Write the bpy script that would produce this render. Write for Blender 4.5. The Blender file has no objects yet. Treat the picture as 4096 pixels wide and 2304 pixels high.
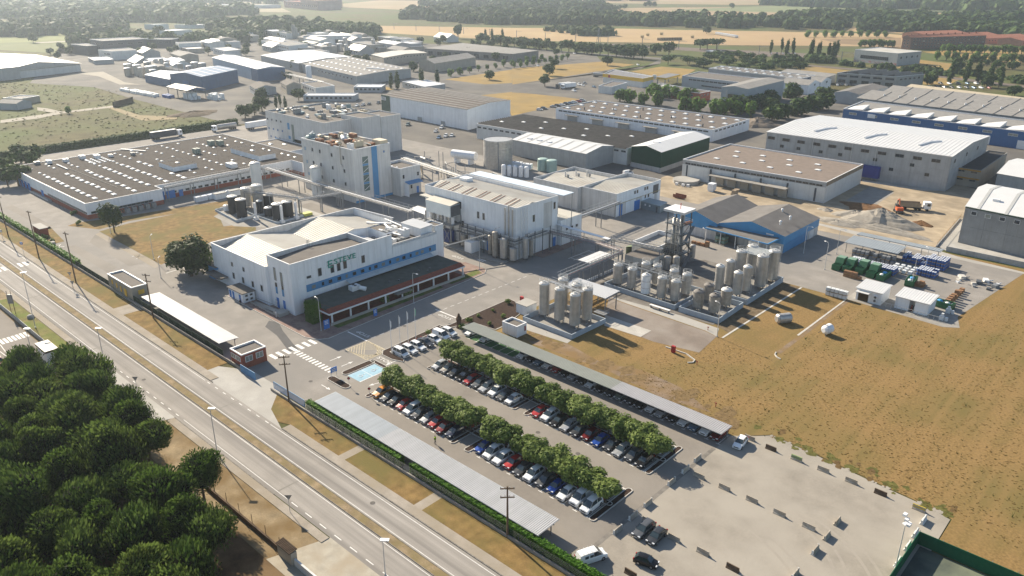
import bpy, math, random
from mathutils import Vector, Matrix
SC = bpy.context.scene
COL = SC.collection
R = math.radians
# ---------------------------------------------------------------- camera, sky, sun, exposure
cd = bpy.data.cameras.new('camera'); cam = bpy.data.objects.new('camera', cd); COL.objects.link(cam)
cd.sensor_width = 36; cd.lens = 27.671; cd.clip_end = 9000; cd.clip_start = 1
cam.location = (0, 0, 82); cam.rotation_euler = (R(67.95), 0, R(42.8)); SC.camera = cam
SUN_AZ, SUN_EL = 170.0, 29.5            # direction to the sun, degrees from +X
w = bpy.data.worlds.new('World'); SC.world = w; w.use_nodes = True
nt = w.node_tree; sky = nt.nodes.new('ShaderNodeTexSky'); sky.sky_type = 'NISHITA'; sky.sun_disc = False
sky.sun_elevation = R(SUN_EL); sky.sun_rotation = R(90 - SUN_AZ); sky.dust_density = 0.6; sky.air_density = 1.0
bg = nt.nodes['Background']; nt.links.new(sky.outputs[0], bg.inputs[0]); bg.inputs[1].default_value = 0.075
sl = bpy.data.lights.new('sun', 'SUN'); sun = bpy.data.objects.new('sun', sl); COL.objects.link(sun)
sl.energy = 5.0; sl.angle = R(0.6); sl.color = (1.0, 0.88, 0.70)
sd = Vector((math.cos(R(SUN_AZ))*math.cos(R(SUN_EL)), math.sin(R(SUN_AZ))*math.cos(R(SUN_EL)), math.sin(R(SUN_EL))))
sun.rotation_euler = sd.to_track_quat('Z', 'Y').to_euler(); sun.location = (0, 0, 200)
vs = SC.view_settings; vs.view_transform = 'Standard'; vs.look = 'None'; vs.gamma = 1; vs.exposure = 1.06; vs.use_curve_mapping = False
SC.cycles.max_bounces = 6; SC.cycles.diffuse_bounces = 3; SC.cycles.volume_bounces = 1; SC.cycles.transparent_max_bounces = 6
rnd = random.Random(7)
# ---------------------------------------------------------------- materials
MATS = {}
def mat(name, col, rough=0.85, var=0.12, scale=0.6, metal=0.0, streak=0.0, bump=0.0, col2=None, c2scale=0.08, c2w=0.5, spec=None, wave=None):
    """procedural surface: base colour broken by world-space noise, patches of a second colour, vertical dirt streaks, fine relief"""
    if name in MATS: return MATS[name]
    m = bpy.data.materials.new(name); m.use_nodes = True; n = m.node_tree.nodes; L = m.node_tree.links
    b = n['Principled BSDF']; b.inputs['Roughness'].default_value = rough; b.inputs['Metallic'].default_value = metal
    b.inputs['Specular IOR Level'].default_value = spec if spec is not None else (.45 if rough < .65 else .1)
    geo = n.new('ShaderNodeNewGeometry')
    def noise(sc, det=5, vec=None):
        t = n.new('ShaderNodeTexNoise'); t.inputs['Scale'].default_value = sc; t.inputs['Detail'].default_value = det
        L.new(vec or geo.outputs['Position'], t.inputs['Vector']); return t.outputs['Fac']
    def ramp(f, a, c):
        r = n.new('ShaderNodeMapRange'); r.inputs[1].default_value = a; r.inputs[2].default_value = c; L.new(f, r.inputs[0]); return r.outputs[0]
    def mix(f, a, c, mode='MIX'):
        x = n.new('ShaderNodeMix'); x.data_type = 'RGBA'; x.blend_type = mode
        if isinstance(f, float): x.inputs[0].default_value = f
        else: L.new(f, x.inputs[0])
        for i, q in ((6, a), (7, c)):
            if isinstance(q, tuple): x.inputs[i].default_value = q + (1,)
            else: L.new(q, x.inputs[i])
        return x.outputs[2]
    c = mix(ramp(noise(scale), .32, .68), tuple(max(0, q*(1-var)) for q in col), tuple(min(1, q*(1+var)) for q in col))
    if var > .05:
        c = mix(ramp(noise(scale*9, 3), .3, .7), c, mix(1.0, c, (1-var*.8,)*3, 'MULTIPLY'))
    if col2: c = mix(ramp(noise(c2scale, 6), c2w-.1, c2w+.12), c, col2)
    if streak:
        mp = n.new('ShaderNodeMapping'); mp.inputs['Scale'].default_value = (1.3, 1.3, .07); L.new(geo.outputs['Position'], mp.inputs[0])
        f = ramp(noise(1.0, 5, mp.outputs[0]), .45, .75)
        g = n.new('ShaderNodeMath'); g.operation = 'MULTIPLY'; g.inputs[1].default_value = streak; L.new(f, g.inputs[0])
        c = mix(g.outputs[0], c, (.16, .15, .13))
    if wave:
        ang, sc, amt, wc = wave                          # streaks along Y (ang < 45) or X
        mp = n.new('ShaderNodeMapping'); mp.inputs['Scale'].default_value = (sc, sc*.02, 1) if ang < 45 else (sc*.02, sc, 1); L.new(geo.outputs['Position'], mp.inputs[0])
        g = n.new('ShaderNodeMath'); g.operation = 'MULTIPLY'; g.inputs[1].default_value = amt; L.new(ramp(noise(1.0, 4, mp.outputs[0]), .38, .64), g.inputs[0])
        c = mix(g.outputs[0], c, wc)
    L.new(c, b.inputs['Base Color'])
    if bump:
        bp = n.new('ShaderNodeBump'); bp.inputs['Strength'].default_value = min(1, bump); bp.inputs['Distance'].default_value = .08
        L.new(noise(scale*6, 4), bp.inputs['Height']); L.new(bp.outputs[0], b.inputs['Normal'])
    MATS[name] = m; return m
def leafmat(name, a, c, rough=.6, trans=.25):
    """leaf surface whose tone varies from clump to clump, with some light passing through"""
    if name in MATS: return MATS[name]
    m = bpy.data.materials.new(name); m.use_nodes = True; n = m.node_tree.nodes; L = m.node_tree.links
    b = n['Principled BSDF']; b.inputs['Roughness'].default_value = rough; b.inputs['Specular IOR Level'].default_value = .06
    geo = n.new('ShaderNodeNewGeometry'); t = n.new('ShaderNodeTexNoise'); t.inputs['Scale'].default_value = .7; t.inputs['Detail'].default_value = 4
    L.new(geo.outputs['Position'], t.inputs['Vector'])
    oi = n.new('ShaderNodeObjectInfo')
    ad = n.new('ShaderNodeMath'); ad.operation = 'MULTIPLY_ADD'; L.new(oi.outputs['Random'], ad.inputs[0]); ad.inputs[1].default_value = .35; ad.inputs[2].default_value = -.17
    sm = n.new('ShaderNodeMath'); sm.operation = 'ADD'; L.new(ad.outputs[0], sm.inputs[0]); L.new(t.outputs['Fac'], sm.inputs[1])
    r = n.new('ShaderNodeMapRange'); r.inputs[1].default_value = .3; r.inputs[2].default_value = .72; L.new(sm.outputs[0], r.inputs[0])
    x = n.new('ShaderNodeMix'); x.data_type = 'RGBA'; L.new(r.outputs[0], x.inputs[0]); x.inputs[6].default_value = a+(1,); x.inputs[7].default_value = c+(1,)
    L.new(x.outputs[2], b.inputs['Base Color'])
    tr = n.new('ShaderNodeBsdfTranslucent'); L.new(x.outputs[2], tr.inputs['Color'])
    ms = n.new('ShaderNodeMixShader'); ms.inputs[0].default_value = trans
    L.new(b.outputs[0], ms.inputs[1]); L.new(tr.outputs[0], ms.inputs[2]); L.new(ms.outputs[0], n['Material Output'].inputs['Surface'])
    MATS[name] = m; return m
# ---------------------------------------------------------------- mesh helpers
class MB:
    """collects polygons; build() links them as one mesh object"""
    def __init__(s): s.v = []; s.f = []; s.m = []
    def poly(s, pts, m=0):
        k = len(s.v); s.v += [tuple(p) for p in pts]; s.f.append(tuple(range(k, k+len(pts)))); s.m.append(m); return s
    def box(s, x0, y0, z0, x1, y1, z1, m=0, top=None):
        k = len(s.v); s.v += [(x0,y0,z0),(x1,y0,z0),(x1,y1,z0),(x0,y1,z0),(x0,y0,z1),(x1,y0,z1),(x1,y1,z1),(x0,y1,z1)]
        s.f += [(k,k+3,k+2,k+1),(k+4,k+5,k+6,k+7),(k,k+1,k+5,k+4),(k+1,k+2,k+6,k+5),(k+2,k+3,k+7,k+6),(k+3,k,k+4,k+7)]
        s.m += [m, m if top is None else top, m, m, m, m]; return s
    def prism(s, pts, z0, z1, m=0, top=None, bottom=False):
        n = len(pts); k = len(s.v); s.v += [(p[0],p[1],z0) for p in pts]+[(p[0],p[1],z1) for p in pts]
        for i in range(n): j = (i+1) % n; s.f.append((k+i,k+j,k+n+j,k+n+i)); s.m.append(m)
        s.f.append(tuple(range(k+n, k+2*n))); s.m.append(m if top is None else top)
        if bottom: s.f.append(tuple(range(k+n-1, k-1, -1))); s.m.append(m)
        return s
    def frust(s, cx, cy, z0, z1, r0, r1, n=12, m=0, cap=True, top=None):
        k = len(s.v)
        for z, r in ((z0,r0),(z1,r1)): s.v += [(cx+r*math.cos(6.2832*i/n), cy+r*math.sin(6.2832*i/n), z) for i in range(n)]
        for i in range(n): j = (i+1) % n; s.f.append((k+i,k+j,k+n+j,k+n+i)); s.m.append(m)
        if cap:
            s.f.append(tuple(range(k+n,k+2*n))); s.m.append(m if top is None else top)
            s.f.append(tuple(range(k+n-1,k-1,-1))); s.m.append(m)
        return s
    def cyl(s, cx, cy, z0, z1, r, n=12, m=0, top=None): return s.frust(cx, cy, z0, z1, r, r, n, m, True, top)
    def dome(s, cx, cy, z0, r, h, n=12, m=0, k=3):
        pz, pr = z0, r
        for i in range(1, k+1):
            a = math.pi/2*i/k; z = z0+h*math.sin(a); q = max(.02, r*math.cos(a)); s.frust(cx, cy, pz, z, pr, q, n, m, i == k); pz, pr = z, q
        return s
    def tube(s, p, q, r, n=5, m=0, r2=None, cap=True):
        p = Vector(p); q = Vector(q); d = (q-p); 
        if d.length < 1e-6: return s
        d.normalize(); a = d.orthogonal().normalized(); b = d.cross(a); k = len(s.v); r2 = r if r2 is None else r2
        for c, rr in ((p,r),(q,r2)):
            for i in range(n): t = 6.2832*i/n; s.v.append(tuple(c+a*(rr*math.cos(t))+b*(rr*math.sin(t))))
        for i in range(n): j = (i+1) % n; s.f.append((k+i,k+j,k+n+j,k+n+i)); s.m.append(m)
        if cap: s.f.append(tuple(range(k+n,k+2*n))); s.m.append(m); s.f.append(tuple(range(k+n-1,k-1,-1))); s.m.append(m)
        return s
    def path(s, pts, r, n=5, m=0):
        for a, b in zip(pts, pts[1:]): s.tube(a, b, r, n, m)
        return s
    def obox(s, c, ang, L, W, z0, z1, m=0, top=None):
        ca, sa = math.cos(ang), math.sin(ang)
        pts = [(c[0]+ca*x-sa*y, c[1]+sa*x+ca*y) for x, y in ((-L/2,-W/2),(L/2,-W/2),(L/2,W/2),(-L/2,W/2))]
        return s.prism(pts, z0, z1, m, top, True)
    def ring(s, cx, cy, z, r, t=.03, n=16, m=0):
        pts = [(cx+r*math.cos(6.2832*i/n), cy+r*math.sin(6.2832*i/n), z) for i in range(n+1)]
        return s.path(pts, t, 4, m)
    def mesh(s, name, mats, off=(0,0,0), smooth=False):
        me = bpy.data.meshes.new(name); o = off
        me.from_pydata([(x-o[0],y-o[1],z-o[2]) for x,y,z in s.v], [], s.f)
        for q in (mats if isinstance(mats, (list, tuple)) else [mats]): me.materials.append(q)
        if any(s.m): me.polygons.foreach_set('material_index', s.m)
        if smooth: me.polygons.foreach_set('use_smooth', [True]*len(s.f))
        me.update(); return me
def link(name, me, parent=None, loc=(0,0,0), rot=0, scale=None):
    o = bpy.data.objects.new(name, me); COL.objects.link(o); o.location = loc
    o.rotation_euler = rot if isinstance(rot, tuple) else (0,0,rot)
    if scale: o.scale = scale
    if parent: o.parent = parent
    return o
def wloc(o):
    x = Vector((0,0,0))
    while o: x = x+Vector(o.location); o = o.parent
    return x
def part(name, mb, mats, parent, smooth=False, label=None, kind=None):
    """mb is in world coordinates; parent chain must be unrotated"""
    o = link(name, mb.mesh(name, mats, wloc(parent) if parent else (0,0,0), smooth), parent)
    if label: o['label'] = label
    if kind: o['kind'] = kind
    return o
def tag(o, label, cat, group=None):
    o['label'] = label; o['category'] = cat
    if group: o['group'] = group
    return o
def thing(name, label, cat, loc=(0,0,0), rot=0, group=None):
    o = bpy.data.objects.new(name, None); COL.objects.link(o); o.location = loc if len(loc) == 3 else (loc[0],loc[1],0); o.rotation_euler = (0,0,rot)
    o.empty_display_size = .5
    return tag(o, label, cat, group)
def struct(name, mb, mats):
    o = link(name, mb.mesh(name, mats)); o['kind'] = 'structure'; return o
def solo(name, label, cat, mb, mats, group=None, smooth=False, at=None):
    """a thing that is a single mesh; origin at its base"""
    v = mb.v; a = at or (sum(p[0] for p in v)/len(v), sum(p[1] for p in v)/len(v), min(p[2] for p in v))
    return tag(link(name, mb.mesh(name, mats, a, smooth), None, a), label, cat, group)
def sheet(pts, z): return MB().poly([(p[0],p[1],z) for p in pts])
def rect(x0, y0, x1, y1): return [(x0,y0),(x1,y0),(x1,y1),(x0,y1)]
def lerp(a, b, t): return (a[0]+(b[0]-a[0])*t, a[1]+(b[1]-a[1])*t)
ORD = 'first second third fourth fifth sixth seventh eighth ninth tenth eleventh twelfth thirteenth fourteenth fifteenth sixteenth seventeenth eighteenth nineteenth twentieth'.split()
def nth(i):
    if i < 20: return ORD[i]
    n = i+1; tens = 'twenty thirty forty fifty sixty seventy eighty ninety'.split()[n//10-2 if n < 100 else 7]
    return (tens[:-1]+'ieth') if n % 10 == 0 else tens+'-'+ORD[n % 10-1]
MC = {}
def cached(key, fn):
    if key not in MC: MC[key] = fn()
    return MC[key]
# ---------------------------------------------------------------- shared surfaces
asphalt = mat('asphalt_worn', (.27,.25,.226), .9, .12, .25, col2=(.22,.207,.19), c2scale=.06, c2w=.52, bump=.15)
asphalt2 = mat('asphalt_lot', (.22,.2,.176), .9, .10, .15, col2=(.255,.233,.205), c2scale=.05, c2w=.5, bump=.15)
roadmat = mat('road_surface', (.30,.278,.25), .9, .06, .2, col2=(.335,.313,.285), c2scale=.05, bump=.1, wave=(90,.7,.75,(.175,.163,.15)))
concrete = mat('concrete', (.29,.275,.25), .85, .14, .3, streak=.15, bump=.2)
conclight = mat('concrete_light', (.40,.385,.355), .85, .1, .3, col2=(.33,.315,.285), bump=.15)
concgrey = mat('concrete_panels', (.40,.40,.395), .85, .1, .3, streak=.3)
drygrass = mat('dry_grass', (.22,.145,.057), .95, .3, .5, col2=(.145,.12,.042), c2scale=.12, c2w=.52, bump=.6)
soil = mat('brown_soil', (.05,.032,.025), .95, .3, 2, bump=.6)
gravelm = mat('gravel_lot', (.285,.258,.218), .9, .12, .3, col2=(.33,.302,.258), c2scale=.07, c2w=.5, bump=.3)
dirtm = mat('sandy_dirt', (.38,.31,.22), .9, .18, .3, col2=(.25,.205,.145), c2scale=.09, c2w=.55, bump=.4)
paint_w = mat('white_marking', (.72,.71,.68), .7, .12, 1.5)
paint_y = mat('cream_marking', (.6,.52,.36), .7, .12, 1.5)
kerbm = mat('kerb_stone', (.5,.48,.44), .85, .12, 1)
wallwhite = mat('white_cladding', (.76,.78,.80), .55, .04, .3, streak=.16)
walloff = mat('offwhite_concrete', (.62,.61,.59), .8, .06, .3, streak=.28)
steel = mat('galvanised_steel', (.24,.25,.26), .5, .1, 1, .3)
steeldark = mat('dark_steel', (.1,.11,.12), .55, .15, 1, .2)
stainless = mat('stainless_steel', (.46,.445,.42), .42, .12, 1.1, .45, streak=.3)
bluep = mat('blue_cladding', (.06,.235,.46), .5, .06, .4)
bluedoor = mat('blue_door_paint', (.03,.17,.5), .5, .06, .6)
roofdark = mat('bitumen_gravel_roof', (.066,.057,.051), .95, .16, .6, bump=.3)
rooffelt = mat('grey_roof_felt', (.16,.145,.13), .9, .1, .4)
roofwhite = mat('white_sheet_roof', (.58,.58,.57), .5, .03, .2)
roofcream = mat('weathered_sheet_roof', (.46,.435,.375), .6, .06, .25, col2=(.37,.335,.28), c2scale=.12, c2w=.58)
roofgrey = mat('fibre_cement_roof', (.25,.24,.225), .85, .12, .4, streak=0)
brickred = mat('red_brick', (.30,.095,.06), .85, .15, 2)
glassm = mat('dark_window_glass', (.025,.03,.035), .12, .1, .5, spec=.7)
glassb = mat('blind_window_glass', (.24,.25,.22), .25, .15, .5, spec=.6)
framem = mat('window_frame_grey', (.28,.29,.3), .5, .05, 1)
framew = mat('window_frame_white', (.7,.7,.7), .5, .05, 1)
rubber = mat('tyre_rubber', (.02,.02,.02), .8, .1, 3)
wood = mat('pole_timber', (.13,.09,.06), .85, .2, 1.5)
woodl = mat('pallet_timber', (.42,.28,.14), .85, .2, 2)
galv = mat('lamp_grey', (.5,.5,.49), .5, .05, 1, .2)
redp = mat('red_paint', (.4,.02,.02), .5, .08, 1)
greenp = mat('green_container_paint', (.02,.12,.05), .55, .12, 1)
yellowp = mat('yellow_paint', (.7,.42,.03), .5, .06, 1)
# ================================================================ ground, roads, fields
meadow = mat('meadow_grass', (0.106,0.093,0.039), .95, .3, .12, col2=(0.078,0.098,0.027), c2scale=.015, c2w=.5, bump=.5)
struct('ground', sheet([(-5200,-400),(500,-400),(500,5000),(-5200,5000)], -.06), meadow)
wheat = mat('stubble_field', (0.390,0.281,0.148), .95, .08, .02, col2=(0.328,0.226,0.125), c2scale=.004, c2w=.5)
wheat2 = mat('pale_field', (0.312,0.226,0.133), .95, .1, .02, col2=(0.250,0.195,0.109), c2scale=.005)
greenf = mat('green_field', (0.172,0.187,0.094), .95, .1, .02, wave=(20,.04,.45,(.15,.19,.07)))
orchard = mat('orchard_field', (0.156,0.164,0.070), .95, .12, .03, wave=(35,.12,.6,(.12,.15,.06)))
goldgrass = mat('gold_grass', (0.312,0.211,0.070), .95, .2, .12, col2=(0.242,0.172,0.070), c2scale=.06, bump=.4)
oldfield = mat('dry_field_grass', (.235,.155,.062), .95, .3, 2.2, col2=(.15,.118,.042), c2scale=.05, c2w=.54, bump=0, wave=(0,.5,.4,(.27,.172,.074)))
estate = mat('estate_asphalt', (.125,.118,.109), .9, .14, .06, col2=(.17,.155,.132), c2scale=.03, c2w=.55)
def gsheet(name, pts, z, m): return struct(name, sheet(pts, z), m)
gsheet('wheat_field', [(-1127,751),(-1000,830),(-848,916),(-732,1009),(-612,1063),(-532,1111),(-458,1141),(-390,1178),(-300,1150),(-290,1000),(-389,932),(-480,860),(-542,845),(-640,780),(-752,740),(-900,720)], .0, wheat)
gsheet('pale_field', [(-1130,1245),(-860,1275),(-700,1420),(-560,1870),(-760,2000),(-1090,1600)], .0, wheat2)
gsheet('pale_field', [(-1700,1150),(-1300,1180),(-1500,1610),(-1900,1500)], .0, wheat2)
gsheet('pale_field', [(-1400,1720),(-1000,1900),(-700,2300),(-1000,2900),(-2200,2200)], .0, wheat2)
gsheet('pale_field', [(-2350,560),(-1700,800),(-1500,950),(-2000,1200),(-2900,900)], .0, mat('hazy_field', (0.281,0.242,0.156), .95, .1, .02))
gsheet('green_field', [(-980,1560),(-720,1640),(-640,1900),(-900,1960)], .02, greenf)
gsheet('tan_field', [(-640,1420),(-480,1500),(-330,1560),(-330,1900),(-560,1830)], .0, wheat2)
gsheet('tan_field', [(-450,1185),(-200,1230),(-200,1330),(-480,1290)], .0, wheat)
gsheet('orchard_field', [(-1250,200),(-900,318),(-1075,400),(-1125,306),(-1600,150)], .0, orchard)
gsheet('green_field', [(-1500,330),(-1125,306),(-1077,398),(-1200,440),(-1450,500)], .0, mat('lime_field', (0.187,0.203,0.078), .95, .1, .03))
gsheet('estate_ground', [(-1000,330),(-700,205),(-640,230),(-560,225),(-420,222),(-420,262),(-60,262),(-20,420),(-20,640),(-140,640),(-300,520),(-440,600),(-520,690),(-780,640),(-930,560)], .0, estate)
gsheet('dry_verge', [(-491,530),(-467,630),(-429,631),(-420,561),(-420,454)], .03, goldgrass)
gsheet('dry_verge', [(-480,439),(-486,525),(-426,460),(-436,440)], .03, goldgrass)
gsheet('gold_meadow', [(-391.7,423.0),(-369.7,430.2),(-334.9,431.2),(-329.8,398.7),(-325.7,351.7)], .03, goldgrass)
gsheet('gold_meadow', [(-398.6,397.0),(-393.4,424.8),(-324.5,350.4),(-370.3,392.4)], .03, goldgrass)
gsheet('dry_verge', [(-401,584),(-402,634),(-367.1,635.0),(-344.1,572.8),(-359.4,567.3)], .03, goldgrass)
gsheet('dry_lawn', [(-483,359),(-483,381),(-465,376),(-469,354)], .03, goldgrass)
gsheet('dry_lawn', [(-319.4,732.3),(-257.1,717.1),(-210.2,723.1),(-187.5,661.7),(-264.1,691.5),(-298.0,689.0)], .03, goldgrass)
gsheet('dry_lawn', [(-297.7,763.7),(-242.1,771.3),(-249.7,855.8),(-215.7,839.6),(-200.3,769.6),(-224.0,767.5)], .03, goldgrass)
gsheet('dry_lawn', [(-205.1,718.9),(-178.0,744.0),(-173.7,674.6),(-188.8,668.2)], .03, goldgrass)
gsheet('dry_lawn', [(-273.6,942.8),(-204.3,1069.9),(-166.1,885.6),(-215.5,887.5)], .03, goldgrass)
gsheet('vacant_field', [(-421,1027),(-353.5,1120.8),(-301.8,963.3),(-376.2,980.3)], .03, mat('vacant_ground', (0.234,0.164,0.094), .95, .15, .03))
gsheet('distributor_road', [(-418,452),(-423,564),(-407,609),(-436,683),(-480,681),(-536,671),(-612,660),(-636,687),(-535,686),(-445,700),(-416,654),(-410,575),(-411,478),(-400,432)], .05, estate)
gsheet('distributor_road', [(-400,432),(-388.0,447.0),(-329.6,442.1),(-320.0,454.1),(-312.9,476.3),(-300.2,463.3),(-288.6,428.8),(-324.3,435.0),(-393.4,424.8)], .055, estate)
gsheet('dirt_track', [(-535,198),(-536,202),(-492,200),(-472,213),(-463,209),(-472,193),(-503,195)], .02, mat('pale_track', (0.281,0.226,0.133), .95, .15, .2))
gsheet('farm_lane', [(-535,137),(-541,172),(-542,204),(-534,201),(-533,170),(-525,154),(-525,134)], .03, mat('pale_lane', (0.351,0.320,0.265), .95, .1, .2))
gsheet('farm_lane', [(-570,168),(-561,171),(-537,173),(-537,168),(-557,164)], .035, MATS['pale_lane'])
gsheet('farm_lane', [(-1100,338),(-1083,399),(-1074,396),(-1084,334)], .03, MATS['pale_lane'])
gsheet('works_yard_track', [(-737,254),(-735,274),(-650,257),(-629,260),(-641,249),(-703,258)], .03, MATS['pale_lane'])
gsheet('railway_bed', [(-600,776),(-340,784),(-317,836),(-330,846),(-600,790)], .04, mat('track_ballast', (.16,.13,.11), .95, .2, .4))
gsheet('railway_bed', [(-323.7,739.6),(-273.4,737.1),(-215.8,740.9),(-130.6,714.5),(-127.4,699.0),(-211.3,726.6),(-269.0,725.8),(-318.3,727.8)], .04, MATS['track_ballast'])
# hills far off on the field side
hb = MB(); HN = 26
def hz(i, j):
    u, v = i/(HN-1), j/(HN-1); e = math.sin(min(1, u*1.25)*math.pi*.5)
    return -.5+72*e*math.sin(min(1.0, v*1.5)*math.pi*.5)*(.8+.2*math.sin(u*9+v*5))
hp = [[(-620+i*42+j*8-(HN-i)*6, 1850+j*80-i*6, hz(i, j)) for i in range(HN)] for j in range(HN)]
for j in range(HN-1):
    for i in range(HN-1): hb.poly([hp[j][i], hp[j][i+1], hp[j+1][i+1], hp[j+1][i]])
struct('hill', hb, mat('hill_scrub', (.10,.12,.055), .95, .3, .02))
# ---- factory site
gsheet('factory_yard', [(-418,73),(-124,73),(-124,262),(-415,262)], .01, asphalt)
gsheet('dry_field', [(-126,121.8),(-56.3,121.8),(-50.8,127.6),(-40,126.8),(-30,125.6),(-21.7,124.8),(-18.3,123.9),(-18.3,114.2),(140,114.2),(140,430),(-20,430),(-20,262),(-124,262)], .006, oldfield)
gsheet('bare_field_patch', [(-113.7,127.3),(-104.1,131.8),(-92.4,129.4),(-84.0,132.7),(-73.3,131.7),(-63.5,127.0),(-74.1,125.3),(-88.0,127.1),(-98.9,126.8),(-110.3,126.0)], .012, mat('bare_ground', (0.234,0.176,0.125), .95, .25, .5, col2=(0.203,0.133,0.062), c2scale=.2, bump=.5))
gsheet('parking_lot', [(-126,73),(-56.4,73),(-56.4,122.2),(-126,122.2)], .014, asphalt2)
gsheet('gravel_lot', [(-56.4,73),(-18,73),(-18.5,123.6),(-21.7,124.6),(-30.6,125.3),(-40.5,126.5),(-50.6,127.5),(-53,125),(-56.4,122)], .012, gravelm)
gsheet('pavement_joint', [(-57,79),(-56.2,79),(-56.2,116),(-57,116)], .02, mat('joint_patch', (.2,.185,.165), .95, .2, 1))
# ---- main road: two carriageways and a median
def road(name, x0, x1, y0, y1, z, m): return gsheet(name, rect(x0, y0, x1, y1), z, m)
road('dirt_verge', -330, 60, 44, 51.7, .0, mat('verge_dirt', (0.281,0.218,0.133), .95, .25, .35, col2=(0.172,0.117,0.055), c2scale=.15, c2w=.52, bump=.5))
road('road', -700, 60, 53.4, 58.75, .012, roadmat); road('road', -700, 60, 60.3, 65.4, .012, roadmat)
b = MB().box(-700, 58.75, -.05, 60, 60.3, .1); struct('median_strip', b, mat('median_dirt', (0.265,0.203,0.125), .95, .3, .5, col2=(0.195,0.156,0.078), c2scale=.3, bump=.5))
b = MB(); b.box(-700, 58.68, -.05, 60, 58.8, .14); b.box(-700, 60.25, -.05, 60, 60.37, .14); struct('median_kerb', b, mat('old_kerb', (0.211,0.195,0.172), .9, .3, 1.5))
b = MB(); b.box(-700, 65.4, -.05, -148, 65.6, .13); b.box(-121, 65.4, -.05, 60, 65.6, .13); b.box(-700, 53.2, -.05, -172, 53.4, .13); b.box(-140, 53.2, -.05, -104, 53.4, .13); struct('kerb', b, MATS['old_kerb'])
pavem = mat('concrete_pavement', (0.328,0.292,0.246), .9, .14, .4, col2=(0.273,0.234,0.179), c2scale=.12, bump=.3)
b = MB(); b.box(-700, 65.6, -.05, -149, 67.4, .11); b.box(-121, 65.6, -.05, 60, 67.4, .11); struct('pavement', b, pavem)
b = MB(); b.box(-330, 51.7, -.05, -172, 53.2, .11); b.box(-140, 51.7, -.05, -88, 53.2, .11); struct('pavement', b, pavem)
gsheet('gate_apron', [(-172,53.4),(-140,53.4),(-142,47),(-162,46.5),(-166,50)], .016, conclight)
gsheet('lay_by', [(-91,44),(-60,44),(-60,53.4),(-88,53.4)], .016, mat('cracked_concrete', (0.390,0.359,0.296), .9, .14, .5, col2=(0.328,0.281,0.211), c2scale=.2, bump=.3))
gsheet('grass_strip', [(-420,67.4),(-204,67.4),(-204,72.2),(-420,72.2)], .02, drygrass)
gsheet('grass_strip', [(-198,67.4),(-154,67.4),(-154,72.2),(-198,72.2)], .02, drygrass)
gsheet('grass_strip', [(-133.5,72.2),(-129,67.8),(-124,66.2),(-121,67.4),(-105.5,67.4),(-105.5,72.2)], .02, drygrass)
gsheet('grass_strip', [(-103.6,67.4),(-84.6,67.4),(-84.6,72.2),(-103.6,72.2)], .02, drygrass)
gsheet('grass_strip', [(-82.6,67.4),(60,67.4),(60,72.2),(-82.6,72.2)], .02, drygrass)
gsheet('concrete_crossing', rect(-204,67.4,-198,72.2), .02, pavem); gsheet('concrete_crossing', rect(-105.5,67.4,-103.6,72.2), .02, pavem); gsheet('concrete_crossing', rect(-84.6,67.4,-82.6,72.2), .02, pavem)
gsheet('gate_entry', [(-154,65.4),(-121,65.4),(-124,66.4),(-129,68),(-133.5,72.2),(-133.5,74),(-147,74),(-154,70)], .022, conclight)
gsheet('grove_floor', [(-140,-120),(60,-120),(60,44),(-140,44)], -.03, mat('pine_litter', (0.125,0.074,0.039), .95, .3, .4, col2=(0.172,0.117,0.062), c2scale=.1, bump=.5))
gsheet('grove_floor', [(-330,-120),(-140,-120),(-140,44),(-330,44)], -.02, MATS['pine_litter'])
gsheet('customer_lot', [(-330,0),(-178,0),(-178,44),(-196,47),(-330,47)], .012, asphalt2)
gsheet('weedy_verge', [(-232,48),(-184,48),(-172,51.6),(-232,51.6)], .01, mat('weeds', (0.187,0.164,0.062), .95, .3, .5, col2=(0.125,0.156,0.031), c2scale=.2, bump=.6))
# lane lines
mk = MB()
def line(x0, y0, x1, y1, z=.024, m=0): mk.poly([(x0,y0,z),(x1,y0,z),(x1,y1,z),(x0,y1,z)], m)
line(-700, 58.27, 60, 58.37); line(-700, 60.67, 60, 60.77); line(-700, 64.77, -150, 64.87); line(-124, 64.77, 60, 64.87)
line(-700, 54.13, -172, 54.23); line(-138, 54.13, -101, 54.23); line(-60, 54.1, 60, 54.25)
for k in range(10): line(-171+k*3.3, 54.1, -169.8+k*3.3, 54.25); line(-100+k*4, 54.1, -98.2+k*4, 54.25)
for k in range(8): line(-149+k*3.3, 64.75, -147.8+k*3.3, 64.9)
for k in range(7): line(-260, 54.4+k*1.45, -256, 55.2+k*1.45) if not 57.9 < 54.4+k*1.45 < 60.4 else None
struct('road_marking', mk, paint_w)
# ---- inner pavements, lawns and beds
gsheet('lawn', [(-274.2,91.2),(-227.2,90.8),(-231.6,103.2),(-236.4,111.4),(-236.4,127.7),(-244.6,132.5),(-248.6,122.5),(-265.7,129.4),(-274.3,135.6),(-276.1,101.7)], .03, drygrass)
gsheet('lawn', [(-288.6,86.3),(-276.5,92.1),(-278.8,103.2),(-269.0,146.2),(-276.2,151.1),(-285.5,106.0),(-289.2,92.7),(-290.5,89.9)], .025, drygrass)
gsheet('lawn', [(-281.2,73.3),(-291.6,79.7),(-292.5,81.9),(-271.7,79.3),(-271.4,74.2)], .03, drygrass)
gsheet('resurfaced_strip', [(-266.2,77.7),(-264.9,80.2),(-234.7,81.0),(-231.6,77.1)], .03, asphalt2)
gsheet('resurfaced_strip', [(-264.7,84.4),(-271.8,89.0),(-232.8,88.0),(-232.9,83.7)], .03, asphalt2)
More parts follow.
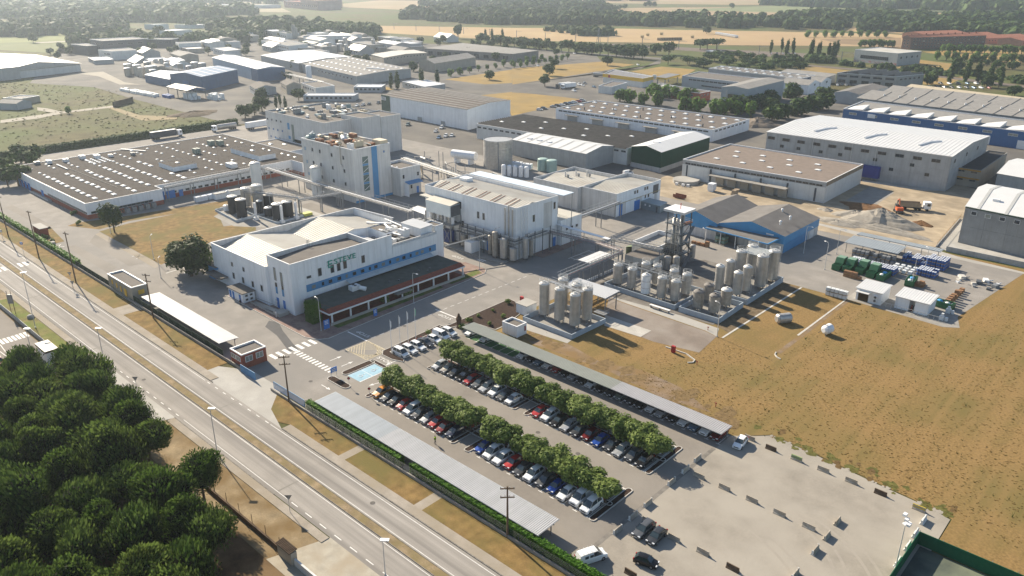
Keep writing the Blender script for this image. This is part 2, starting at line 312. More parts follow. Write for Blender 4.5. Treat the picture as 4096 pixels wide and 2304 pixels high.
gsheet('resurfaced_strip', [(-329.6,79.0),(-332.1,82.1),(-289.8,82.9),(-289.4,80.2)], .03, asphalt2)
gsheet('pale_walkway', [(-273.1,90.8),(-227.2,90.8),(-225.6,88.2),(-271.8,89.0)], .034, pavem)
tilep = mat('pink_paving', (0.234,0.156,0.133), .85, .15, 1.2, col2=(0.265,0.195,0.164), c2scale=.3)
b = MB(); b.prism([(-190,91.9),(-175,91.9),(-152.5,91.6),(-149.2,93),(-147.9,95),(-148.2,99.5),(-150.6,135),(-151,151.5),(-153,154),(-162,154),(-162,153),(-166,153),(-166,97),(-190,97)], -.05, .12); struct('pavement', b, tilep)
b = MB()
for p, q in (((-190,91.9),(-152.5,91.5)),((-152.5,91.5),(-149.1,92.9)),((-149.1,92.9),(-147.8,95)),((-147.8,95),(-148.1,99.5)),((-148.1,99.5),(-151,151.5)),((-151,151.5),(-153,154))):
    b.tube(p+(.06,), q+(.06,), .12, 4)
struct('kerb', b, kerbm)
gsheet('lawn', [(-153.2,99.9),(-151,100),(-151.6,135.5),(-153.4,136)], .13, mat('green_lawn', (.09,.14,.03), .95, .3, .8, col2=(.15,.14,.05), c2scale=.3, bump=.5))
gsheet('lawn', [(-153.6,139),(-151.8,139),(-151.8,151),(-155,152),(-154.3,146)], .13, MATS['green_lawn'])
# planting beds with raised kerbs
def bed(pts, name='planting_bed'):
    struct(name, MB().prism(pts, -.05, .13), soil)
    b = MB()
    for i in range(len(pts)): b.tube(pts[i]+(.09,), pts[(i+1)%len(pts)]+(.09,), .11, 4)
    struct('bed_kerb', b, kerbm)
def pill(x0, y0, x1, y1, r):
    pts = []
    for cx, cy, a0 in ((x1-r,y1-r,0),(x0+r,y1-r,90),(x0+r,y0+r,180),(x1-r,y0+r,270)):
        pts += [(cx+r*math.cos(R(a0+a)), cy+r*math.sin(R(a0+a))) for a in (0,45,90)]
    return pts
bed([(-132.6,142.2),(-132.2,120),(-133.3,117.6),(-131.6,117.2),(-128.7,124.9),(-121.9,125.6),(-121.9,129),(-123.8,136.5),(-128,141.5)])
bed([(-134,118.2),(-133,99.6),(-131.5,98.3),(-128,98.3),(-125.3,99.3),(-126,100.1),(-131.4,100.4),(-132,118.2)])
bed(pill(-131.4,86.6,-129.6,95,.8)+[]); bed(pill(-131.4,94.4,-126,95.4,.5))
bed(pill(-131.6,82.9,-124.6,84.7,.9))
for x0, x1, y0, y1 in ((-119.4,-118.4,84,94.8),(-93.9,-93.0,84.2,95.2),(-90.2,-88.9,84.2,95.2),(-61.3,-60.2,84.2,95.3),(-119.2,-118.4,100.8,112),(-93.8,-92.9,101,112),(-90.6,-89.5,101,112),(-61.8,-60.8,100.9,112.1)):
    bed(pill(x0, y0, x1, y1, .45))
bed(pill(-119.4,89.1,-60.6,90.1,.4)); bed(pill(-119.2,105.9,-61,106.9,.4))
gsheet('green_bay', [(-124.4,117.9),(-109,117.9),(-109,121.2),(-124.4,121.2)], .026, mat('green_bay_paint', (.05,.13,.05), .9, .15, .6)); gsheet('blue_bay', [(-129.2,87),(-125,87),(-125.2,94.3),(-129.4,94.3)], .03, mat('blue_bay_paint', (.3,.46,.55), .8, .08, .6))
# parking and yard markings
mk = MB()
def T(x, y, d, L=4.8): line(x-.06, y, x+.06, y+d*L, .032); line(x-.45, y-.06, x+.45, y+.06, .034)
for k in range(11): T(-118.4+k*2.45, 84.4, 1); T(-118.4+k*2.45, 94.8, -1)
for k in range(12): T(-88.9+k*2.47, 84.4, 1); T(-88.9+k*2.47, 94.8, -1)
for k in range(11): T(-118.5+k*2.45, 101.1, 1); T(-118.5+k*2.45, 111.7, -1)
for k in range(12): T(-89.4+k*2.48, 101.1, 1); T(-89.4+k*2.48, 111.7, -1)
for k in range(28): T(-123.2+k*2.46, 117.8, 1, 4)
for k in range(8): line(-131.4, 99.9+k*2.5, -126.2, 100+k*2.5, .032)
line(-129.3,90.5,-125,90.6,.034); line(-129.4,87,-129.2,94.4,.034); line(-125.1,87,-124.9,94.4,.034)
def slant(x0, y0, x1, y1, wd, z=.034):
    d = Vector((x1-x0, y1-y0)); n = Vector((-d.y, d.x)).normalized()*wd/2
    mk.poly([(x0-n.x,y0-n.y,z),(x1-n.x,y1-n.y,z),(x1+n.x,y1+n.y,z),(x0+n.x,y0+n.y,z)])
def arrow(x, y, ang, L=3.2):
    c, s = math.cos(R(ang)), math.sin(R(ang)); q = lambda u, v: (x+c*u-s*v, y+s*u+c*v, .034)
    mk.poly([q(-L/2,-.09),q(L/2-1,-.09),q(L/2-1,.09),q(-L/2,.09)]); mk.poly([q(L/2-1.1,-.42),q(L/2,0),q(L/2-1.1,.42)])
for a in (((-137.9,90.0),90),((-133.8,90.2),90),((-127.0,97.2),270),((-128.4,80.7),0),((-121.9,88.8),255),((-197.5,42.1),0)): arrow(a[0][0], a[0][1], a[1])
for k in range(7): line(-150.6+.0, 80.4+k*1.75, -147.6, 81.3+k*1.75, .034)
for k in range(12): line(-147.4+k*1.22, 84.9, -146.8+k*1.22, 86.6, .034)
line(-147.6,100.25,-139.9,100.6,.034); line(-142,123.9,-133.4,124.3,.034)
for k in range(22): line(-140.6, 102+k*2.6, -140.45, 103.4+k*2.6, .034)
for k in range(10): line(-160.8+k*.1, 158+k*.9, -158.2+k*.1, 158.45+k*.9, .034)
for k in range(9): line(-156.5, 168+k*.9, -154, 168.45+k*.9, .034)
line(-132.6,98.6,-129.9,98.9,.034)
for a, c in (((-134.5,97.2),(-129.9,99.4)),((-139.5,91.8),(-136,93.6))): pass
for p in (((-267.8,76.2),),((-239.3,89.2),)):
    x, y = p[0]; slant(x-1.6,y-1.2,x+1.6,y+1.2,.15); slant(x-1.6,y+1.2,x+1.6,y-1.2,.15); slant(x-1.6,y-1.2,x-1.6,y+1.2,.12); slant(x+1.6,y-1.2,x+1.6,y+1.2,.12)
ap = [(-219.2,88.5),(-219.8,95.3),(-214.6,91.7)]; 
for p, q in zip(ap, ap[1:]): slant(p[0],p[1],q[0],q[1],.25)
za = [(-203.2,41.2),(-203.5,46.6)]
for k in range(7): x, y = lerp(za[0], za[1], k/6); line(x-1.7, y-.3, x+1.7, y+.3, .034)
lt = [(-201.9,40.5),(-183.0,39.2),(-184.6,35.5),(-184.6,39.0),(-182.4,34.8),(-182.0,38.6),(-179.9,34.1),(-179.7,37.7),(-197.8,39.3),(-181.9,40.2)]
for i in range(0, 10, 2): slant(lt[i][0],lt[i][1],lt[i+1][0],lt[i+1][1],.16)
struct('yard_marking', mk, paint_w)
rb = MB(); c = (-190.1,42.0); rb.poly([(c[0]+.9*math.cos(i*.524), c[1]+.9*math.sin(i*.524), .035) for i in range(12)]); struct('speed_roundel', rb, paint_w)
mk = MB()
for k in range(1, 8): slant(-139.8+k*.93, 94.3, -139.8, 94.3+k*.78, .12); slant(-132.3, 94.3+k*.78, -132.3-k*.93, 100.4, .12) 
for k in range(0, 8): slant(-139.8+k*.93, 100.4, -139.8, 100.4-k*.78, .12); slant(-132.3, 100.4-k*.78, -132.3-k*.93, 94.3, .12)
for p, q in (((-139.9,94.3),(-132.2,94.3)),((-132.2,94.3),(-132.2,100.5)),((-132.2,100.5),(-139.9,100.5)),((-139.9,100.5),(-139.9,94.3))): slant(p[0],p[1],q[0],q[1],.18)
for cx_, cy_, r0_ in ((-42,90,17),(-40,88,21.5),(-48,74,26)):
    for w_ in (0,1.7): struct('tyre_arc', MB().poly([(cx_+(r0_+w_)*math.cos(R(a)), cy_+(r0_+w_)*math.sin(R(a)), .018) for a in range(-30,80,5)]+[(cx_+(r0_+w_+.5)*math.cos(R(a)), cy_+(r0_+w_+.5)*math.sin(R(a)), .018) for a in range(75,-35,-5)]), mat('packed_gravel', (.33,.3,.257), .9, .1, .3, col2=(.30,.272,.232), c2scale=.3, bump=.3))
struct('yellow_box_marking', mk, paint_y)
def text(name, s, loc, size, mtl, rot=(0,0,0), ext=.0, parent=None, kind=None, sx=1, shear=0):
    cu = bpy.data.curves.new(name, 'FONT'); cu.body = s; cu.size = size; cu.extrude = ext; cu.align_x = 'CENTER'; cu.align_y = 'CENTER'; cu.shear = shear
    cu.materials.append(mtl); tmp = bpy.data.objects.new('glyphs', cu); COL.objects.link(tmp); dg = bpy.context.evaluated_depsgraph_get(); me = bpy.data.meshes.new_from_object(tmp.evaluated_get(dg)); bpy.data.objects.remove(tmp); bpy.data.curves.remove(cu)
    o = bpy.data.objects.new(name, me); COL.objects.link(o); o.location = loc; o.rotation_euler = rot; o.scale = (sx,1,1)
    if parent: o.parent = parent
    if kind: o['kind'] = kind
    return o
for (x, y), a, s in (((-143.7,102.2),180,'STOP'),((-136.7,122.7),180,'STOP'),((-129.1,96.9),0,'STOP'),((-166.8,155.7),180,'STOP')):
    text('stop_marking', s, (x, y, .036), 1.5, paint_w, (0,0,R(a)), 0, None, 'structure', 1.3)
for x, y in ((-127.0,88.7),(-127.1,92.2)):
    b = MB(); b.ring(x, y, .045, .42, .05, 10); b.tube((x-.1,y+.3,.045),(x-.1,y+.95,.045),.05); b.tube((x-.1,y+.45,.045),(x+.4,y+.4,.045),.05); b.tube((x+.4,y+.4,.045),(x+.5,y-.2,.045),.05); b.cyl(x-.1,y+1.15,.04,.06,.14,8)
    struct('wheelchair_marking', b, paint_w)
st = MB().poly([(p[0],p[1],.032) for p in [(-167.5,90.9),(-164.6,91.9),(-159.8,90.0),(-151.8,87.7),(-148.0,86.8),(-148.8,84.7),(-153.5,86.1),(-158.4,87.5),(-165.0,88.3)]]); struct('water_puddle', st, mat('wet_asphalt', (.10,.095,.09), .25, .1, .5))
# factory pavements
gsheet('loading_apron', [(-113.5,161),(-94,160.2),(-84,160),(-80.2,159),(-78.9,148.7),(-89.9,146.4),(-94,146.6),(-107.8,151.2)], .03, mat('brownish_concrete', (0.211,0.176,0.148), .85, .12, .2, col2=(0.265,0.234,0.203), c2scale=.12, bump=.2))
gsheet('pale_path', [(-113.5,165),(-109,165),(-82,163.6),(-80.4,159.2),(-84,160.3),(-113,161.3)], .034, conclight)
gsheet('pale_path', [(-122,128.6),(-118.5,130.6),(-104.3,131.8),(-104.6,134),(-120,134),(-122,131)], .034, conclight)
gsheet('service_road', [(-94,203.8),(-66.6,203.7),(-42,202),(-36,258),(-124,262),(-124,160),(-113,160),(-110,205)], .02, asphalt)
gsheet('service_road', [(-133,125),(-124,143),(-124,180),(-136,180),(-136,125)], .018, asphalt)
gsheet('field_edging', [(-79.1,159.4),(-78.6,159.4),(-78.5,203.5),(-79,203.5)], .05, kerbm); gsheet('field_edging', [(-66.4,173),(-65.9,173),(-66.1,203.5),(-66.5,203.5)], .05, kerbm)
gsheet('bare_field_patch', [(-66,161),(-64.8,161),(-65.2,203),(-65.9,203)], .02, MATS['bare_ground'])
gsheet('tyre_track', [(-84,165),(-79.2,163),(-79.2,203),(-84.3,203)], .014, mat('dark_track', (.16,.12,.075), .95, .3, .8))
gsheet('construction_ground', [(-176,284),(-166,258),(-100,257),(-62,258.5),(-64,306),(-60,345),(-84,360),(-84,342),(-112,335),(-176,330)], .03, dirtm)
gsheet('excavated_ground', [(-101.0,294.4),(-100.0,300.7),(-93.5,303.1),(-85.2,296.5),(-88.9,294.9),(-98.6,289.3)], .04, mat('dug_earth', (0.195,0.109,0.055), .95, .2, .4))
gsheet('concrete_slab', [(-114.4,342.1),(-104.2,344.5),(-80.7,342.2),(-87.4,336.0),(-110.6,334.1)], .04, conclight)
gsheet('gravel_slab', [(-104.4,300.4),(-105.4,327.8),(-94.8,325.1),(-93.8,302.8)], .036, concrete)
gsheet('warehouse_yard', [(-58.6,264),(-36,262.9),(-36,280),(-58,276),(-65,306),(-62,267)], .035, conclight)
gsheet('shed_apron', [(-66.6,203.3),(-54.7,205.2),(-42,202),(-38.7,204.2),(-42,214),(-66.6,212)], .03, concrete)
gsheet('roadside_strip', [(-99.9,263.3),(-84.9,260.7),(-53.9,257.8),(-35.8,257.3),(-36.2,259.1),(-54.7,260.8),(-67.4,264.4),(-99.6,265.1)], .04, conclight)

# ragged patches of greener, paler and browner grass over the dry field and along its edges
pm_ = [mat('green_grass_patch', (.12,.115,.034), .95, .35, 1.2), mat('pale_grass_patch', (.19,.13,.062), .95, .3, 1.2), mat('brown_grass_patch', (.14,.092,.04), .95, .35, 1.2), MATS['gravel_lot']]
pb_ = MB(); rp = random.Random(17)
for k in range(90):
    if k < 46: u = rp.random(); x, y = -55+u*37+rp.uniform(-1,1), 127.4-u*3.2+rp.uniform(-.6,3.5); s, m = rp.uniform(.3,1.0), 0 if rp.random() < .6 else 2
    elif k < 60: u = rp.random(); x, y, s, m = -55+u*36, 127.6-u*3.2, rp.uniform(.2,.6), 3
    elif k < 90: x, y, s, m = rp.uniform(-115,-58), rp.uniform(122.5,131), rp.uniform(.8,2.6), 1
    else: x, y, s, m = rp.uniform(-76,20), rp.uniform(128,200), rp.uniform(1.2,4.5), (0,2,1,2)[k%4]
    if x < -79 and y > 143 or (x < -64 and y > 158): continue
    pb_.poly([(x+s*rp.uniform(.5,1.3)*math.cos(a*.449)*(.8 if m else 1.4), y+s*rp.uniform(.5,1.3)*math.sin(a*.449)*1.3, .016+k*.0002) for a in range(14)], m)
o = struct('field_patches', pb_, pm_); o['kind'] = 'stuff'
for x, y0, y1, w_ in ((-183.5,53.5,58.6,.5),(-171.5,60.8,65.3,.5),(-104.5,53.5,58.6,.35),(-137,60.8,65.3,.3),(-228,53.5,58.6,.4)): gsheet('road_patch', rect(x,y0,x+w_,y1), .02, mat('pale_patch', (.24,.225,.2), .9, .1, 1))
for x, y in ((-112,92.6),(-84,98),(-140,112),(-133,80),(-74,97.6),(-146,128),(-90,63.2),(-160,56),(-30.6,91),(-118,73.6+24)): struct('manhole_cover', MB().poly([(x+.45*math.cos(a*.6283),y+.45*math.sin(a*.6283),.037) for a in range(10)]), mat('dark_patch', (.13,.12,.11), .9, .12, 1))
# ================================================================ cars: one proto mesh set per body kind, copied with their parts
headl = mat('headlamp_glass', (.7,.72,.74), .15, .05, 3, spec=.8); taill = mat('tail_lamp', (.35,.01,.01), .25, .05, 3); plate = mat('number_plate', (.75,.75,.72), .5, .03, 3)
trimk = mat('black_car_trim', (.02,.02,.022), .5, .1, 3); rimm = mat('alloy_rim', (.35,.35,.36), .35, .1, 3, .6); carglass = mat('car_glass', (.03,.045,.05), .06, .1, .8, spec=.9)
PAINT = {}
def paint(n):
    P = {'white':(.74,.75,.75),'silver':(.40,.41,.42),'grey':(.11,.115,.12),'dark grey':(.05,.053,.058),'black':(.013,.013,.015),'red':(.36,.018,.02),'dark red':(.16,.012,.015),'blue':(.015,.07,.33),'steel blue':(.12,.2,.3),'navy':(.015,.025,.06),'orange':(.6,.24,.04),'green grey':(.2,.24,.21),'beige grey':(.3,.28,.25)}
    return mat('car_paint_'+n.replace(' ','_'), P[n], .28, .03, .5, .0 if n in ('white','red','orange') else .35, spec=.6)
# stations along the length: y from nose, half width, bonnet/deck height ; greenhouse: cowl y, roof start, roof end, tail end y, roof height
KIND = {
 'hatchback': (4.1, .86, [(0,.60),(.08,.68),(.9,.84),(1.15,.93),(3.75,.98),(4.0,.9),(4.1,.7)], (1.0,1.75,3.35,3.95), 1.46),
 'mini': (3.6, .81, [(0,.62),(.08,.7),(.7,.86),(.95,.95),(3.3,.98),(3.5,.9),(3.6,.7)], (.85,1.5,2.95,3.45), 1.5),
 'suv': (4.4, .91, [(0,.68),(.08,.78),(.9,.98),(1.15,1.06),(4.05,1.1),(4.3,1.0),(4.4,.8)], (1.0,1.8,3.75,4.25), 1.68),
 'estate': (4.55, .89, [(0,.6),(.08,.68),(1.0,.85),(1.25,.94),(4.25,.98),(4.45,.9),(4.55,.7)], (1.1,1.95,4.0,4.4), 1.52),
 'people carrier': (4.5, .92, [(0,.66),(.08,.76),(.8,.96),(1.0,1.02),(4.15,1.05),(4.4,.95),(4.5,.75)], (.75,1.7,4.0,4.4), 1.74),
 'saloon': (4.6, .89, [(0,.58),(.08,.66),(1.05,.82),(1.35,.92),(3.7,.98),(4.4,.98),(4.6,.78)], (1.2,2.05,3.15,3.95), 1.44),
 'van': (4.75, .95, [(0,.72),(.08,.85),(.75,1.05),(.95,1.14),(4.5,1.18),(4.7,1.18),(4.75,1.0)], (.75,1.6,4.55,4.74), 1.92),
}
def car_parts(kind):
    L, hw, deck, (c0, r0, r1, t1), rh = KIND[kind]; out = []; van = kind == 'van'
    b = MB(); rows = []
    for y, z in deck:
        t = abs(y/L-.5)*2; q = hw*(1-.13*max(0, t-.55)**1.3*2)
        rows.append([(-q+.03,y,.2),(-q,y,.48),(-q+.01,y,max(.5,z-.14)),(-q+.09,y,z),(0,y,z+.035),(q-.09,y,z),(q-.01,y,max(.5,z-.14)),(q,y,.48),(q-.03,y,.2)])
    for a, c in zip(rows, rows[1:]):
        for i in range(8): b.poly([a[i],c[i],c[i+1],a[i+1]])
    b.poly(rows[0][::-1]); b.poly(rows[-1]); b.box(-hw+.1,.3,.2,hw-.1,L-.3,.24)
    for s in (-1,1): b.box(s*hw-(.16 if s<0 else 0), c0+.35, .95, s*hw+(.16 if s>0 else 0), c0+.5, 1.07)
    out.append(('body', b, 'P', (0,0,0)))
    zb = deck[3][1]; wb, wr = hw-.1, hw-.27
    roof = MB(); ys = [r0, (r0+r1)/2, r1]
    rr = [[(-wr,y,rh-(.05 if k != 1 else 0)),(-wr*.5,y,rh+(.0 if k != 1 else .04)),(wr*.5,y,rh+(.0 if k != 1 else .04)),(wr,y,rh-(.05 if k != 1 else 0))] for k, y in enumerate(ys)]
    for a, c in zip(rr, rr[1:]):
        for i in range(3): roof.poly([a[i],a[i+1],c[i+1],c[i]])
    for s in (-1,1):                                            # pillars, and blank van sides
        for ya, yb, yc, yd in ((c0,c0+.12,r0,r0+.09),((r0+r1)/2-.05,(r0+r1)/2+.05,(r0+r1)/2-.05,(r0+r1)/2+.05),(t1-.3,t1,r1-.2,r1)):
            pts = [(s*(wb+.012),ya,zb),(s*(wb+.012),yb,zb),(s*(wr+.012),yd,rh-.045),(s*(wr+.012),yc,rh-.045)]; roof.poly(pts if s > 0 else pts[::-1])
        if van:
            pts = [(s*(wb+.02),(r0+r1)/2-.7,zb-.02),(s*(wb+.02),t1,zb-.02),(s*(wr+.06),r1,rh-.04),(s*(wr+.06),(r0+r1)/2-.7,rh-.04)]; roof.poly(pts if s > 0 else pts[::-1])
    if kind in ('suv','estate','people carrier'):
        for s in (-1,1): roof.tube((s*wr*.92,r0+.2,rh+.03),(s*wr*.92,r1-.1,rh+.03),.03,4)
    out.append(('roof', roof, 'P', (0,0,0)))
    g = MB().poly([(-wb+.04,c0,zb),(wb-.04,c0,zb),(wr-.02,r0,rh-.05),(-wr+.02,r0,rh-.05)]); out.append(('windscreen', g, carglass, (0,0,0)))
    g = MB().poly([(wb-.04,t1,zb+.02),(-wb+.04,t1,zb+.02),(-wr+.02,r1,rh-.05),(wr-.02,r1,rh-.05)]); out.append(('rear_window', g, 'P' if van else carglass, (0,0,0)))
    for s in (-1,1):
        pts = [(s*wb,c0+.05,zb),(s*wb,t1,zb),(s*wr,r1,rh-.05),(s*wr,r0,rh-.05)]; out.append(('side_window', MB().poly(pts if s > 0 else pts[::-1]), carglass, (0,0,0)))
        out.append(('headlight', MB().box(-.2,-.03,-.08,.2,.14,.08), headl, (s*(hw-.3),.0,deck[0][1]+.02)))
        out.append(('tail_light', MB().box(-.13,-.1,-.12,.13,.03,.12), taill, (s*(hw-.18),L,deck[-2][1]-.08)))
        for y in (.78, L-.8):
            wv = MB().tube((-.11,0,0),(.11,0,0),.33,12,0); wv.tube((.1*s,0,0),(.122*s,0,0),.2,8,1); out.append(('wheel', wv, (rubber, rimm), (s*(hw-.1),y,.33)))
    out.append(('grille', MB().box(-.45,-.035,-.09,.45,.05,.09), trimk, (0,0,.5))); out.append(('number_plate', MB().box(-.26,-.05,-.055,.26,.0,.055), plate, (0,-.01,.36)))
    return [(n, b.mesh(kind.replace(' ','_')+'_'+n, [paint('white') if m == 'P' else m] if not isinstance(m, tuple) else list(m)), m == 'P', loc) for n, b, m, loc in out]
CARKIT = {k: car_parts(k) for k in KIND}
CARTILT = random.Random(3)
def car(x, y, rot, kind, colour, label, group):
    """local -Y is the nose; (x, y) is the middle of the nose"""
    t = thing({'van':'van','people carrier':'people_carrier'}.get(kind, 'car'), label, 'van' if kind == 'van' else 'car', (x, y, .03), rot+CARTILT.uniform(-.02,.02), group)
    for n, me, pt, loc in CARKIT[kind]:
        o = link(n, me, t, loc)
        if pt: o.material_slots[0].link = 'OBJECT'; o.material_slots[0].material = paint(colour)
    return t
def car_row(spec, x0, dx, y, rot, where, end, group, jit=.25):
    seen = {}
    for k, s in enumerate(spec):
        if not s: continue
        c, kd = s; car(x0+k*dx+CARTILT.uniform(-.12,.12), y+CARTILT.uniform(-jit,jit), rot, kd, c, '%s %s, %s space %s' % (c, kd, nth(k), where), group)
H, S, E_, V, P_, N_, M_ = 'hatchback','suv','estate','van','people carrier','saloon','mini'
car_row([('orange',S),('dark grey',H),('black',H),('red',M_),('white',P_),('dark grey',H),('silver',H),('red',H),('dark red',H),('navy',H)], -117.2, 2.45, 84.75, 0, 'from the gate in the roadside tree row, gate block', '', 'cars under the roadside tree row')
car_row([('blue',H),('white',P_),('white',S),('red',H),('dark grey',H),('white',S),('grey',H),('blue',M_),('white',H),('white',V),('white',P_)], -87.6, 2.49, 84.75, 0, 'from the gate in the roadside tree row, gravel block', '', 'cars under the roadside tree row')
car_row([None,('white',H),None,('silver',S),('black',H),None,('grey',H),('white',E_),('dark grey',H),('red',H)], -117.2, 2.45, 94.5, math.pi, 'behind the roadside trees, gate block', '', 'cars behind the roadside trees')
car_row([('white',H),('white',S),None,('grey',H),('black',H),None,('silver',E_),('dark grey',S),None,('black',H),('grey',E_)], -87.6, 2.49, 94.5, math.pi, 'behind the roadside trees, gravel block', '', 'cars behind the roadside trees')
car_row([('silver',H),('beige grey',H),('dark grey',H),('black',N_),('red',H),('grey',H),('silver',E_),('white',S),('grey',H),('white',H)], -117.3, 2.45, 101.4, 0, 'from the gate in the field-side tree row, gate block', '', 'cars under the field-side tree row')
car_row([('red',H),('white',S),('black',H),('silver',N_),('dark grey',H),('dark red',H),('blue',H),('dark grey',H),('silver',N_),('grey',H),('black',H)], -88.1, 2.48, 101.4, 0, 'from the gate in the field-side tree row, gravel block', '', 'cars under the field-side tree row')
car_row([('grey',H),None,('white',H),('dark grey',S),None,('silver',H),('black',E_),None,('white',H),('grey',S)], -117.3, 2.45, 111.3, math.pi, 'behind the field-side trees, gate block', '', 'cars behind the field-side trees')
car_row([None,('white',H),('grey',H),None,('black',S),('silver',H),None,('dark grey',H),('white',E_),None,('white',H)], -88.1, 2.48, 111.3, math.pi, 'behind the field-side trees, gravel block', '', 'cars behind the field-side trees')
car_row([('white',H),None,('white',H),None,None,None,None,('white',H),('black',H),('steel blue',H),('white',H),('red',H),('black',H),('silver',H),('black',N_),('white',H),('black',H),('dark grey',N_),('green grey',H),('dark grey',N_),('black',H),('white',H),('silver',N_),('black',E_),('white',N_),('steel blue',N_),('white',S),('dark red',S)], -124.4, 2.465, 118.1, 0, 'from the gate under the long field-side shelter', '', 'cars under the long field-side shelter')
car(-53.4, 118.3, .12, H, 'white', 'white sporty hatchback standing in the open past the end of the long shelter', 'cars around the gravel lot')
V0 = [('white',P_),('white',E_),('white',E_),('dark grey',N_),('white',H),('white',V),('white',S)]
for k, (c, kd) in enumerate(V0): car(-126.2+.1*(k%3), 101.2+k*2.5, math.pi/2, kd, c, '%s %s, %s from the hatched box along the planted bed' % (c, kd, nth(k)), 'cars facing the parking aisle by the flagpoles')
ga = (-53.0,85.4); gb = (-50.5,85.6); gc = (-46.9,82.3); gd = (-54.3,79.2)
car(ga[0], ga[1], .0, E_, 'grey', 'grey estate car with dark sunroof, on the gravel joint beside another grey car', 'cars around the gravel lot')
car(gb[0], gb[1], .05, H, 'dark grey', 'dark grey hatchback on the gravel beside the grey estate car', 'cars around the gravel lot')
car(gc[0], gc[1], 1.85, M_, 'black', 'small black rounded car alone on the gravel, tail toward the hedge', 'cars around the gravel lot')
wv = car(gd[0], gd[1], 2.75, V, 'white', 'white panel van with roof bars beside the hedge at the gravel edge', 'cars around the gravel lot')
b = MB()
for k in range(4): b.tube((-.8,1.9+k*.7,2.02),(.8,1.9+k*.7,2.02),.035,4)
o = link('roof_bar', b.mesh('roof_bar', [galv]), wv)
b = MB()
for k in range(3): b.tube((-.75+k*.12,4.9,1.0+.1*k),(.75,4.95,1.0+.25*k),.06,4)
for k in range(3): o = link('side_pane', MB().box(-.01,-.3,-.22,.01,.3,.22).mesh('van_side_pane', [carglass]), wv, (.88,1.9+k*.85,1.45)); o = link('side_pane', bpy.data.meshes['van_side_pane'], wv, (-.88,1.9+k*.85,1.45))
for (x, y), a, kd, c, l in (((-188.7,37.1),math.pi*.5,'suv','red','red car in the marked lot across the road beside white bay lines'),((-188.8,280.4),math.pi*.9,V,'white','white van parked between the grey hall and the dark green hall')):
    car(x, y, a, kd, c, l, 'cars at the edges')
# ================================================================ parking shelters, trees, barriers, roadside
def ribbed(mb, x0, x1, y0, y1, z0, z1, pitch=.42, m=0, t=.06):
    """sheet roof in x, sloping from z0 at y0 to z1 at y1, ribs running in y"""
    mb.poly([(x0,y0,z0-t),(x0,y1,z1-t),(x1,y1,z1-t),(x1,y0,z0-t)], m)
    n = max(2, int((x1-x0)/pitch)); d = (x1-x0)/n
    for k in range(n):
        x = x0+k*d
        mb.poly([(x,y0,z0),(x+d*.6,y0,z0),(x+d*.6,y1,z1),(x,y1,z1)], m); mb.poly([(x+d*.6,y0,z0),(x+d*.8,y0,z0-t),(x+d*.8,y1,z1-t),(x+d*.6,y1,z1)], m); mb.poly([(x+d*.8,y0,z0-t),(x+d,y0,z0),(x+d,y1,z1),(x+d*.8,y1,z1-t)], m)
    for y, z in ((y0,z0),(y1,z1)): mb.box(x0, y-.03, z-.16, x1, y+.03, z-.02, m)
def shelter(label, x0, x1, y0, y1, z0, z1, mats, posty, npost, splits=(), group='parking shelters', pitch=.42):
    t = thing('parking_shelter', label, 'shelter', ((x0+x1)/2,(y0+y1)/2,0), 0, group)
    xs = [x0]+list(splits)+[x1]
    for k in range(len(xs)-1):
        b = MB(); ribbed(b, xs[k]+(.02 if k else 0), xs[k+1], y0, y1, z0, z1, pitch); part('roof_sheet', b, mats[k % len(mats)], t)
    f = lambda y: z0+(z1-z0)*(y-y0)/(y1-y0)
    for y in (posty-.06,):
        b = MB().box(x0, y, f(y)-.34, x1, y+.12, f(y)-.18); part('beam', b, steel, t)
    for k in range(npost):
        x = x0+.6+(x1-x0-1.2)*k/(npost-1)
        part('post', MB().box(x-.07,posty-.07,0,x+.07,posty+.07,f(posty)-.2), steel, t)
        part('rafter', MB().tube((x,y0+.1,f(y0)-.22),(x,y1-.1,f(y1)-.22),.05,4), steel, t)
    return t
ribw = mat('white_ribbed_sheet', (.44,.44,.44), .5, .05, .5, wave=(0,1.2,.35,(.3,.3,.29))); ribg = mat('greenish_ribbed_sheet', (.27,.28,.24), .55, .05, .5); ribs = mat('silver_ribbed_sheet', (.37,.36,.36), .5, .05, .5)
shelter('long white ribbed parking shelter behind the roadside hedge', -121.5, -62.6, 73.5, 78.5, 2.45, 2.55, [mat('pale_blue_ribbed_sheet', (.38,.41,.43), .5, .05, .5, wave=(0,1.2,.35,(.27,.29,.3))), ribw, ribw], 77.2, 16, (-101.5,-80), pitch=.36)
shelter('long parking shelter beside the field, greenish and silver sheets', -124.9, -56, 117.2, 121.3, 2.75, 2.65, [ribg, ribs], 120.6, 20, (-81.1,))
shelter('white ribbed bicycle and car shelter between the beige hut and the gatehouse', -200, -159.2, 73.4, 78.2, 2.7, 2.5, [mat('bike_shelter_sheet', (.62,.61,.58), .5, .05, .4)], 77.4, 9, pitch=.5)
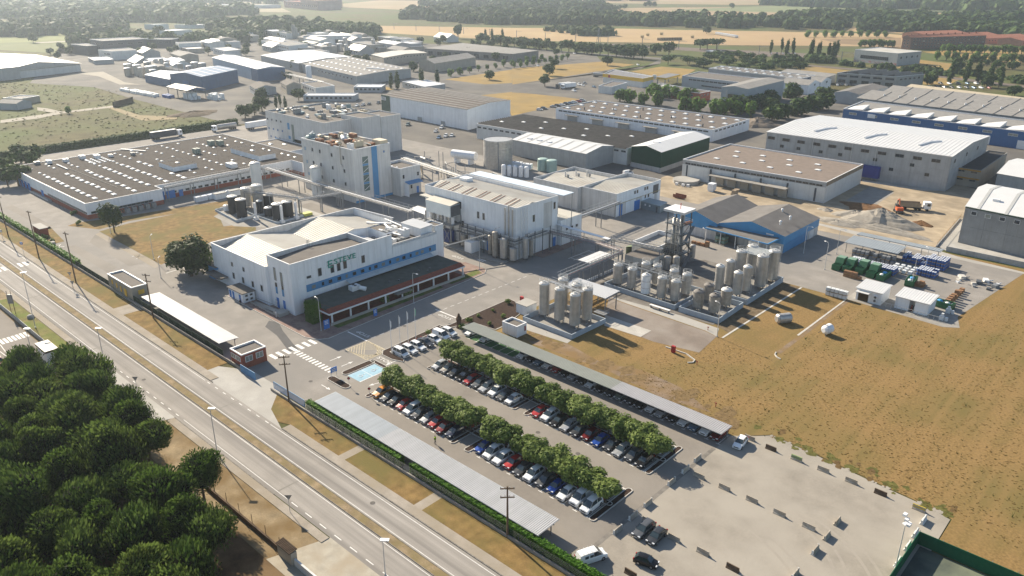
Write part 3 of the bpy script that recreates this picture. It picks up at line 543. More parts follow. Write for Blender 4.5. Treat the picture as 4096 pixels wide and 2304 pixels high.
# ---- leaf crowns: several shared meshes, many small faces through the crown
def crown_mesh(name, rx, ry, rz, n, leaf, mats, seed, lumps=9, flat=0.0, droop=.5, core=True, upright=0.0, spread=.62):
    r = random.Random(seed); b = MB(); L = []
    for k in range(lumps):
        a = r.uniform(0,6.283); u = r.random()**.5*spread; z = r.uniform(-.35,.5)
        L.append((math.cos(a)*u*rx, math.sin(a)*u*ry, z*rz*(1-flat), r.uniform(.38,.62) if spread > .5 else r.uniform(.5,.72)))
    for k in range(n):
        lx, ly, lz, s = L[r.randrange(lumps)]
        v = Vector((r.gauss(0,1), r.gauss(0,1), r.gauss(.25,1))).normalized(); q = r.uniform(.72,1.08) if r.random() < .8 else r.uniform(.3,.7)
        p = Vector((lx+v.x*rx*s*q, ly+v.y*ry*s*q, lz+v.z*rz*s*1.15*q))
        nrm = (v+Vector((r.uniform(-1,1),r.uniform(-1,1),r.uniform(-1,1)+droop))*.7).normalized()
        t = nrm.orthogonal().normalized()
        if upright: t = (Vector((0,0,1))*upright+t*.6+v*.4).normalized(); nrm = (v-t*v.dot(t)); nrm = nrm.normalized() if nrm.length > .05 else t.orthogonal().normalized()
        t2 = nrm.cross(t).normalized(); a = r.uniform(0,6.283) if not upright else 0
        d1 = (t*math.cos(a)+t2*math.sin(a))*leaf*r.uniform(.6,1.3); d2 = (t2*math.cos(a)-t*math.sin(a))*leaf*r.uniform(.35,.7)*(1 if not upright else .75)
        b.poly([tuple(p-d1),tuple(p+d2-d1*.1),tuple(p+d1),tuple(p-d2+d1*.1)], 0 if r.random() < .6 else 1)
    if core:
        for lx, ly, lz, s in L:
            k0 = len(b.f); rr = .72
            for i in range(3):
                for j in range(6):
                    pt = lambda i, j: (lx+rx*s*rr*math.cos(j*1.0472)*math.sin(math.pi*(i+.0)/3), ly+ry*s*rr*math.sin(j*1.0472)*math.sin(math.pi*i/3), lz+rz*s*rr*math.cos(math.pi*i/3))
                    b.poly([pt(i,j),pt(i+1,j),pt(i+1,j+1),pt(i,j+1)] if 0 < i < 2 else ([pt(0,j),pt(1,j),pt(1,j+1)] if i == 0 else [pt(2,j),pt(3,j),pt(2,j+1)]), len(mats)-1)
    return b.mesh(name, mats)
def trunk_mesh(name, h, r0, r1, limbs, seed, m, spread=.5, bend=.15):
    r = random.Random(seed); b = MB(); p = Vector((0,0,-.1)); n = 4; rad = r0
    for k in range(n):
        q = Vector((r.uniform(-bend,bend)*k*.5, r.uniform(-bend,bend)*k*.5, h*(k+1)/n)); rq = r0+(r1-r0)*(k+1)/n
        b.tube(p, q, rad, 6, 0, rq, False); p, rad = q, rq
    for k in range(limbs):
        a = 6.283*k/limbs+r.uniform(-.4,.4); z = h*r.uniform(.62,.95); l = h*spread*r.uniform(.7,1.2)
        b.tube((p.x*.8,p.y*.8,z), (p.x+math.cos(a)*l, p.y+math.sin(a)*l, z+l*r.uniform(.4,.9)), r1*.8, 5, 0, r1*.25)
    return b.mesh(name, [m])
barkm = mat('tree_bark', (.12,.09,.065), .95, .25, 2, bump=.4)
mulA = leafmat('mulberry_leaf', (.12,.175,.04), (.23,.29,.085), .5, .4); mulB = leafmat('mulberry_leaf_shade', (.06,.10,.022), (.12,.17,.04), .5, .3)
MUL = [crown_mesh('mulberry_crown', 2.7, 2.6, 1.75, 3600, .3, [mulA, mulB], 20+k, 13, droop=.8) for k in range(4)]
MULT = trunk_mesh('mulberry_trunk', 2.1, .16, .1, 5, 5, barkm, .5)
def tree(kind, crowns, trunk, x, y, h, s, label, group=None, cat='tree', k=None, zs=1.0, z0=0):
    t = thing(kind, label, cat, (x, y, z0), rnd.uniform(0, 6.28), group)
    link('crown', crowns[rnd.randrange(len(crowns)) if k is None else k % len(crowns)], t, (0,0,h), 0, (s,s,s*zs))
    if trunk: link('trunk', trunk, t, (0,0,0), 0, (s,s,max(.3,h/ (2.1 if trunk == MULT else 6.0))))
    return t
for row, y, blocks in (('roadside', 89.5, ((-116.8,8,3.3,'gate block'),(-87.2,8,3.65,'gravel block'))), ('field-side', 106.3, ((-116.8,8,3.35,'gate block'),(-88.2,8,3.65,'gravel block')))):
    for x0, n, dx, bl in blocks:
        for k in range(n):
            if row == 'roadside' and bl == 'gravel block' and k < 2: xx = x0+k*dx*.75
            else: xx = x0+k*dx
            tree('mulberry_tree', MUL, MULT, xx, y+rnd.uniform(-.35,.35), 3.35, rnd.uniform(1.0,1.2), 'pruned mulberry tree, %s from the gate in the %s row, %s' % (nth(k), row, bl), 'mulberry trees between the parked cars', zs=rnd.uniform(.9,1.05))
# ---- hedge and wall along the road
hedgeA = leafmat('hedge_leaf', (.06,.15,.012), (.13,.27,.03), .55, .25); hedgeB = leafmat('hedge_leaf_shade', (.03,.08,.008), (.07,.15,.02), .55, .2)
def hedge(name, label, x0, x1, y0, y1, z0, z1, dens=30, leaf=.16, mats=None, cat='hedge', group=None, seed=1):
    r = random.Random(seed); b = MB(); nx = max(2, int(abs(x1-x0)/1.2)); ny = max(2, int(abs(y1-y0)/1.2)); mats = mats or [hedgeA, hedgeB]
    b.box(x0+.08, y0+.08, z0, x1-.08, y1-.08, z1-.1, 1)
    A = [('t',(x1-x0)*(y1-y0)),('s',(x1-x0)*(z1-z0)),('n',(x1-x0)*(z1-z0)*.5),('e',(y1-y0)*(z1-z0)),('w',(y1-y0)*(z1-z0)*.5)]
    for f, ar in A:
        for k in range(int(ar*dens)):
            u, v = r.random(), r.random(); o = r.uniform(-.1,.14)
            X, Y, Z = x0+(x1-x0)*u, y0+(y1-y0)*v, z0+(z1-z0)*v
            p, nv = {'t':((X,Y,z1+o),(0,0,1)),'s':((X,y0-o,Z),(0,-1,0)),'n':((X,y1+o,Z),(0,1,0)),'e':((x1+o,y0+(y1-y0)*u,Z),(1,0,0)),'w':((x0-o,y0+(y1-y0)*u,Z),(-1,0,0))}[f]
            nv = (Vector(nv)+Vector((r.uniform(-1,1),r.uniform(-1,1),r.uniform(-.6,1)))*.8).normalized(); t = nv.orthogonal().normalized(); t2 = nv.cross(t); p = Vector(p); d1 = t*leaf*r.uniform(.7,1.4); d2 = t2*leaf*r.uniform(.5,.9)
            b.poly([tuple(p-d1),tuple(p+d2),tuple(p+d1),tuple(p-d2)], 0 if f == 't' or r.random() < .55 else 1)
    return solo(name, label, cat, b, mats, group, at=((x0+x1)/2,(y0+y1)/2,z0))
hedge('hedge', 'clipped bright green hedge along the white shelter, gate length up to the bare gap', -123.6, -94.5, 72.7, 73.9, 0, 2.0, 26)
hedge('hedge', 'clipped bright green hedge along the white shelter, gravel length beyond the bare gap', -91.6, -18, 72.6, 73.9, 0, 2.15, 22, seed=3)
hedge('hedge', 'clipped hedge along the factory wall, far end by the brick bunker', -420, -244, 72.9, 74.2, 0, 1.9, 9, .28, seed=4)
hedge('hedge', 'tall dark clipped bush at the corner of the office canopy', -160.4, -157.2, 97.0, 99.6, 0, 5.4, 30, .2, [hedgeB, hedgeB], seed=5)
hedge('hedge', 'low clipped hedge behind the big spreading tree', -215.5, -209, 98.5, 100, 0, 1.6, 22, .2, seed=6)
wl = thing('boundary_wall', 'low grey concrete boundary wall with mesh fence along the roadside grass', 'wall', (-70,72.2,0))
for x0, x1 in ((-135.8,-104),(-103.96,-60),(-59.96,-18)): part('wall_base', MB().box(x0,72.05,0,x1,72.3,.55), concrete, wl)
for k in range(43): part('fence_post', MB().tube((-123+k*2.5,72.18,.5),(-123+k*2.5,72.18,1.95),.03,4), steeldark, wl)
b = MB(); [b.tube((-123,72.18,z),(-18,72.18,z),.012,3) for z in (.8,1.1,1.4,1.7,1.95)]; part('fence_wire', b, steeldark, wl, kind='stuff')
wl = thing('boundary_wall', 'long grey boundary wall from the gatehouse to the brick bunker', 'wall', (-250,72.5,0))
for k in range(14):
    x = -146.6-k*20; part('wall_base', MB().box(x-19.96,72.4,0,x,72.65,.75), concrete, wl)
for k in range(70): part('fence_post', MB().tube((-147-k*3.0,72.52,.7),(-147-k*3.0,72.52,2.0),.03,4), steeldark, wl)
b = MB(); b.box(-244,72.9,.3,-157,73.0,1.95); part('screen', b, mat('dark_screen_mesh', (.02,.04,.025), .9, .15, 1), wl)
# sliding gate
gt = thing('sliding_gate', 'blue barred sliding gate on the low wall by the timber pole', 'gate', (-130,72.9,0))
part('gate_frame', MB().path([(-135.6,72.8,.35),(-135.6,72.8,1.9),(-124.2,72.8,1.9),(-124.2,72.8,.35),(-135.6,72.8,.35)],.06,4), bluep, gt)
for k in range(38): part('bar', cached('gatebar', lambda: None) or MB().box(-135.3+k*.3,72.77,.4,-135.2+k*.3,72.83,1.85), bluep, gt)
g2 = thing('sliding_gate', 'open blue gate leaf standing beside the brick gatehouse', 'gate', ((-144.8,72.1)+(0,)))
x, y = (-144.8,72.1)
part('gate_frame', MB().path([(x-3,y,.2),(x-3,y,1.9),(x+3,y,1.9),(x+3,y,.2),(x-3,y,.2)],.06,4), bluep, g2)
for k in range(20): part('bar', MB().box(x-2.9+k*.3,y-.03,.25,x-2.78+k*.3,y+.03,1.85), bluep, g2)
# ---- concrete barriers (one proto per finish)
barA = mat('barrier_concrete', (.42,.38,.32), .9, .2, 1.5, col2=(.33,.28,.22), c2scale=.8, bump=.3); barB = mat('barrier_dark', (.12,.085,.06), .9, .25, 1.5); barG = mat('barrier_green_band', (.2,.3,.1), .8, .1, 1); barY = mat('barrier_yellow_band', (.45,.34,.06), .8, .1, 1); barW = mat('barrier_white', (.66,.66,.64), .8, .1, 1)
def barrier(x, y, rot, kind, label):
    t = thing('jersey_barrier', label, 'barrier', (x,y,.02), rot, 'concrete barriers on the gravel lot')
    def body():
        b = MB(); pr = [(-.3,0),(-.3,.1),(-.14,.32),(-.08,.82),(.08,.82),(.14,.32),(.3,.1),(.3,0)]
        for q, e in zip(pr, pr[1:]): b.poly([(-1,q[0],q[1]),(1,q[0],q[1]),(1,e[0],e[1]),(-1,e[0],e[1])][::-1])
        b.poly([(-1,a,c) for a, c in pr][::-1]); b.poly([(1,a,c) for a, c in pr]); return b
    o = link('body', cached('barbody', lambda: body().mesh('barrier_body', [barA])), t); o.material_slots[0].link = 'OBJECT'; o.material_slots[0].material = {'d':barB,'w':barW}.get(kind, barA)
    def endm():
        b = MB(); b.prism([(-.04,-.31),(.04,-.31),(.04,.31),(-.04,.31)],0,.11); b.prism([(-.04,-.16),(.04,-.16),(.04,.16),(-.04,.16)],.11,.85); return b.mesh('barrier_end', [barW])
    if kind in 'aw':
        for s in (-1,1): link('end_plate', cached('barend', endm), t, (s*1.02,0,0))
    if kind in 'gy':
        o = link('band', cached('barband', lambda: MB().box(-.98,-.1,.83,.98,.1,.87).box(-.95,-.15,.42,.95,-.11,.62).mesh('barrier_band', [barY])), t); o.material_slots[0].link = 'OBJECT'; o.material_slots[0].material = barG if kind == 'g' else barY
    return t
for k, p in enumerate((((-56.9,110.6)),((-56.7,106.2)),((-56.6,101.5)),((-56.3,93.8)),((-56.2,89.4)),((-56.0,84.9)))):
    barrier(p[0], p[1], math.pi/2, 'a', 'concrete barrier with white ends, %s from the long shelter on the paving joint' % nth(k))
for k, p in enumerate((((-54.0,106.2)),((-49.1,106.2)),((-44.1,106.3)),((-39.2,106.1)),((-34.3,106.1)))):
    barrier(p[0], p[1], .0, 'b', 'grey concrete barrier lying along the middle line of the gravel, %s from the trees' % nth(k))
for k, p in enumerate((((-53.7,90.0)),((-48.5,89.3)),((-43.6,89.6)),((-38.6,89.5)))):
    barrier(p[0], p[1], .0, 'bbbd'[k], 'concrete barrier along the hedge-side line of the gravel, %s from the grey estate car' % nth(k))
barrier((-49.0,78.4)[0], (-49.0,78.4)[1], .0, 'd', 'dark brown barrier near the hedge beyond the white van')
for k, p in enumerate((((-53.2,123.2)),((-48.7,122.7)),((-43.8,122.7)),((-38.9,122.7)),((-34.0,122.7)),((-29.1,122.7)),((-23.0,122.7)))):
    barrier(p[0], p[1], .0, 'bdgbbdy'[k], ('concrete','dark brown','green striped','weathered','brown topped','dark stained','yellow striped')[k]+' barrier at the field edge of the gravel, '+nth(k)+' from the shelter')
for k, p in enumerate((((-31.5,110.5)),((-31.3,105.9)),((-31.3,101.5)),((-31.3,94.5)))):
    barrier(p[0], p[1], math.pi/2, 'bbaa'[k], 'concrete barrier standing crosswise on the gravel, %s from the field edge' % nth(k))
for k, p in enumerate((((-21.5,120.1)),((-21.4,115.9)),((-21.3,112.0)),((-21.2,107.2)))):
    barrier(p[0], p[1], math.pi/2, 'w', 'white barrier against the green court fence, %s from the field edge' % nth(k))
# ---- court with green windbreak
ct = thing('sports_court', 'sunken dark court behind a green windbreak fence at the gravel edge', 'court', (-10,112,0))
gm = mat('green_windbreak', (.015,.10,.05), .85, .1, 2); part('fence_panel', MB().box(-20.5,113.95,0,20,114.05,2.3), gm, ct); part('fence_panel', MB().box(-20.6,60,0,-20.5,114.05,2.3), gm, ct)
part('playing_surface', sheet([(-20,70),(20,70),(20,113.6),(-20,113.6)], .03), mat('court_surface', (.07,.085,.075), .85, .15, .3, col2=(.16,.18,.13), c2scale=.12), ct)
for k in range(12): part('fence_post', MB().tube((-20.5+k*3.3,114.1,0),(-20.5+k*3.3,114.1,2.5),.05,5), steel, ct)
# ---- poles, lamps, signs, flags
def lamp(x, y, h, rot, label, arm=1.3, group='street lamps', flat=False, name='street_lamp'):
    t = thing(name, label, 'lamp', (x,y,0), rot, group)
    link('post', cached(('lp',h), lambda: MB().tube((0,0,0),(0,0,h-.5),.10,6,0,.06).mesh('lamp_post', [galv])), t)
    link('base', cached('lb', lambda: MB().frust(0,0,0,.35,.2,.14,8).mesh('lamp_base', [galv])), t)
    if flat:
        link('lamp_head', cached('lhf', lambda: MB().box(-.35,-.3,-.06,.95,.3,.08).mesh('lamp_head_flat', [framew])), t, (0,0,h-.45))
    else:
        link('arm', cached(('la',arm), lambda: MB().path([(0,0,-.5),(.06,0,-.15),(.35,0,0.05),(arm,0,.08)],.045,5).mesh('lamp_arm', [galv])), t, (0,0,h))
        link('lamp_head', cached('lh', lambda: MB().frust(0,0,-.06,.12,.24,.16,8).tube((-.3,0,.05),(.35,0,.02),.14,6,0,.1).mesh('lamp_head', [framew])), t, (arm+.2,0,h))
    return t
for k, (i, j, x, y, yt) in enumerate(((0,2,370,420,-300),(0,2,1065,790,380),(0,2,2150,1449,1180),(1,3,1300,1440,1055))): pass
lamp((-206.0,49.5)[0], (-206.0,49.5)[1], 15.0, 1.2, 'tall street lamp in the weedy verge near the road sign', flat=True, group='tall lamps along the main road')
lamp((-171.8,52.7)[0], (-171.8,52.7)[1], 10.1, .7, 'tall street lamp at the corner of the pine grove by the driveway', flat=True, group='tall lamps along the main road')
lamp((-121.9,52.7)[0], (-121.9,52.7)[1], 10.2, .7, 'tall street lamp on the pavement beside the leaning pine', flat=True, group='tall lamps along the main road')
lamp((-75.2,54.0)[0], (-75.2,54.0)[1], 6.9, .7, 'tall street lamp beside the cracked concrete lay-by', flat=True, group='tall lamps along the main road')
lamp((-184.9,42.5)[0], (-184.9,42.5)[1], 9.3, .7, 'tall lamp on a grey post inside the marked customer lot', flat=True, group='tall lamps along the main road')
for (x, y), h, rot, l in (((-269.2,93.0),6.2,2.6,'white street lamp beside the cedar on the lawn corner'),((-233.1,91.3),7.6,2.4,'street lamp on the pale walkway between cedar and big tree'),((-216.4,85.8),6,2.4,'short dark post lamp near the painted bay by the big tree'),
    ((-152.6,96.2),8.6,3.0,'swan-neck street lamp at the office corner by the tall clipped bush'),((-149.2,122.9),8.6,.2,'swan-neck street lamp on the pavement in front of the office canopy'),((-154.0,152.3),9.1,.4,'street lamp at the lawn tip beyond the office canopy'),
    ((-238.9,156.0),7.5,.4,'street lamp beside the black tanks and the pipe bridge'),((-236.3,183.1),7.1,.4,'street lamp at the foot of the blue striped tower'),((-80.1,159.1),8.7,2.8,'lone lamp at the corner of the tank bund facing the field'),
    ((-79.8,221.6),8.3,2.6,'street lamp at the corner of the green skips'),((-82.6,237.4),8.1,.3,'street lamp beside the drum shelter post'),((-90.5,231.3),8.7,.3,'street lamp at the corner of the blue halls'),((-57.4,238.4),7.6,2.2,'street lamp among the blue drums'),((-56.5,224.5),8.4,.4,'street lamp between the last green skip and crates'),((-119.5,221.6),3.7,2.6,'lamp on the canopy edge of the blue halls')):
    lamp(x, y, max(3.5,h), rot, l, group='lamps inside the factory')
x, y = (-21.1,106.1); fl = lamp(x, y, 8.5, 1.1, 'tall floodlight mast with white lamps at the court fence', flat=True, name='floodlight_mast')
for k in range(3): link('floodlight', cached('fl', lambda: MB().box(-.35,-.25,-.2,.35,.25,.15).mesh('floodlight', [framew])), fl, (.3*k-.2,.7*k-.7,8.5+.3*k), .4)
def pole(x, y, h, label, ang=0, cross=1, insul=True):
    t = thing('utility_pole', label, 'pole', (x,y,0), ang, 'timber utility poles along the wall')
    link('mast', cached(('um',round(h)), lambda: MB().tube((0,0,0),(0,0,h),.2,6,0,.12).mesh('pole_mast', [wood])), t)
    for k in range(cross):
        link('crossarm', cached('uc', lambda: MB().box(-1.1,-.07,-.08,1.1,.07,.08).mesh('pole_crossarm', [wood])), t, (0,.16,h-.5-k*1.6))
        for q in (-1,-.35,.35,1): link('insulator', cached('ui', lambda: MB().cyl(0,0,0,.28,.08,6).mesh('insulator', [conclight])), t, (q,.16,h-.42-k*1.6))
pole(*(-290.2,68.5), 14.0, 'timber utility pole nearest the zebra crossing', .3)
pole(*(-260.2,68.0), 15.1, 'timber utility pole beside the brick bunker in the grass', .3)
pole(*(-230.6,67.9), 14.9, 'timber utility pole by the give way sign near the boundary wall', .3)
pole(-190.6, 71.9, 12, 'tall timber pole with tangled top between beige hut and white shelter', .5, 2)
pole(-128.9, 72.1, 10.6, 'timber utility pole behind the blue sliding gate', .9, 2)
pole(*(-67.8,72.2), 9.5, 'thick lattice timber pole at the hedge beside the white shelter', .8, 2)
signb = mat('sign_back_grey', (.3,.3,.3), .5, .1, 2, .3); signblue = mat('sign_blue', (.03,.16,.5), .5, .05, 1)
def tri_sign(x, y, h, rot, label):
    t = thing('give_way_sign', label, 'road sign', (x,y,0), rot, 'give way signs seen from behind')
    link('post', MB().tube((0,0,0),(0,0,h),.05,5).mesh('sign_post', [galv]), t)
    link('plate', cached('tri', lambda: MB().poly([(-.62,.05,.9),(0,.05,-.1),(.62,.05,.9)]).poly([(-.62,.02,.9),(.62,.02,.9),(0,.02,-.1)]).mesh('sign_plate', [signb])), t, (0,0,h-.75))
    return t
tri_sign(*(-153.9,52.2), 4.3, .75, 'give way triangle sign on the pavement opposite the gate')
tri_sign(*(-97.8,52.5), 3.3, .75, 'give way triangle sign at the dirt verge near the concrete lay-by')
tri_sign(*(-223.7,64.9), 3, .75, 'give way triangle sign by the road kerb near the beige hut')
tri_sign(*(-227.7,65.9), 4.3, .75, 'give way triangle sign in the grass beside the timber pole')
for (x, y), h, l in (((-266.0,65.7),4.5,'blue pedestrian crossing sign on a post beyond the zebra crossing'),((-289.8,66.7),3,'warning sign on a post at the zebra crossing')):
    t = thing('crossing_sign', l, 'road sign', (x,y,0), .8); link('post', MB().tube((0,0,0),(0,0,h),.05,5).mesh('sign_post', [galv]), t)
    link('plate', MB().box(-.4,-.02,-.4,.4,.02,.4).mesh('sign_plate', [signblue if 'blue' in l else signb]), t, (0,-.06,h-.4)); link('symbol', MB().poly([(-.25,-.03,-.25),(.25,-.03,-.25),(0,-.03,.25)]).mesh('sign_symbol', [framew]), t, (0,-.06,h-.4))
x, y = (-219.0,48.6); t = thing('site_board', 'tall narrow notice board on two posts in the weedy verge', 'sign', (x,y,0), .8)
for s in (-.5,.5): link('post', MB().tube((s,0,0),(s,0,6.5),.07,5).mesh('board_post', [wood]), t)
link('board', MB().box(-.7,-.05,3,.7,.05,5.5).mesh('board_face', [signb]), t)
for (x, y), wd, z0, z1, l in (((-152.3,97.7),1.6,.2,2.6,'blue notice board with pale text at the office lawn corner'),((-149.7,110.6),1.1,.2,2.2,'small blue notice board on the lawn before the canopy'),((-130.7,84.5),1.6,1.2,2.4,'blue direction sign on two posts in the small island')):
    t = thing('notice_board', l, 'sign', (x,y,.1), math.pi/2)
    link('board', MB().box(-wd/2,-.05,z0,wd/2,.05,z1).mesh('board_face', [signblue]), t)
    for s in (-1,1): link('post', MB().tube((s*wd*.42,.06,0),(s*wd*.42,.06,z1),.05,5).mesh('board_post', [galv]), t)
    for k in range(3): link('text_line', MB().box(-wd*.35,-.07,z1-.45-k*.35,wd*.3,-.055,z1-.3-k*.35).mesh('board_text', [framew]), t)
for (x, y), l in (((-124.9,84.2),'round no entry sign on the small island beside the blue bays'),((-118.2,84.4),'round sign on a post before the orange car')):
    t = thing('round_sign', l, 'road sign', (x,y,.1), .8); link('post', MB().tube((0,0,0),(0,0,2.1),.04,5).mesh('sign_post', [galv]), t); link('plate', MB().tube((0,-.05,2),(0,-.08,2),.32,12).mesh('sign_plate', [steeldark]), t); link('rim', MB().tube((0,-.085,2),(0,-.09,2),.2,12).mesh('sign_disc', [redp]), t)
FL = ((.7,.7,.72),(.7,.7,.72),(.7,.7,.72),(.3,.5,.38))
for k, p in enumerate(((-130.3,100.1), (-130.6,102.9), (-131.1,105.7), (-131.4,108.3))):
    t = thing('flagpole', ('flagpole with a limp pale flag, %s from the hatched box' % nth(k)) if k < 3 else 'flagpole with a limp green and white flag by the planted bed', 'flagpole', p+(.1,), 0, 'flagpoles in the planted bed')
    h = 8.6; link('mast', cached('fm', lambda: MB().tube((0,0,0),(0,0,h),.07,6,0,.04).mesh('flag_mast', [framew])), t)
    b = MB(); 
    for i in range(4): b.poly([(.05+.1*i,.03*(-1)**i,h-.2),(.15+.1*i,-.03*(-1)**i,h-.3-.05*i),(.1+.08*i,-.05*(-1)**i,h-2.2+.12*i),(.04+.07*i,.04*(-1)**i,h-2.3+.1*i)])
    link('flag', b.mesh('flag', [mat('flag_cloth_%d' % k, FL[k], .9, .1, 2)]), t)
# ================================================================ building helpers
def ctr(P): return (sum(p[0] for p in P)/len(P), sum(p[1] for p in P)/len(P), 0)
def walls(parent, P, h, m, z0=0, name='wall'):
    b = MB(); n = len(P)
    for i in range(n):
        p, q = P[i], P[(i+1) % n]; b.poly([(p[0],p[1],z0),(q[0],q[1],z0),(q[0],q[1],h),(p[0],p[1],h)])
    return part(name, b, m, parent)
def inset(P, d):
    c = ctr(P); out = []
    for x, y in P:
        out.append((x+(d if x < c[0] else -d), y+(d if y < c[1] else -d)))
    return out
def flat_roof(parent, P, h, m, cop=None, par=.5, cw=.25):
    """parapet with coping, roof sheet set down inside"""
    Q = inset(P, cw); b = MB(); n = len(P); part('roof', MB().poly([(x,y,h-par) for x, y in Q]), m, parent)
    O = inset(P, -.05)
    for i in range(n):
        j = (i+1) % n
        b.poly([(O[i][0],O[i][1],h+.06),(O[j][0],O[j][1],h+.06),(Q[j][0],Q[j][1],h+.06),(Q[i][0],Q[i][1],h+.06)])
        b.poly([(O[i][0],O[i][1],h-.2),(O[j][0],O[j][1],h-.2),(O[j][0],O[j][1],h+.06),(O[i][0],O[i][1],h+.06)])
        b.poly([(Q[j][0],Q[j][1],h-par),(Q[i][0],Q[i][1],h-par),(Q[i][0],Q[i][1],h+.06),(Q[j][0],Q[j][1],h+.06)])
    part('coping', b, cop or conclight, parent)
def gable_roof(parent, P, he, hr, m, axis='x', wall=None, over=.15, ribs=0, name='roof', ridge=.5):
    """P = A(-x,-y) B(+x,-y) C(+x,+y) D(-x,+y); ridge along A-B ('x') or B-C ('y')"""
    A, B, C, D = P
    if axis == 'y': A, B, C, D = B, C, D, A
    E, F = lerp(A, D, ridge), lerp(B, C, ridge); b = MB()
    def strip(p, q, zp, r, s, zr):
        n = max(1, ribs); 
        for k in range(n):
            t0, t1 = k/n, (k+1)/n; a0, a1, c0, c1 = lerp(p,q,t0), lerp(p,q,t1), lerp(s,r,t0), lerp(s,r,t1)
            if ribs:
                tm = t0+(t1-t0)*.8; am, cm = lerp(p,q,tm), lerp(s,r,tm)
                b.poly([(*a0,zp),(*am,zp),(*cm,zr),(*c0,zr)]); b.poly([(*am,zp),(*a1,zp+.09),(*c1,zr+.09),(*cm,zr)]); b.poly([(*a1,zp+.09),(*a1,zp),(*c1,zr),(*c1,zr+.09)])
            else: b.poly([(*a0,zp),(*a1,zp),(*c1,zr),(*c0,zr)])
    strip(A, B, he, F, E, hr); strip(C, D, he, E, F, hr)
    o = part(name, b, m, parent)
    if wall:
        part('gable_wall', MB().poly([(*A,he),(*E,hr-.02),(*D,he)]), wall, parent); part('gable_wall', MB().poly([(*B,he),(*C,he),(*F,hr-.02)]), wall, parent)
    return o
def place(parent, name, me, p, ang): return link(name, me, parent, tuple(Vector(p)-wloc(parent)), ang)
def win_meshes(w, h, fm, gm, fw=.09):
    def fr():
        b = MB(); b.box(-w/2-fw,-.09,-h/2-fw,w/2+fw,.02,-h/2); b.box(-w/2-fw,-.09,h/2,w/2+fw,.02,h/2+fw); b.box(-w/2-fw,-.09,-h/2,-w/2,.02,h/2); b.box(w/2,-.09,-h/2,w/2+fw,.02,h/2)
        if w > 1.5: b.box(-.03,-.07,-h/2,.03,.02,h/2)
        return b.mesh('window_frame', [fm])
    return cached(('wf',round(w,2),round(h,2),fm.name), fr), cached(('wp',round(w,2),round(h,2),gm.name), lambda: MB().box(-w/2,-.03,-h/2,w/2,.02,h/2).mesh('window_pane', [gm]))
def win(parent, p, ang, w, h, glass=None, frame=None, name='window'):
    a, c = win_meshes(w, h, frame or framem, glass or glassm); o = place(parent, name, a, p, ang); link('pane', c, o); return o
def winE(parent, X, lst, w, h, **k): return [win(parent, (X, y, z), R(90), w, h, **k) for y, z in lst]
def winS(parent, Y, lst, w, h, **k): return [win(parent, (x, Y, z), 0, w, h, **k) for x, z in lst]
def wrow(parent, p, q, z, n, w, h, t0=.0, t1=1.0, **k):
    """n windows spread along the face p->q (outward is to the right of p->q)"""
    a = math.atan2(q[1]-p[1], q[0]-p[0])
    for i in range(n):
        x, y = lerp(p, q, t0+(t1-t0)*(i+.5)/n); win(parent, (x, y, z), a, w, h, **k)
def door(parent, p, ang, w, h, m=None, name='door'):
    me = cached(('door',w,h,(m or bluedoor).name), lambda: MB().box(-w/2,-.06,0,w/2,.02,h).mesh('door_leaf', [m or bluedoor])); o = place(parent, name, me, p, ang)
    if w < 1.6: link('handle', cached('dh', lambda: MB().box(-.03,-.06,-.1,.03,0,.1).mesh('door_handle', [steel])), o, (w/2-.15,-.06,1.05))
    return o
def panels(parent, p, q, z0, z1, n, m, rows=1, gap=.05, name='panel', skip=()):
    a = math.atan2(q[1]-p[1], q[0]-p[0]); L = math.dist(p, q)/n; H = (z1-z0)/rows
    me = cached(('pan',round(L,3),round(H,3),m.name), lambda: MB().box(-L/2+gap/2,-.07,gap/2,L/2-gap/2,.0,H-gap/2).mesh('cladding_panel', [m]))
    for r in range(rows):
        for i in range(n):
            if (i, r) in skip: continue
            x, y = lerp(p, q, (i+.5)/n); place(parent, name, me, (x, y, z0+r*H), a)
domem = mat('skylight_dome', (.80,.80,.78), .35, .05, 2)
def skylights(parent, pts, z, L=1.9, W=1.3, h=.45):
    def mk():
        b = MB(); b.box(-L/2,-W/2,0,L/2,W/2,h*.5); p = [(-L/2-.08,-W/2-.08),(L/2+.08,-W/2-.08),(L/2+.08,W/2+.08),(-L/2-.08,W/2+.08)]; q = [(x*.45,y*.45) for x, y in p]
        for i in range(4): j = (i+1)%4; b.poly([(*p[i],h*.5),(*p[j],h*.5),(*q[j],h),(*q[i],h)])
        b.poly([(*t,h) for t in q]); return b.mesh('skylight', [domem])
    me = cached(('sky',L,W,h), mk)
    for x, y in pts: place(parent, 'skylight', me, (x, y, z), 0)
def hvac(parent, x, y, z, L, W, H, m=None, ang=0, name='air_handling_unit', fans=2):
    m = m or framew; o = place(parent, name, cached(('hv',L,W,H,m.name), lambda: MB().box(-L/2,-W/2,.15,L/2,W/2,H).box(-L/2+.1,-W/2+.1,0,L/2-.1,W/2-.1,.15).mesh('unit_case', [m])), (x,y,z), ang)
    for k in range(fans): link('fan', cached('fan', lambda: MB().cyl(0,0,0,.12,.38,10).mesh('unit_fan', [steeldark])), o, ((k+.5-fans/2)*L/max(1,fans),0,H))
    return o
def duct(parent, pts, r, m=None, name='duct', n=8): b = MB().path(pts, r, n); return part(name, b, m or framew, parent)
def bld(name, label, P, cat='building', group=None):
    return thing(name, label, cat, ctr(P), 0, group)
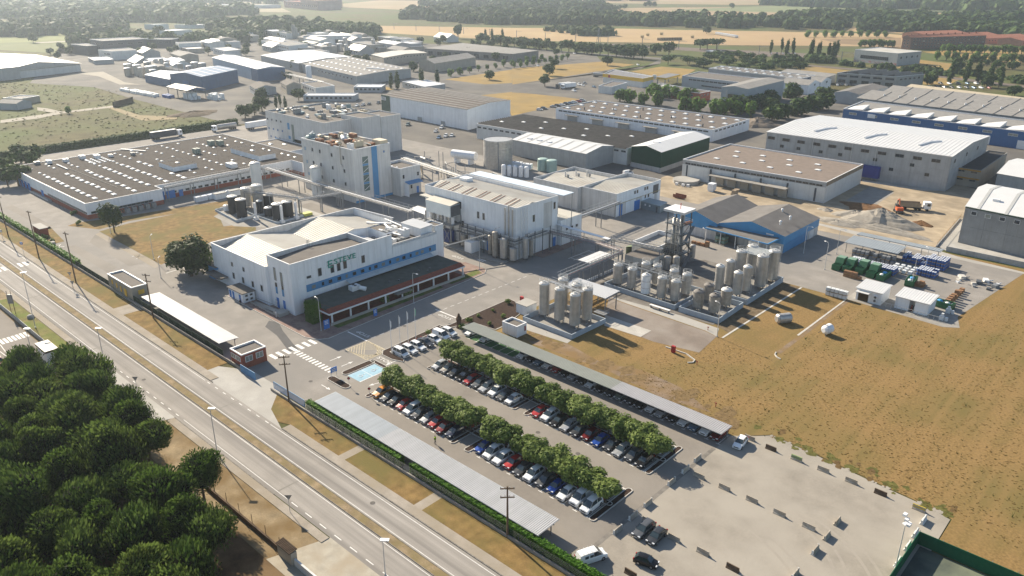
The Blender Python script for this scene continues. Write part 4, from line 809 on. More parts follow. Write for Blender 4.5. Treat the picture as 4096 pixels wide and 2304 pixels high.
# ================================================================ office block
OFF = bld('office_block', 'white panelled office block with green letters and a blue window band', rect(-204,96.5,-165,146))
walls(OFF, [(-204,96.1),(-175.6,96.1),(-175.6,97),(-175.6,122),(-175.6,144),(-203,144)], 10.95, wallwhite)
walls(OFF, [(-175.6,97),(-165.1,97),(-165.1,129.3),(-175.6,129.3)], 13.9, wallwhite, 0, 'front_wall')
walls(OFF, [(-185,122),(-165.1,122),(-165.1,146),(-185,146)], 10.3, wallwhite, 0, 'rear_wall')
walls(OFF, [(-171,146),(-165.9,146),(-165.9,149.2),(-171,149.2)], 12.4, wallwhite, 0, 'stair_tower'); part('roof', sheet([(-170.8,146.1),(-166.1,146.1),(-166.1,149),(-170.8,149)], 12.1), rooffelt, OFF)
b = MB(); pp = [(-171,146),(-165.9,146),(-165.9,149.2),(-171,149.2)]
for i in range(4): b.tube(pp[i]+(12.4,), pp[(i+1)%4]+(12.4,), .12, 4)
part('coping', b, framew, OFF)
panels(OFF, (-203.8,96.1), (-175.7,96.1), .1, 10.9, 16, wallwhite); panels(OFF, (-175.6,97), (-165.1,97), .1, 13.9, 6, wallwhite)
panels(OFF, (-165.1,97), (-165.1,129.2), 7.35, 13.9, 16, wallwhite); panels(OFF, (-165.1,129.3), (-165.1,145.3), 7.35, 10.2, 8, wallwhite)
panels(OFF, (-165.1,97), (-165.1,101), .1, 7.3, 2, wallwhite); panels(OFF, (-165.1,101), (-165.1,145.3), 4.4, 5.35, 22, wallwhite)
part('blue_band', MB().box(-165.1,101,5.4,-164.98,145.3,7.3), bluep, OFF)
# parapets and roofs
b = MB()
for p, q, z in (((-204,96.1),(-175.6,96.1),11),((-204,96.1),(-203,144.5),11),((-203,144.5),(-185,146),11),((-175.6,97),(-165.1,97),14),((-165.1,97),(-165.1,129.2),14),((-175.6,97),(-175.6,122),14),((-175.6,122),(-165.1,122),14),((-165.1,129.4),(-165.1,146),10.4)):
    d = (Vector(q)-Vector(p)).normalized(); nrm = Vector((-d.y,d.x))*.14; b.prism([(p[0]+nrm.x,p[1]+nrm.y),(p[0]-nrm.x,p[1]-nrm.y),(q[0]-nrm.x,q[1]-nrm.y),(q[0]+nrm.x,q[1]+nrm.y)][::-1], z-.1, z+.06)
part('coping', b, framew, OFF)
part('parapet_back', MB().poly([(-203.7,96.4,8.8),(-202.7,144.2,8.8),(-202.7,144.2,11),(-203.7,96.4,11)]).poly([(-202.7,144.2,8.8),(-185,145.7,8.8),(-185,145.7,11),(-202.7,144.2,11)]).poly([(-175.9,122,9),(-175.9,97,9),(-175.9,97,13.9),(-175.9,122,13.9)]).poly([(-175.4,97.2,12.3),(-175.4,121.8,12.3),(-175.4,121.8,14),(-175.4,97.2,14)][::-1]).poly([(-175.4,121.8,12.3),(-165.3,121.8,12.3),(-165.3,121.8,14),(-175.4,121.8,14)][::-1]), walloff, OFF)
def hallroof(y0, y1, yr, x0, x1, ze, zr):
    P = [(x0,y0),(x1,y0),(x1,y1),(x0,y1)]; return gable_roof(OFF, P, ze, zr, roofcream, 'x', None, 0, int((x1-x0)/1.1), 'hall_roof', (yr-y0)/(y1-y0))
hallroof(96.3, 119.6, 107, -203.6, -175.8, 8.9, 11.0); hallroof(119.6, 144.2, 131.2, -203.2, -184.8, 8.9, 11.0); part('gable_wall', MB().poly([(-184.78,119.6,8.9),(-184.78,144.2,8.9),(-184.78,131.2,10.98)]), wallwhite, OFF)
part('hall_roof', MB().poly([(-184.8,119.6,8.95),(-175.8,119.6,8.95),(-175.8,122,9.2),(-184.8,122,9.2)]), roofcream, OFF)
part('front_roof', MB().poly([(-175.4,97.2,12.6),(-165.3,97.2,12.6),(-165.3,109.5,13.3),(-175.4,109.5,13.3)]).poly([(-175.4,109.5,13.3),(-165.3,109.5,13.3),(-165.3,121.8,12.6),(-175.4,121.8,12.6)]), rooffelt, OFF)
part('plant_deck', sheet([(-184.8,122),(-165.3,122),(-165.3,146),(-184.8,146)], 10.05), rooffelt, OFF)
part('parapet_back', MB().poly([(-165.3,122,10),(-165.3,129.2,10),(-165.3,129.2,14),(-165.3,122,14)]).poly([(-167,129.3,10.2),(-165.1,129.3,10.2),(-165.1,129.3,13.9),(-167,129.3,13.9)][::-1]), wallwhite, OFF)
part('deck_wall', MB().box(-165.6,129.4,10.3,-165.3,146,11.1), walloff, OFF)
for y in (98.5,):
    b = MB()
    for s in (0,.5): b.path([(-175.3,109+s,12.4),(-175.3,109+s,15),(-175.8,109+s,15),(-175.8,109+s,12)], .05, 4)
    part('roof_ladder', b, steel, OFF)
# facade openings
winE(OFF, -165.03, [(119.14,9.59),(113.19,9.59),(111.18,9.52),(109.18,9.52),(105.34,9.73)], .95, 2.0)
winE(OFF, -165.03, [(102.0,9.3)], 1.2, .55)
wb = [(142.94,6.12),(139.96,6.28),(137.93,6.35),(135.57,6.06),(133.08,6.12),(130.82,5.98),(128.10,6.26),(125.73,6.38),(123.13,6.21),(121.10,6.36),(118.64,6.24),(115.94,6.28),(113.43,6.42),(111.05,6.31),(108.23,6.31),(105.92,6.34),(103.11,6.47)]
for k, (y, z) in enumerate(wb): win(OFF, (-164.98, y, 6.35), R(90), 1.15 if k % 3 else .7, .95, glass=glassb if k in (1,2,5,7,12,16) else glassm, frame=bluep)
winS(OFF, 96.98-.05, [(-172.6,9.6),(-169.6,9.0)], .85, 3.4, glass=glassb)
for x in (-172.6,-169.6): part('blue_spandrel', MB().box(x-.43,96.84,4.2,x+.43,96.9,6), bluep, OFF); part('window', MB().box(x-.43,96.84,6.05,x+.43,96.9,7.2), glassm, OFF); door(OFF, (x,96.93,.1), 0, 1.1, 2.9)
winS(OFF, 96.03, [(-193.07,7.33),(-187.05,7.37)], .8, 1.1); winS(OFF, 96.03, [(-193,4),(-188,4),(-183,4.2),(-178.5,4.3)], .9, 1.6)
SG = thing('company_sign', 'green raised company letters ESTEVE high on the white office front', 'sign', (-164.9,112.2,11.3), 0)
green = mat('sign_green', (.02,.30,.22), .5, .08, 1)
lx = 0
for ch, wd, sz in (('E',2.3,2.9),('S',1.35,2.0),('T',1.5,2.0),('E',1.4,2.0),('V',1.55,2.0),('E',1.4,2.0)):
    text('letter', ch, (0.05, lx+wd/2-4.85, -.35 if sz > 2.5 else 0), sz, green, (R(90),0,R(90)), .08, SG, None, 1.15); lx += wd
for k in range(2): link('sign_rail', MB().box(-.06,-4.6,-.05,0,4.6,.05).mesh('sign_rail', [steel]), SG, (0,0,-.5+k*1.0))
# blue porch and step canopy, hut, ramp
part('porch_roof', MB().prism([(-211.5,95),(-201.7,95.2),(-201.2,99),(-204,99),(-204,96.2),(-211.3,98.8)], 3.6, 4.1, 0, 1), [bluep, rooffelt], OFF)
part('porch_wall', MB().box(-207,95.6,0,-204.2,98.4,3.6), bluep, OFF); part('step_canopy', MB().box(-204,93.2,2.6,-196,95.8,3.0), rooffelt, OFF)
HT = bld('service_hut', 'small white hut with blue doors against the office end wall', rect(-189.5,92.2,-182,95.6)); walls(HT, rect(-189.5,92.2,-182,95.6), 2.7, wallwhite); part('roof', MB().box(-189.8,91.9,2.7,-181.7,95.8,2.9), rooffelt, HT)
for x in (-188.6,-187,-183.6): door(HT, (x,92.2,.05), 0, .95, 2.1)
winE(HT, -182, [(93.2,2),(94.6,2),(93.2,.9),(94.6,.9)], .6, .4)
RP = solo('entrance_ramp', 'zigzag concrete ramp with white handrails by the office corner', 'ramp', MB().poly([(-181,93.6,.1),(-170,93.6,1.0),(-170,95.2,1.0),(-181,95.2,.1)]).path([(-181,93.6,1.1),(-170,93.6,2.0),(-167,93.6,2.0)],.05,4).path([(-181,95.2,1.1),(-170,95.2,2.0)],.05,4).box(-170,93.6,0,-167,96.5,1.0).box(-181,93.5,0,-170,93.65,.6), conclight)
# canopy wing
CW = bld('canopy_wing', 'low dark roofed wing with red tiled fascia and white pillars before the office', rect(-164.6,99.6,-153,145.5))
part('roof', MB().box(-164.5,99.7,3.55,-155,145.4,4.0), mat('dark_green_roof', (.085,.095,.085), .95, .15, .6, bump=.3), CW)
tile = mat('red_roof_tile', (.25,.075,.05), .85, .2, 1.6, bump=.4)
b = MB()
for k in range(76): y = 99.7+k*.602; b.poly([(-155,y,4.02),(-153.1,y,3.45),(-153.1,y+.5,3.45),(-155,y+.5,4.02)]); b.poly([(-155,y+.5,4.02),(-153.1,y+.5,3.45),(-153.1,y+.6,3.53),(-155,y+.6,4.1)])
part('tiled_fascia', b, tile, CW); part('tiled_fascia', MB().poly([(-163.5,99.7,4.0),(-164.3,99.2,3.45),(-153.1,99.2,3.45),(-155,101.5,4.02)]), tile, CW)
part('white_fascia', MB().box(-153.2,99.2,3.05,-152.95,145.5,3.42), framew, CW); part('white_fascia', MB().box(-164.3,99.1,3.05,-153.2,99.3,3.42), framew, CW)
part('floor', MB().box(-160.5,99.6,0,-153.3,145.4,.45), tile, CW); part('plinth', MB().box(-153.3,99.5,0,-153.05,145.4,.8), conclight, CW)
part('back_wall', MB().box(-164.6,100,.4,-160.5,145,3.5), brickred, CW)
for k in range(9): part('pillar', MB().box(-153.65,100+k*5.6,.45,-153.3,100.35+k*5.6,3.1), framew, CW)
for k in range(14): win(CW, (-160.4, 124+k*1.5, 1.9), R(90), 1.2, 1.9, glass=glassb if k%2 else glassm, frame=framew)
part('entrance_roof', MB().box(-153.4,119.5,2.6,-151.6,124.5,2.85), rooffelt, CW)
hvac(CW, -160.3, 112.3, 4.0, 1.8, 2.6, 1.3, framew); part('exhaust_hood', MB().tube((-159,113,4.8),(-157.6,114,4.5),.6,8), framew, CW)
for y, x in ((131,-157),(133,-158.5),(134.5,-156.5),(136.5,-158),(122,-158),(124.5,-157)): place(CW, 'roof_vent', cached('rv', lambda: MB().cyl(0,0,0,.25,.3,8).mesh('roof_vent', [steeldark])), (x,y,4.0), 0)
part('glass_canopy', MB().poly([(-165,113,5.3),(-163.2,113,4.7),(-163.2,143,4.7),(-165,143,5.3)]), mat('frosted_canopy', (.45,.5,.52), .4, .06, .5), CW)
# roof plant on the office
part('plant_house', MB().box(-174.6,140.8,10,-166.3,145.2,12.8), wallwhite, OFF); b = MB(); ribbed(b, -174.9, -166, 140.6, 145.5, 12.9, 13.1, .6); part('plant_house_roof', b, roofwhite, OFF)
b = MB(); ribbed(b, -175.2, -168.2, 122.6, 126.8, 12.4, 12.2, .6); part('plant_canopy', b, roofwhite, OFF)
for x in (-175,-168.4):
    for y in (122.8,126.6): part('canopy_post', MB().tube((x,y,10),(x,y,12.2),.08,4), steel, OFF)
for k, (x, y, l, w_, h) in enumerate(((-168.6,131.5,2.2,2.6,1.4),(-172,129.5,3,2,1.6),(-170.5,138,2.6,2.4,2.5),(-175.5,136,2.4,2,1.4),(-178.5,130,3,2,1.3),(-168.5,135,1.6,2.6,.9),(-178,139.5,2,3,1.2))): hvac(OFF, x, y, 10.05, l, w_, h, framew if k%2 == 0 else steel)
for pts, r in (([(-178,126,10.8),(-172,126.5,10.8),(-172,133,10.8),(-168,133,10.8)],.35),([(-182,134,10.6),(-174,134,10.9),(-174,139,10.9)],.4),([(-180,136.5,10.5),(-170,136.5,11)],.28),([(-176,131,11.2),(-169,131,11.2)],.25),([(-183,141,10.5),(-175,138,10.5)],.3)): duct(OFF, pts, r, framew)
for k in range(5): duct(OFF, [(-182+k*1.2,128,10.2),(-182+k*1.2,134,10.2)], .06, steeldark, 'pipe', 4)
duct(OFF, [(-190,139.5,9.9),(-181,142,10.9)], .3, framew); duct(OFF, [(-186,143.5,11),(-177.5,142.8,10.8)], .25, framew)
# ================================================================ big flat production hall
FH = bld('production_hall', 'huge flat brown roofed hall dotted with white skylights and brick base', rect(-372,94,-290.8,190))
PH = [(-346,94),(-290.8,94),(-290.8,121.4),(-297,121.4),(-297,181),(-289,181),(-289,190),(-372,190),(-372,97),(-364,94.5)]
walls(FH, PH, 1.7, brickred, 0, 'brick_base'); walls(FH, [(x*1.0003 if x < -300 else x+.06, y-.06 if y < 130 else y+.06) for x, y in PH], 5.8, wallwhite, 2.75); walls(FH, PH, 2.75, wallwhite, 1.7, 'window_zone')
part('roof', sheet(PH, 5.75), roofdark, FH); b = MB()
for i in range(len(PH)): b.tube(PH[i]+(5.85,), PH[(i+1)%len(PH)]+(5.85,), .16, 4)
part('coping', b, framew, FH)
wrow(FH, (-290.8,94), (-290.8,121.4), 2.25, 14, 1.5, .7, .05, .85); wrow(FH, (-345,94), (-291,94), 2.25, 26, 1.6, .7, .3, 1.0); wrow(FH, (-297,122), (-297,180), 2.25, 22, 1.5, .7)
for y, w_, h in ((101,1.6,2.2),(122.9,3.2,3.2),(127,3.4,3.0),(131,1.6,2.6)): door(FH, (-290.74 if y < 121 else -296.9, y, .05), R(90), w_, h)
for x in (-362,-358,-354,-350,-335): door(FH, (x, 94.0, .05), 0, 2.6, 2.8)
part('ramp_rail', MB().path([(-346,92.6,.9),(-326,92.6,.9)],.06,4).path([(-346,92.6,.5),(-326,92.6,.5)],.06,4), framew, FH); part('loading_ramp', MB().box(-346,92.7,0,-326,94,.5), conclight, FH)
sk = []; r2 = random.Random(5)
for i in range(15):
    for j in range(13):
        x, y = -366+i*5.0, 99+j*7.2
        if (-330 < x < -312 and 132 < y < 152) or (-335 < x < -296 and 168 < y < 186 and r2.random() < .5): continue
        if x > -300 and y > 118: continue
        sk.append((x+r2.uniform(-.3,.3), y+r2.uniform(-.3,.3)))
big = [p for p in sk if p[0] > -345 and p[1] < 136]; sml = [p for p in sk if not (p[0] > -345 and p[1] < 136) and r2.random() < .62]
skylights(FH, big, 5.76, 2.2, 1.3, .45); skylights(FH, sml, 5.76, 1.3, .85, .35)
skylights(FH, [(-362+a*2.3, 121+c*2.2) for a in range(5) for c in range(4)], 5.76, 1.2, .9, .35)
for P, h in ((rect(-327,137,-314,147),7.6),(rect(-330,171,-306,179),7.8)):
    o = walls(FH, P, h, wallwhite, 5.7, 'roof_house'); part('roof_house_top', sheet(P, h-.05), roofdark, FH); skylights(FH, [ctr(P)[:2]], h, 1.7, 1.2, .4)
for x, y in ((-351.6,173),(-349,176),(-340,160)): hvac(FH, x, y, 5.8, 3.2, 2.4, 2.2, mat('green_grey_unit', (.2,.24,.2), .6, .1, 1))
for x, y, L, W_, H in ((-369,104,2,2,1.2),(-367,108,3,1.6,1.4),(-365,114,2.4,2,1.3),(-366,121,3,2,1.5),(-363,126,3,2.2,1.4),(-361,131,2.4,1.5,1.1),(-357,139,2,1.5,1.2),(-304,157,4.6,3,1.8)): hvac(FH, x, y, 5.8, L, W_, H, framew if L > 2.2 else steel)
duct(FH, [(-361,109,6.1),(-349,109,6.1)], .25, framew); duct(FH, [(-372,109.8,5.9),(-305,111,5.9)], .08, conclight, 'roof_seam', 4)
duct(FH, [(-372,140,6.1),(-360,146,6.1)], .25, framew)
for k in range(5): hvac(FH, -288.9, 107+k*2.4, 0, 1.5, 1.5, 1.9, steel)
for k in range(3): hvac(FH, -285, 133+k*5, 0, 2.2, 4.6, 1.9, wallwhite, fans=1)
# low annexes behind the hall
AX = bld('annex_block', 'low white and cream annex at the foot of the tall concrete block', rect(-348,192,-318,214)); walls(AX, rect(-348,192,-318,206), 4.6, wallwhite); flat_roof(AX, rect(-348,192,-318,206), 4.6, rooffelt, framew, .3)
walls(AX, rect(-336,207,-316,216), 6.2, mat('cream_wall', (.55,.52,.42), .8, .06, .3, streak=.15)); flat_roof(AX, rect(-336,207,-316,216), 6.2, roofcream, framew, .4)
wrow(AX, (-336,207), (-316,207), 4.2, 5, .9, .8); skylights(AX, [(-340,197),(-334,201)], 4.3)
# ================================================================ concrete towers
TA = bld('process_tower', 'tall pale concrete tower with a full height blue stripe', rect(-272,171,-238.5,188.5)); PT = rect(-272,171,-238.5,188.5)
walls(TA, PT, 20.3, walloff); flat_roof(TA, PT, 20.3, rooffelt, framew, .6, .3)
for k in range(1, 24): part('joint_rib', MB().box(-272+k*1.4,170.96,0,-271.92+k*1.4,171.0,20.2), walloff, TA) if k % 2 else None
part('blue_stripe', MB().box(-238.5,179.6,.2,-238.42,182.2,20.2), bluep, TA)
for z in (3.9,7.4,10.9,14.4): part('stair_window', MB().box(-238.5,175.2,z,-238.43,177.8,z+2.6), mat('stair_glass', (.12,.17,.16), .2, .15, .5), TA); part('stair_flight', MB().poly([(-238.41,175.3,z+.2),(-238.41,177.7,z+1.6),(-238.41,177.7,z+1.85),(-238.41,175.3,z+.45)]), framew, TA)
for z in (6.6,10.1,13.6): part('blue_spandrel', MB().box(-238.5,175.2,z,-238.43,177.8,z+.7), bluep, TA)
winE(TA, -238.5, [(185.5,17.5)], .5, .7, glass=bluedoor)
winS(TA, 171, [(-264.65,16.66),(-259.56,16.70),(-251.89,16.49),(-244.44,16.48),(-264.54,11.56),(-259.50,11.56),(-251.84,11.58),(-244.36,11.49),(-264.40,6.60),(-259.41,6.61),(-251.80,6.45),(-244.27,6.52)], .95, 1.25); winS(TA, 171, [(-269.5,16.5),(-269,11.3),(-268.5,6.5)], .9, 1.1, glass=mat('pale_blue_glass', (.25,.4,.55), .3, .1, 1))
duct(TA, [(-246,170.8,21),(-246,170.8,14),(-245,170.8,13)], .25, stainless, 'flue'); part('base_course', MB().box(-238.4,171,0,-238.3,188.5,.9), bluep, TA)
r2 = random.Random(11)
def clutter(parent, x0, x1, y0, y1, z, n, cols, hmax=2.2):
    for k in range(n):
        x, y = r2.uniform(x0,x1), r2.uniform(y0,y1); s = r2.random()
        if s < .6: hvac(parent, x, y, z, r2.choice((1.5,2.4,3.6)), r2.choice((1.2,1.8,2.4)), r2.choice((.9,1.4,hmax)), cols[r2.randrange(len(cols))], r2.choice((0,R(90))), fans=r2.randrange(3))
        elif s < .85: duct(parent, [(x,y,z+.7),(x+r2.uniform(2,6),y,z+.7),(x+r2.uniform(2,6),y+r2.uniform(-2,3),z+.8)], r2.choice((.18,.28,.4)), cols[r2.randrange(len(cols))])
        else: part('vessel', MB().tube((x-1.2,y,z+.9),(x+1.2,y,z+.9),.7,10), cols[r2.randrange(len(cols))], parent, True)
cream = mat('cream_plant', (.58,.50,.36), .6, .1, 1); bgreen = mat('plant_bluegreen', (.24,.32,.33), .6, .1, 1)
clutter(TA, -270, -240.5, 172.5, 187, 19.8, 34, [cream, cream, steel, framew, mat('rust_plant', (.25,.12,.07), .8, .2, 1), bgreen])
part('roof_house', MB().box(-244,184.5,19.8,-239,188,21.6), cream, TA)
duct(TA, [(-272.5,174,20.2),(-270.5,176,22.4)], .25, framew); 
TB = bld('concrete_tower_block', 'broad pale concrete block behind the striped tower, roof crowded with plant', rect(-359,207,-300,245)); 
walls(TB, rect(-359,207,-308.5,245), 16.8, walloff); part('roof', sheet(rect(-358.8,207.2,-308.7,244.8), 16.2), rooffelt, TB)
for Pw, hw_ in ((rect(-316,221.6,-300,232.4),18.2),(rect(-316,232.5,-299.6,244.5),17.4)): walls(TB, Pw, hw_, walloff, 0, 'wing_wall'); flat_roof(TB, Pw, hw_, rooffelt, walloff, .5)
b = MB(); b.tube((-359,207,16.8),(-308.5,207,16.8),.2,4); b.tube((-308.5,207,16.8),(-308.5,222,16.8),.2,4); b.tube((-359,207,16.8),(-359,245,16.8),.2,4); part('coping', b, walloff, TB)
clutter(TB, -356, -318, 210, 242, 16.2, 54, [steel, bgreen, framew, mat('sand_plant', (.45,.38,.25), .6, .1, 1), steel], 2.6)
for z, xs in ((13,(-357.5,-353.5,-349.5,-345.5)),(8.5,(-357,-353,-349,-345)),(4.5,(-356,-352,-348))): winS(TB, 207, [(x,z) for x in xs], .9, .8, glass=glassm if z > 10 else mat('blue_glass', (.05,.16,.42), .2, .1, 1))
for x, z0, z1, m in ((-339,10,13.2,bluep),(-339,5.5,7,bluep),(-335.5,2,12.8,MATS['stair_glass'])): part('tall_window', MB().box(x-.9,206.9,z0,x+.9,207,z1), m, TB)
part('blue_panel', MB().box(-352,206.9,1.5,-349,207,4.5), bluep, TB)
for x, z in ((-345,2.5),(-343.2,2.5),(-341.4,2.5)): win(TB, (x,207,z), 0, 1.1, .8)
LB = bld('laboratory_block', 'small two storey concrete block with blue lean-to roof beside the striped tower', rect(-246,188.7,-233.4,199)); PL = rect(-246,188.7,-233.4,199); walls(LB, PL, 11, walloff); flat_roof(LB, PL, 11, rooffelt, framew, .9)
winE(LB, -233.4, [(190.3,7.6),(197.6,7.6),(194,3)], 1.0, 1.5, frame=framew); winS(LB, 188.7, [(-239,7.4)], 1.0, 1.5, frame=framew); part('lean_to', MB().poly([(-233.4,190.5,5.6),(-230.6,190.5,4.9),(-230.6,198,4.9),(-233.4,198,5.6)]), bluep, LB); part('side_wall', MB().box(-233.4,190.4,0,-230.7,190.6,5), wallwhite, LB); door(LB, (-233.4,197.2,.05), R(90), 1.2, 2.6)
for x in (-244,-241,-238): place(LB, 'roof_fan', cached('rf', lambda: MB().frust(0,0,0,.6,.5,.35,8).mesh('roof_fan', [framew])), (x,191,10.1), 0)
# ================================================================ process building with white panels
P1 = bld('process_hall', 'white panelled process hall with rust striped sheet roof and pipework', rect(-192.7,166,-152,185)); Q1 = rect(-192.7,166,-152,185.2)
walls(P1, Q1, 16.2, wallwhite); panels(P1, (-192.7,166), (-152,166), 6.5, 16.2, 24, wallwhite); panels(P1, (-152,166), (-152,185.2), 5.2, 16.2, 12, wallwhite); panels(P1, (-192.7,166), (-152,166), .1, 6.4, 12, wallwhite)
b = MB()
for i in range(4): b.tube(Q1[i]+(16.3,), Q1[(i+1)%4]+(16.3,), .16, 4)
part('coping', b, framew, P1); b = MB().poly([(-192.5,166.2,14.6),(-192.5,185,14.6),(-192.5,185,16.3),(-192.5,166.2,16.3)]).poly([(-192.5,185,14.6),(-152.2,185,14.6),(-152.2,185,16.3),(-192.5,185,16.3)]); part('parapet_back', b, wallwhite, P1)
gable_roof(P1, rect(-192.3,166.3,-152.2,184.8), 15.3, 16.6, roofcream, 'x', None, 0, 40, 'roof', .38)
rust = mat('rusty_seam', (.22,.08,.05), .9, .2, 2)
for k in range(6):
    for s in (0,1.6): duct(P1, [(-190+k*6.3+s,166.5,15.5),(-190+k*6.3+s,173.2,16.7)], .09, rust, 'rusty_seam', 4)
part('roof_hatch', MB().box(-189.6,178.5,15.6,-186,181.5,17), wallwhite, P1)
P1c = part('canopy_roof', MB().box(-192,185.6,16.4,-150,190.8,16.65), mat('pale_blue_sheet', (.55,.62,.68), .4, .05, .3), P1)
for k in range(8):
    part('canopy_post', MB().tube((-191+k*5.8,190.4,0),(-191+k*5.8,190.4,16.4),.12,5), steel, P1)
part('canopy_upstand', MB().box(-192,185.4,14,-152,185.6,16.3), wallwhite, P1)
walls(P1, rect(-168,185.4,-150.6,196), 8.4, wallwhite, 0, 'low_wing'); part('low_wing_roof', sheet(rect(-168,185.4,-150.6,196), 8.3), roofcream, P1)
winS(P1, 165.94, [(-176,12.6),(-168,11.0),(-165.6,11.0),(-175,6.5)], 1.0, 2.2, frame=framew); winE(P1, -151.94, [(173.8,11.5),(183.6,13.5)], 1.0, 2.2, frame=framew); part('louvre_bay', MB().box(-152,178.5,7,-151.85,182.5,15.2), walloff, P1)
for y in (188.5,191,193.5): win(P1, (-150.6,y,5), R(90), 1.1, .9, frame=framew)
door(P1, (-163.5,165.95,.05), 0, 1.8, 3.4); part('dark_doorway', MB().box(-162,165.9,.05,-158,165.98,4.6), steeldark, P1); door(P1, (-151.9,183.7,.05), R(90), 1.6, 3.0); part('red_paving', MB().box(-151.9,173,.02,-147.5,196,.1), MATS['pink_paving'], P1)
for x in (-156,-154.5,-153): duct(P1, [(x,165.4,.3),(x,165.4,15.8 if x != -154.5 else 17)], .22, stainless, 'riser', 6)
for y in (167.5,169,170.2): duct(P1, [(-151.3,y,3),(-151.3,y,16)], .16, framew, 'riser', 6)
for z, x0, x1 in ((7.2,-176,-152.5),(6.5,-174,-152.5),(5.0,-172,-153),(4.4,-172,-153)): duct(P1, [(x0,165.3,z),(x1,165.3,z)], .13, steel, 'pipe', 5)
# plant platform beside it
PF = thing('plant_platform', 'steel plant platform with white enclosure on the process hall side', 'platform', (-180,162,0))
part('enclosure', MB().box(-187.5,161.5,9.4,-176,166,13.2,0,1).poly([(-187.6,161.4,13.25),(-175.9,161.4,13.25),(-175.9,166,13.9),(-187.6,166,13.9)],1), [mat('pale_enclosure', (.62,.66,.66), .5, .05, .3), roofcream], PF); part('enclosure_end', MB().box(-175.95,161.7,9.6,-175.8,165.8,13), steeldark, PF)
part('deck', MB().box(-187.8,161,6.6,-175.4,166,6.85), steel, PF); part('hood', MB().box(-192.5,163.2,13.2,-187,166,13.5), roofcream, PF)
for x in (-187.5,-183.5,-179.5,-175.7): part('column', MB().box(x-.14,161.1,0,x+.14,161.4,9.6), steel, PF); part('column', MB().box(x-.14,165.5,0,x+.14,165.8,9.6), steel, PF)
for x in (-187.5,-183.5,-179.5): part('brace', MB().tube((x,161.2,.5),(x+4,161.2,6.5),.08,4), steel, PF); part('brace', MB().tube((x+4,161.2,.5),(x,161.2,6.5),.08,4), steel, PF)
for z in (7.4,7.9): part('handrail', MB().tube((-187.8,161,z),(-175.4,161,z),.04,4), galv, PF)
for k in range(7): part('vessel', MB().cyl(-186.8+k*1.7,163,6.9,9.2,.55,8), stainless if k%2 else framew, PF)
part('base_slab', MB().box(-188.5,159.8,0,-152.5,165.8,.35), concrete, PF); part('machine', MB().box(-182,162.5,.35,-178,165,4), mat('deep_blue_machine', (.02,.05,.2), .5, .1, 1), PF); 
TN = thing('open_shelter', 'small white roofed open shelter below the pipe bridge', 'shelter', (-200,170.5,0)); part('roof', MB().poly([(-205,169,5),(-196,168,5),(-196.3,172.3,5.3),(-205,172.8,5.3)]), roofwhite, TN)
for p in ((-204.6,169.3),(-196.4,168.4),(-196.6,172),(-204.6,172.4)): part('post', MB().tube(p+(0,),p+(5,),.1,5), steel, TN)
for k in range(3): part('pump_set', MB().box(-203+k*2.4,169.6,0,-201.6+k*2.4,171.6,1.6), steel, TN)
CB = bld('equipment_cabin', 'white boxy equipment cabin before the process hall', rect(-171,159.5,-164,164)); cx, cy = (-167.1,162.3)
walls(CB, rect(cx-1.5,cy-2,cx+1.5,cy+1.8), 3.6, wallwhite); part('roof', MB().box(cx-1.6,cy-2.1,3.6,cx+1.6,cy+1.9,3.75), framew, CB)
# ================================================================ second process building and annex
P2 = bld('packing_hall', 'white packing hall with twin pitched sheet roof behind the pipe bridge', rect(-193,222.8,-156,251)); Q2 = rect(-171.5,222.8,-156,251)
walls(P2, Q2, 8.4, walloff); walls(P2, rect(-193,220.5,-171.6,245), 8.4, walloff, 0, 'rear_wall'); panels(P2, (-156,222.8), (-156,251), 4.7, 8.3, 14, wallwhite); panels(P2, (-156,222.8), (-156,251), .1, 4.6, 14, wallwhite, skip=((1,0),(2,0),(6,0),(7,0),(12,0)))
b = MB()
for Q in (Q2, rect(-193,220.5,-171.6,245)):
    for i in range(4): b.tube(Q[i]+(8.5,), Q[(i+1)%4]+(8.5,), .15, 4)
part('coping', b, framew, P2)
for Q in (inset(Q2,.3), inset(rect(-193,220.5,-171.6,245),.3)):
    gable_roof(P2, Q, 7.3, 8.4, roofcream, 'x', None, 0, 15, 'roof'); g = MB()
    for i in range(4): p, q = Q[i], Q[(i+1)%4]; g.poly([(*q,7.1),(*p,7.1),(*p,8.5),(*q,8.5)])
    part('parapet_back', g, walloff, P2)
winE(P2, -155.94, [(234,7),(235.6,7),(240.5,7.1),(242,7.1),(241,4),(243,4)], .8, 1.1); part('dark_doorway', MB().box(-156,246,3.9,-155.9,249.6,7.3), steeldark, P2); door(P2, (-155.97,225.6,.05), R(90), 2.0, 4.2); door(P2, (-155.97,235.8,.05), R(90), 3.6, 3.6); part('yellow_line', MB().box(-155.95,223,4.55,-155.85,251,4.72), mat('ochre_line', (.4,.32,.16), .7, .1, 1), P2)
for x, y in ((-186,231),(-184,235),(-181,238)): part('chimney', MB().cyl(x,y,7.5,10.2,.3,8), walloff, P2); part('roof_fan', MB().frust(x+1.6,y-.4,8,9.4,.3,.6,8), steel, P2)
SH = bld('site_cabin', 'grey metal cabin with three small windows in the shaded yard', rect(-159,238,-148,244)); PS = [(-159.5,239),(-147.2,237.6),(-148.2,243.6),(-160,243.8)]
walls(SH, PS, 2.7, mat('grey_metal', (.2,.24,.26), .6, .08, .5)); part('roof', MB().prism([(x,y) for x, y in inset(PS,-.2)], 2.7, 2.85), mat('grey_metal_roof', (.3,.34,.35), .6, .06, .5), SH)
for t in (.25,.45,.62): x, y = lerp(PS[0], PS[1], t); win(SH, (x,y,1.8), math.atan2(-1.4,12.3), .5, .5, glass=framew, frame=framew)
part('doorway', MB().box(-148.9,237.72,.05,-147.9,237.8,2.2), steeldark, SH)
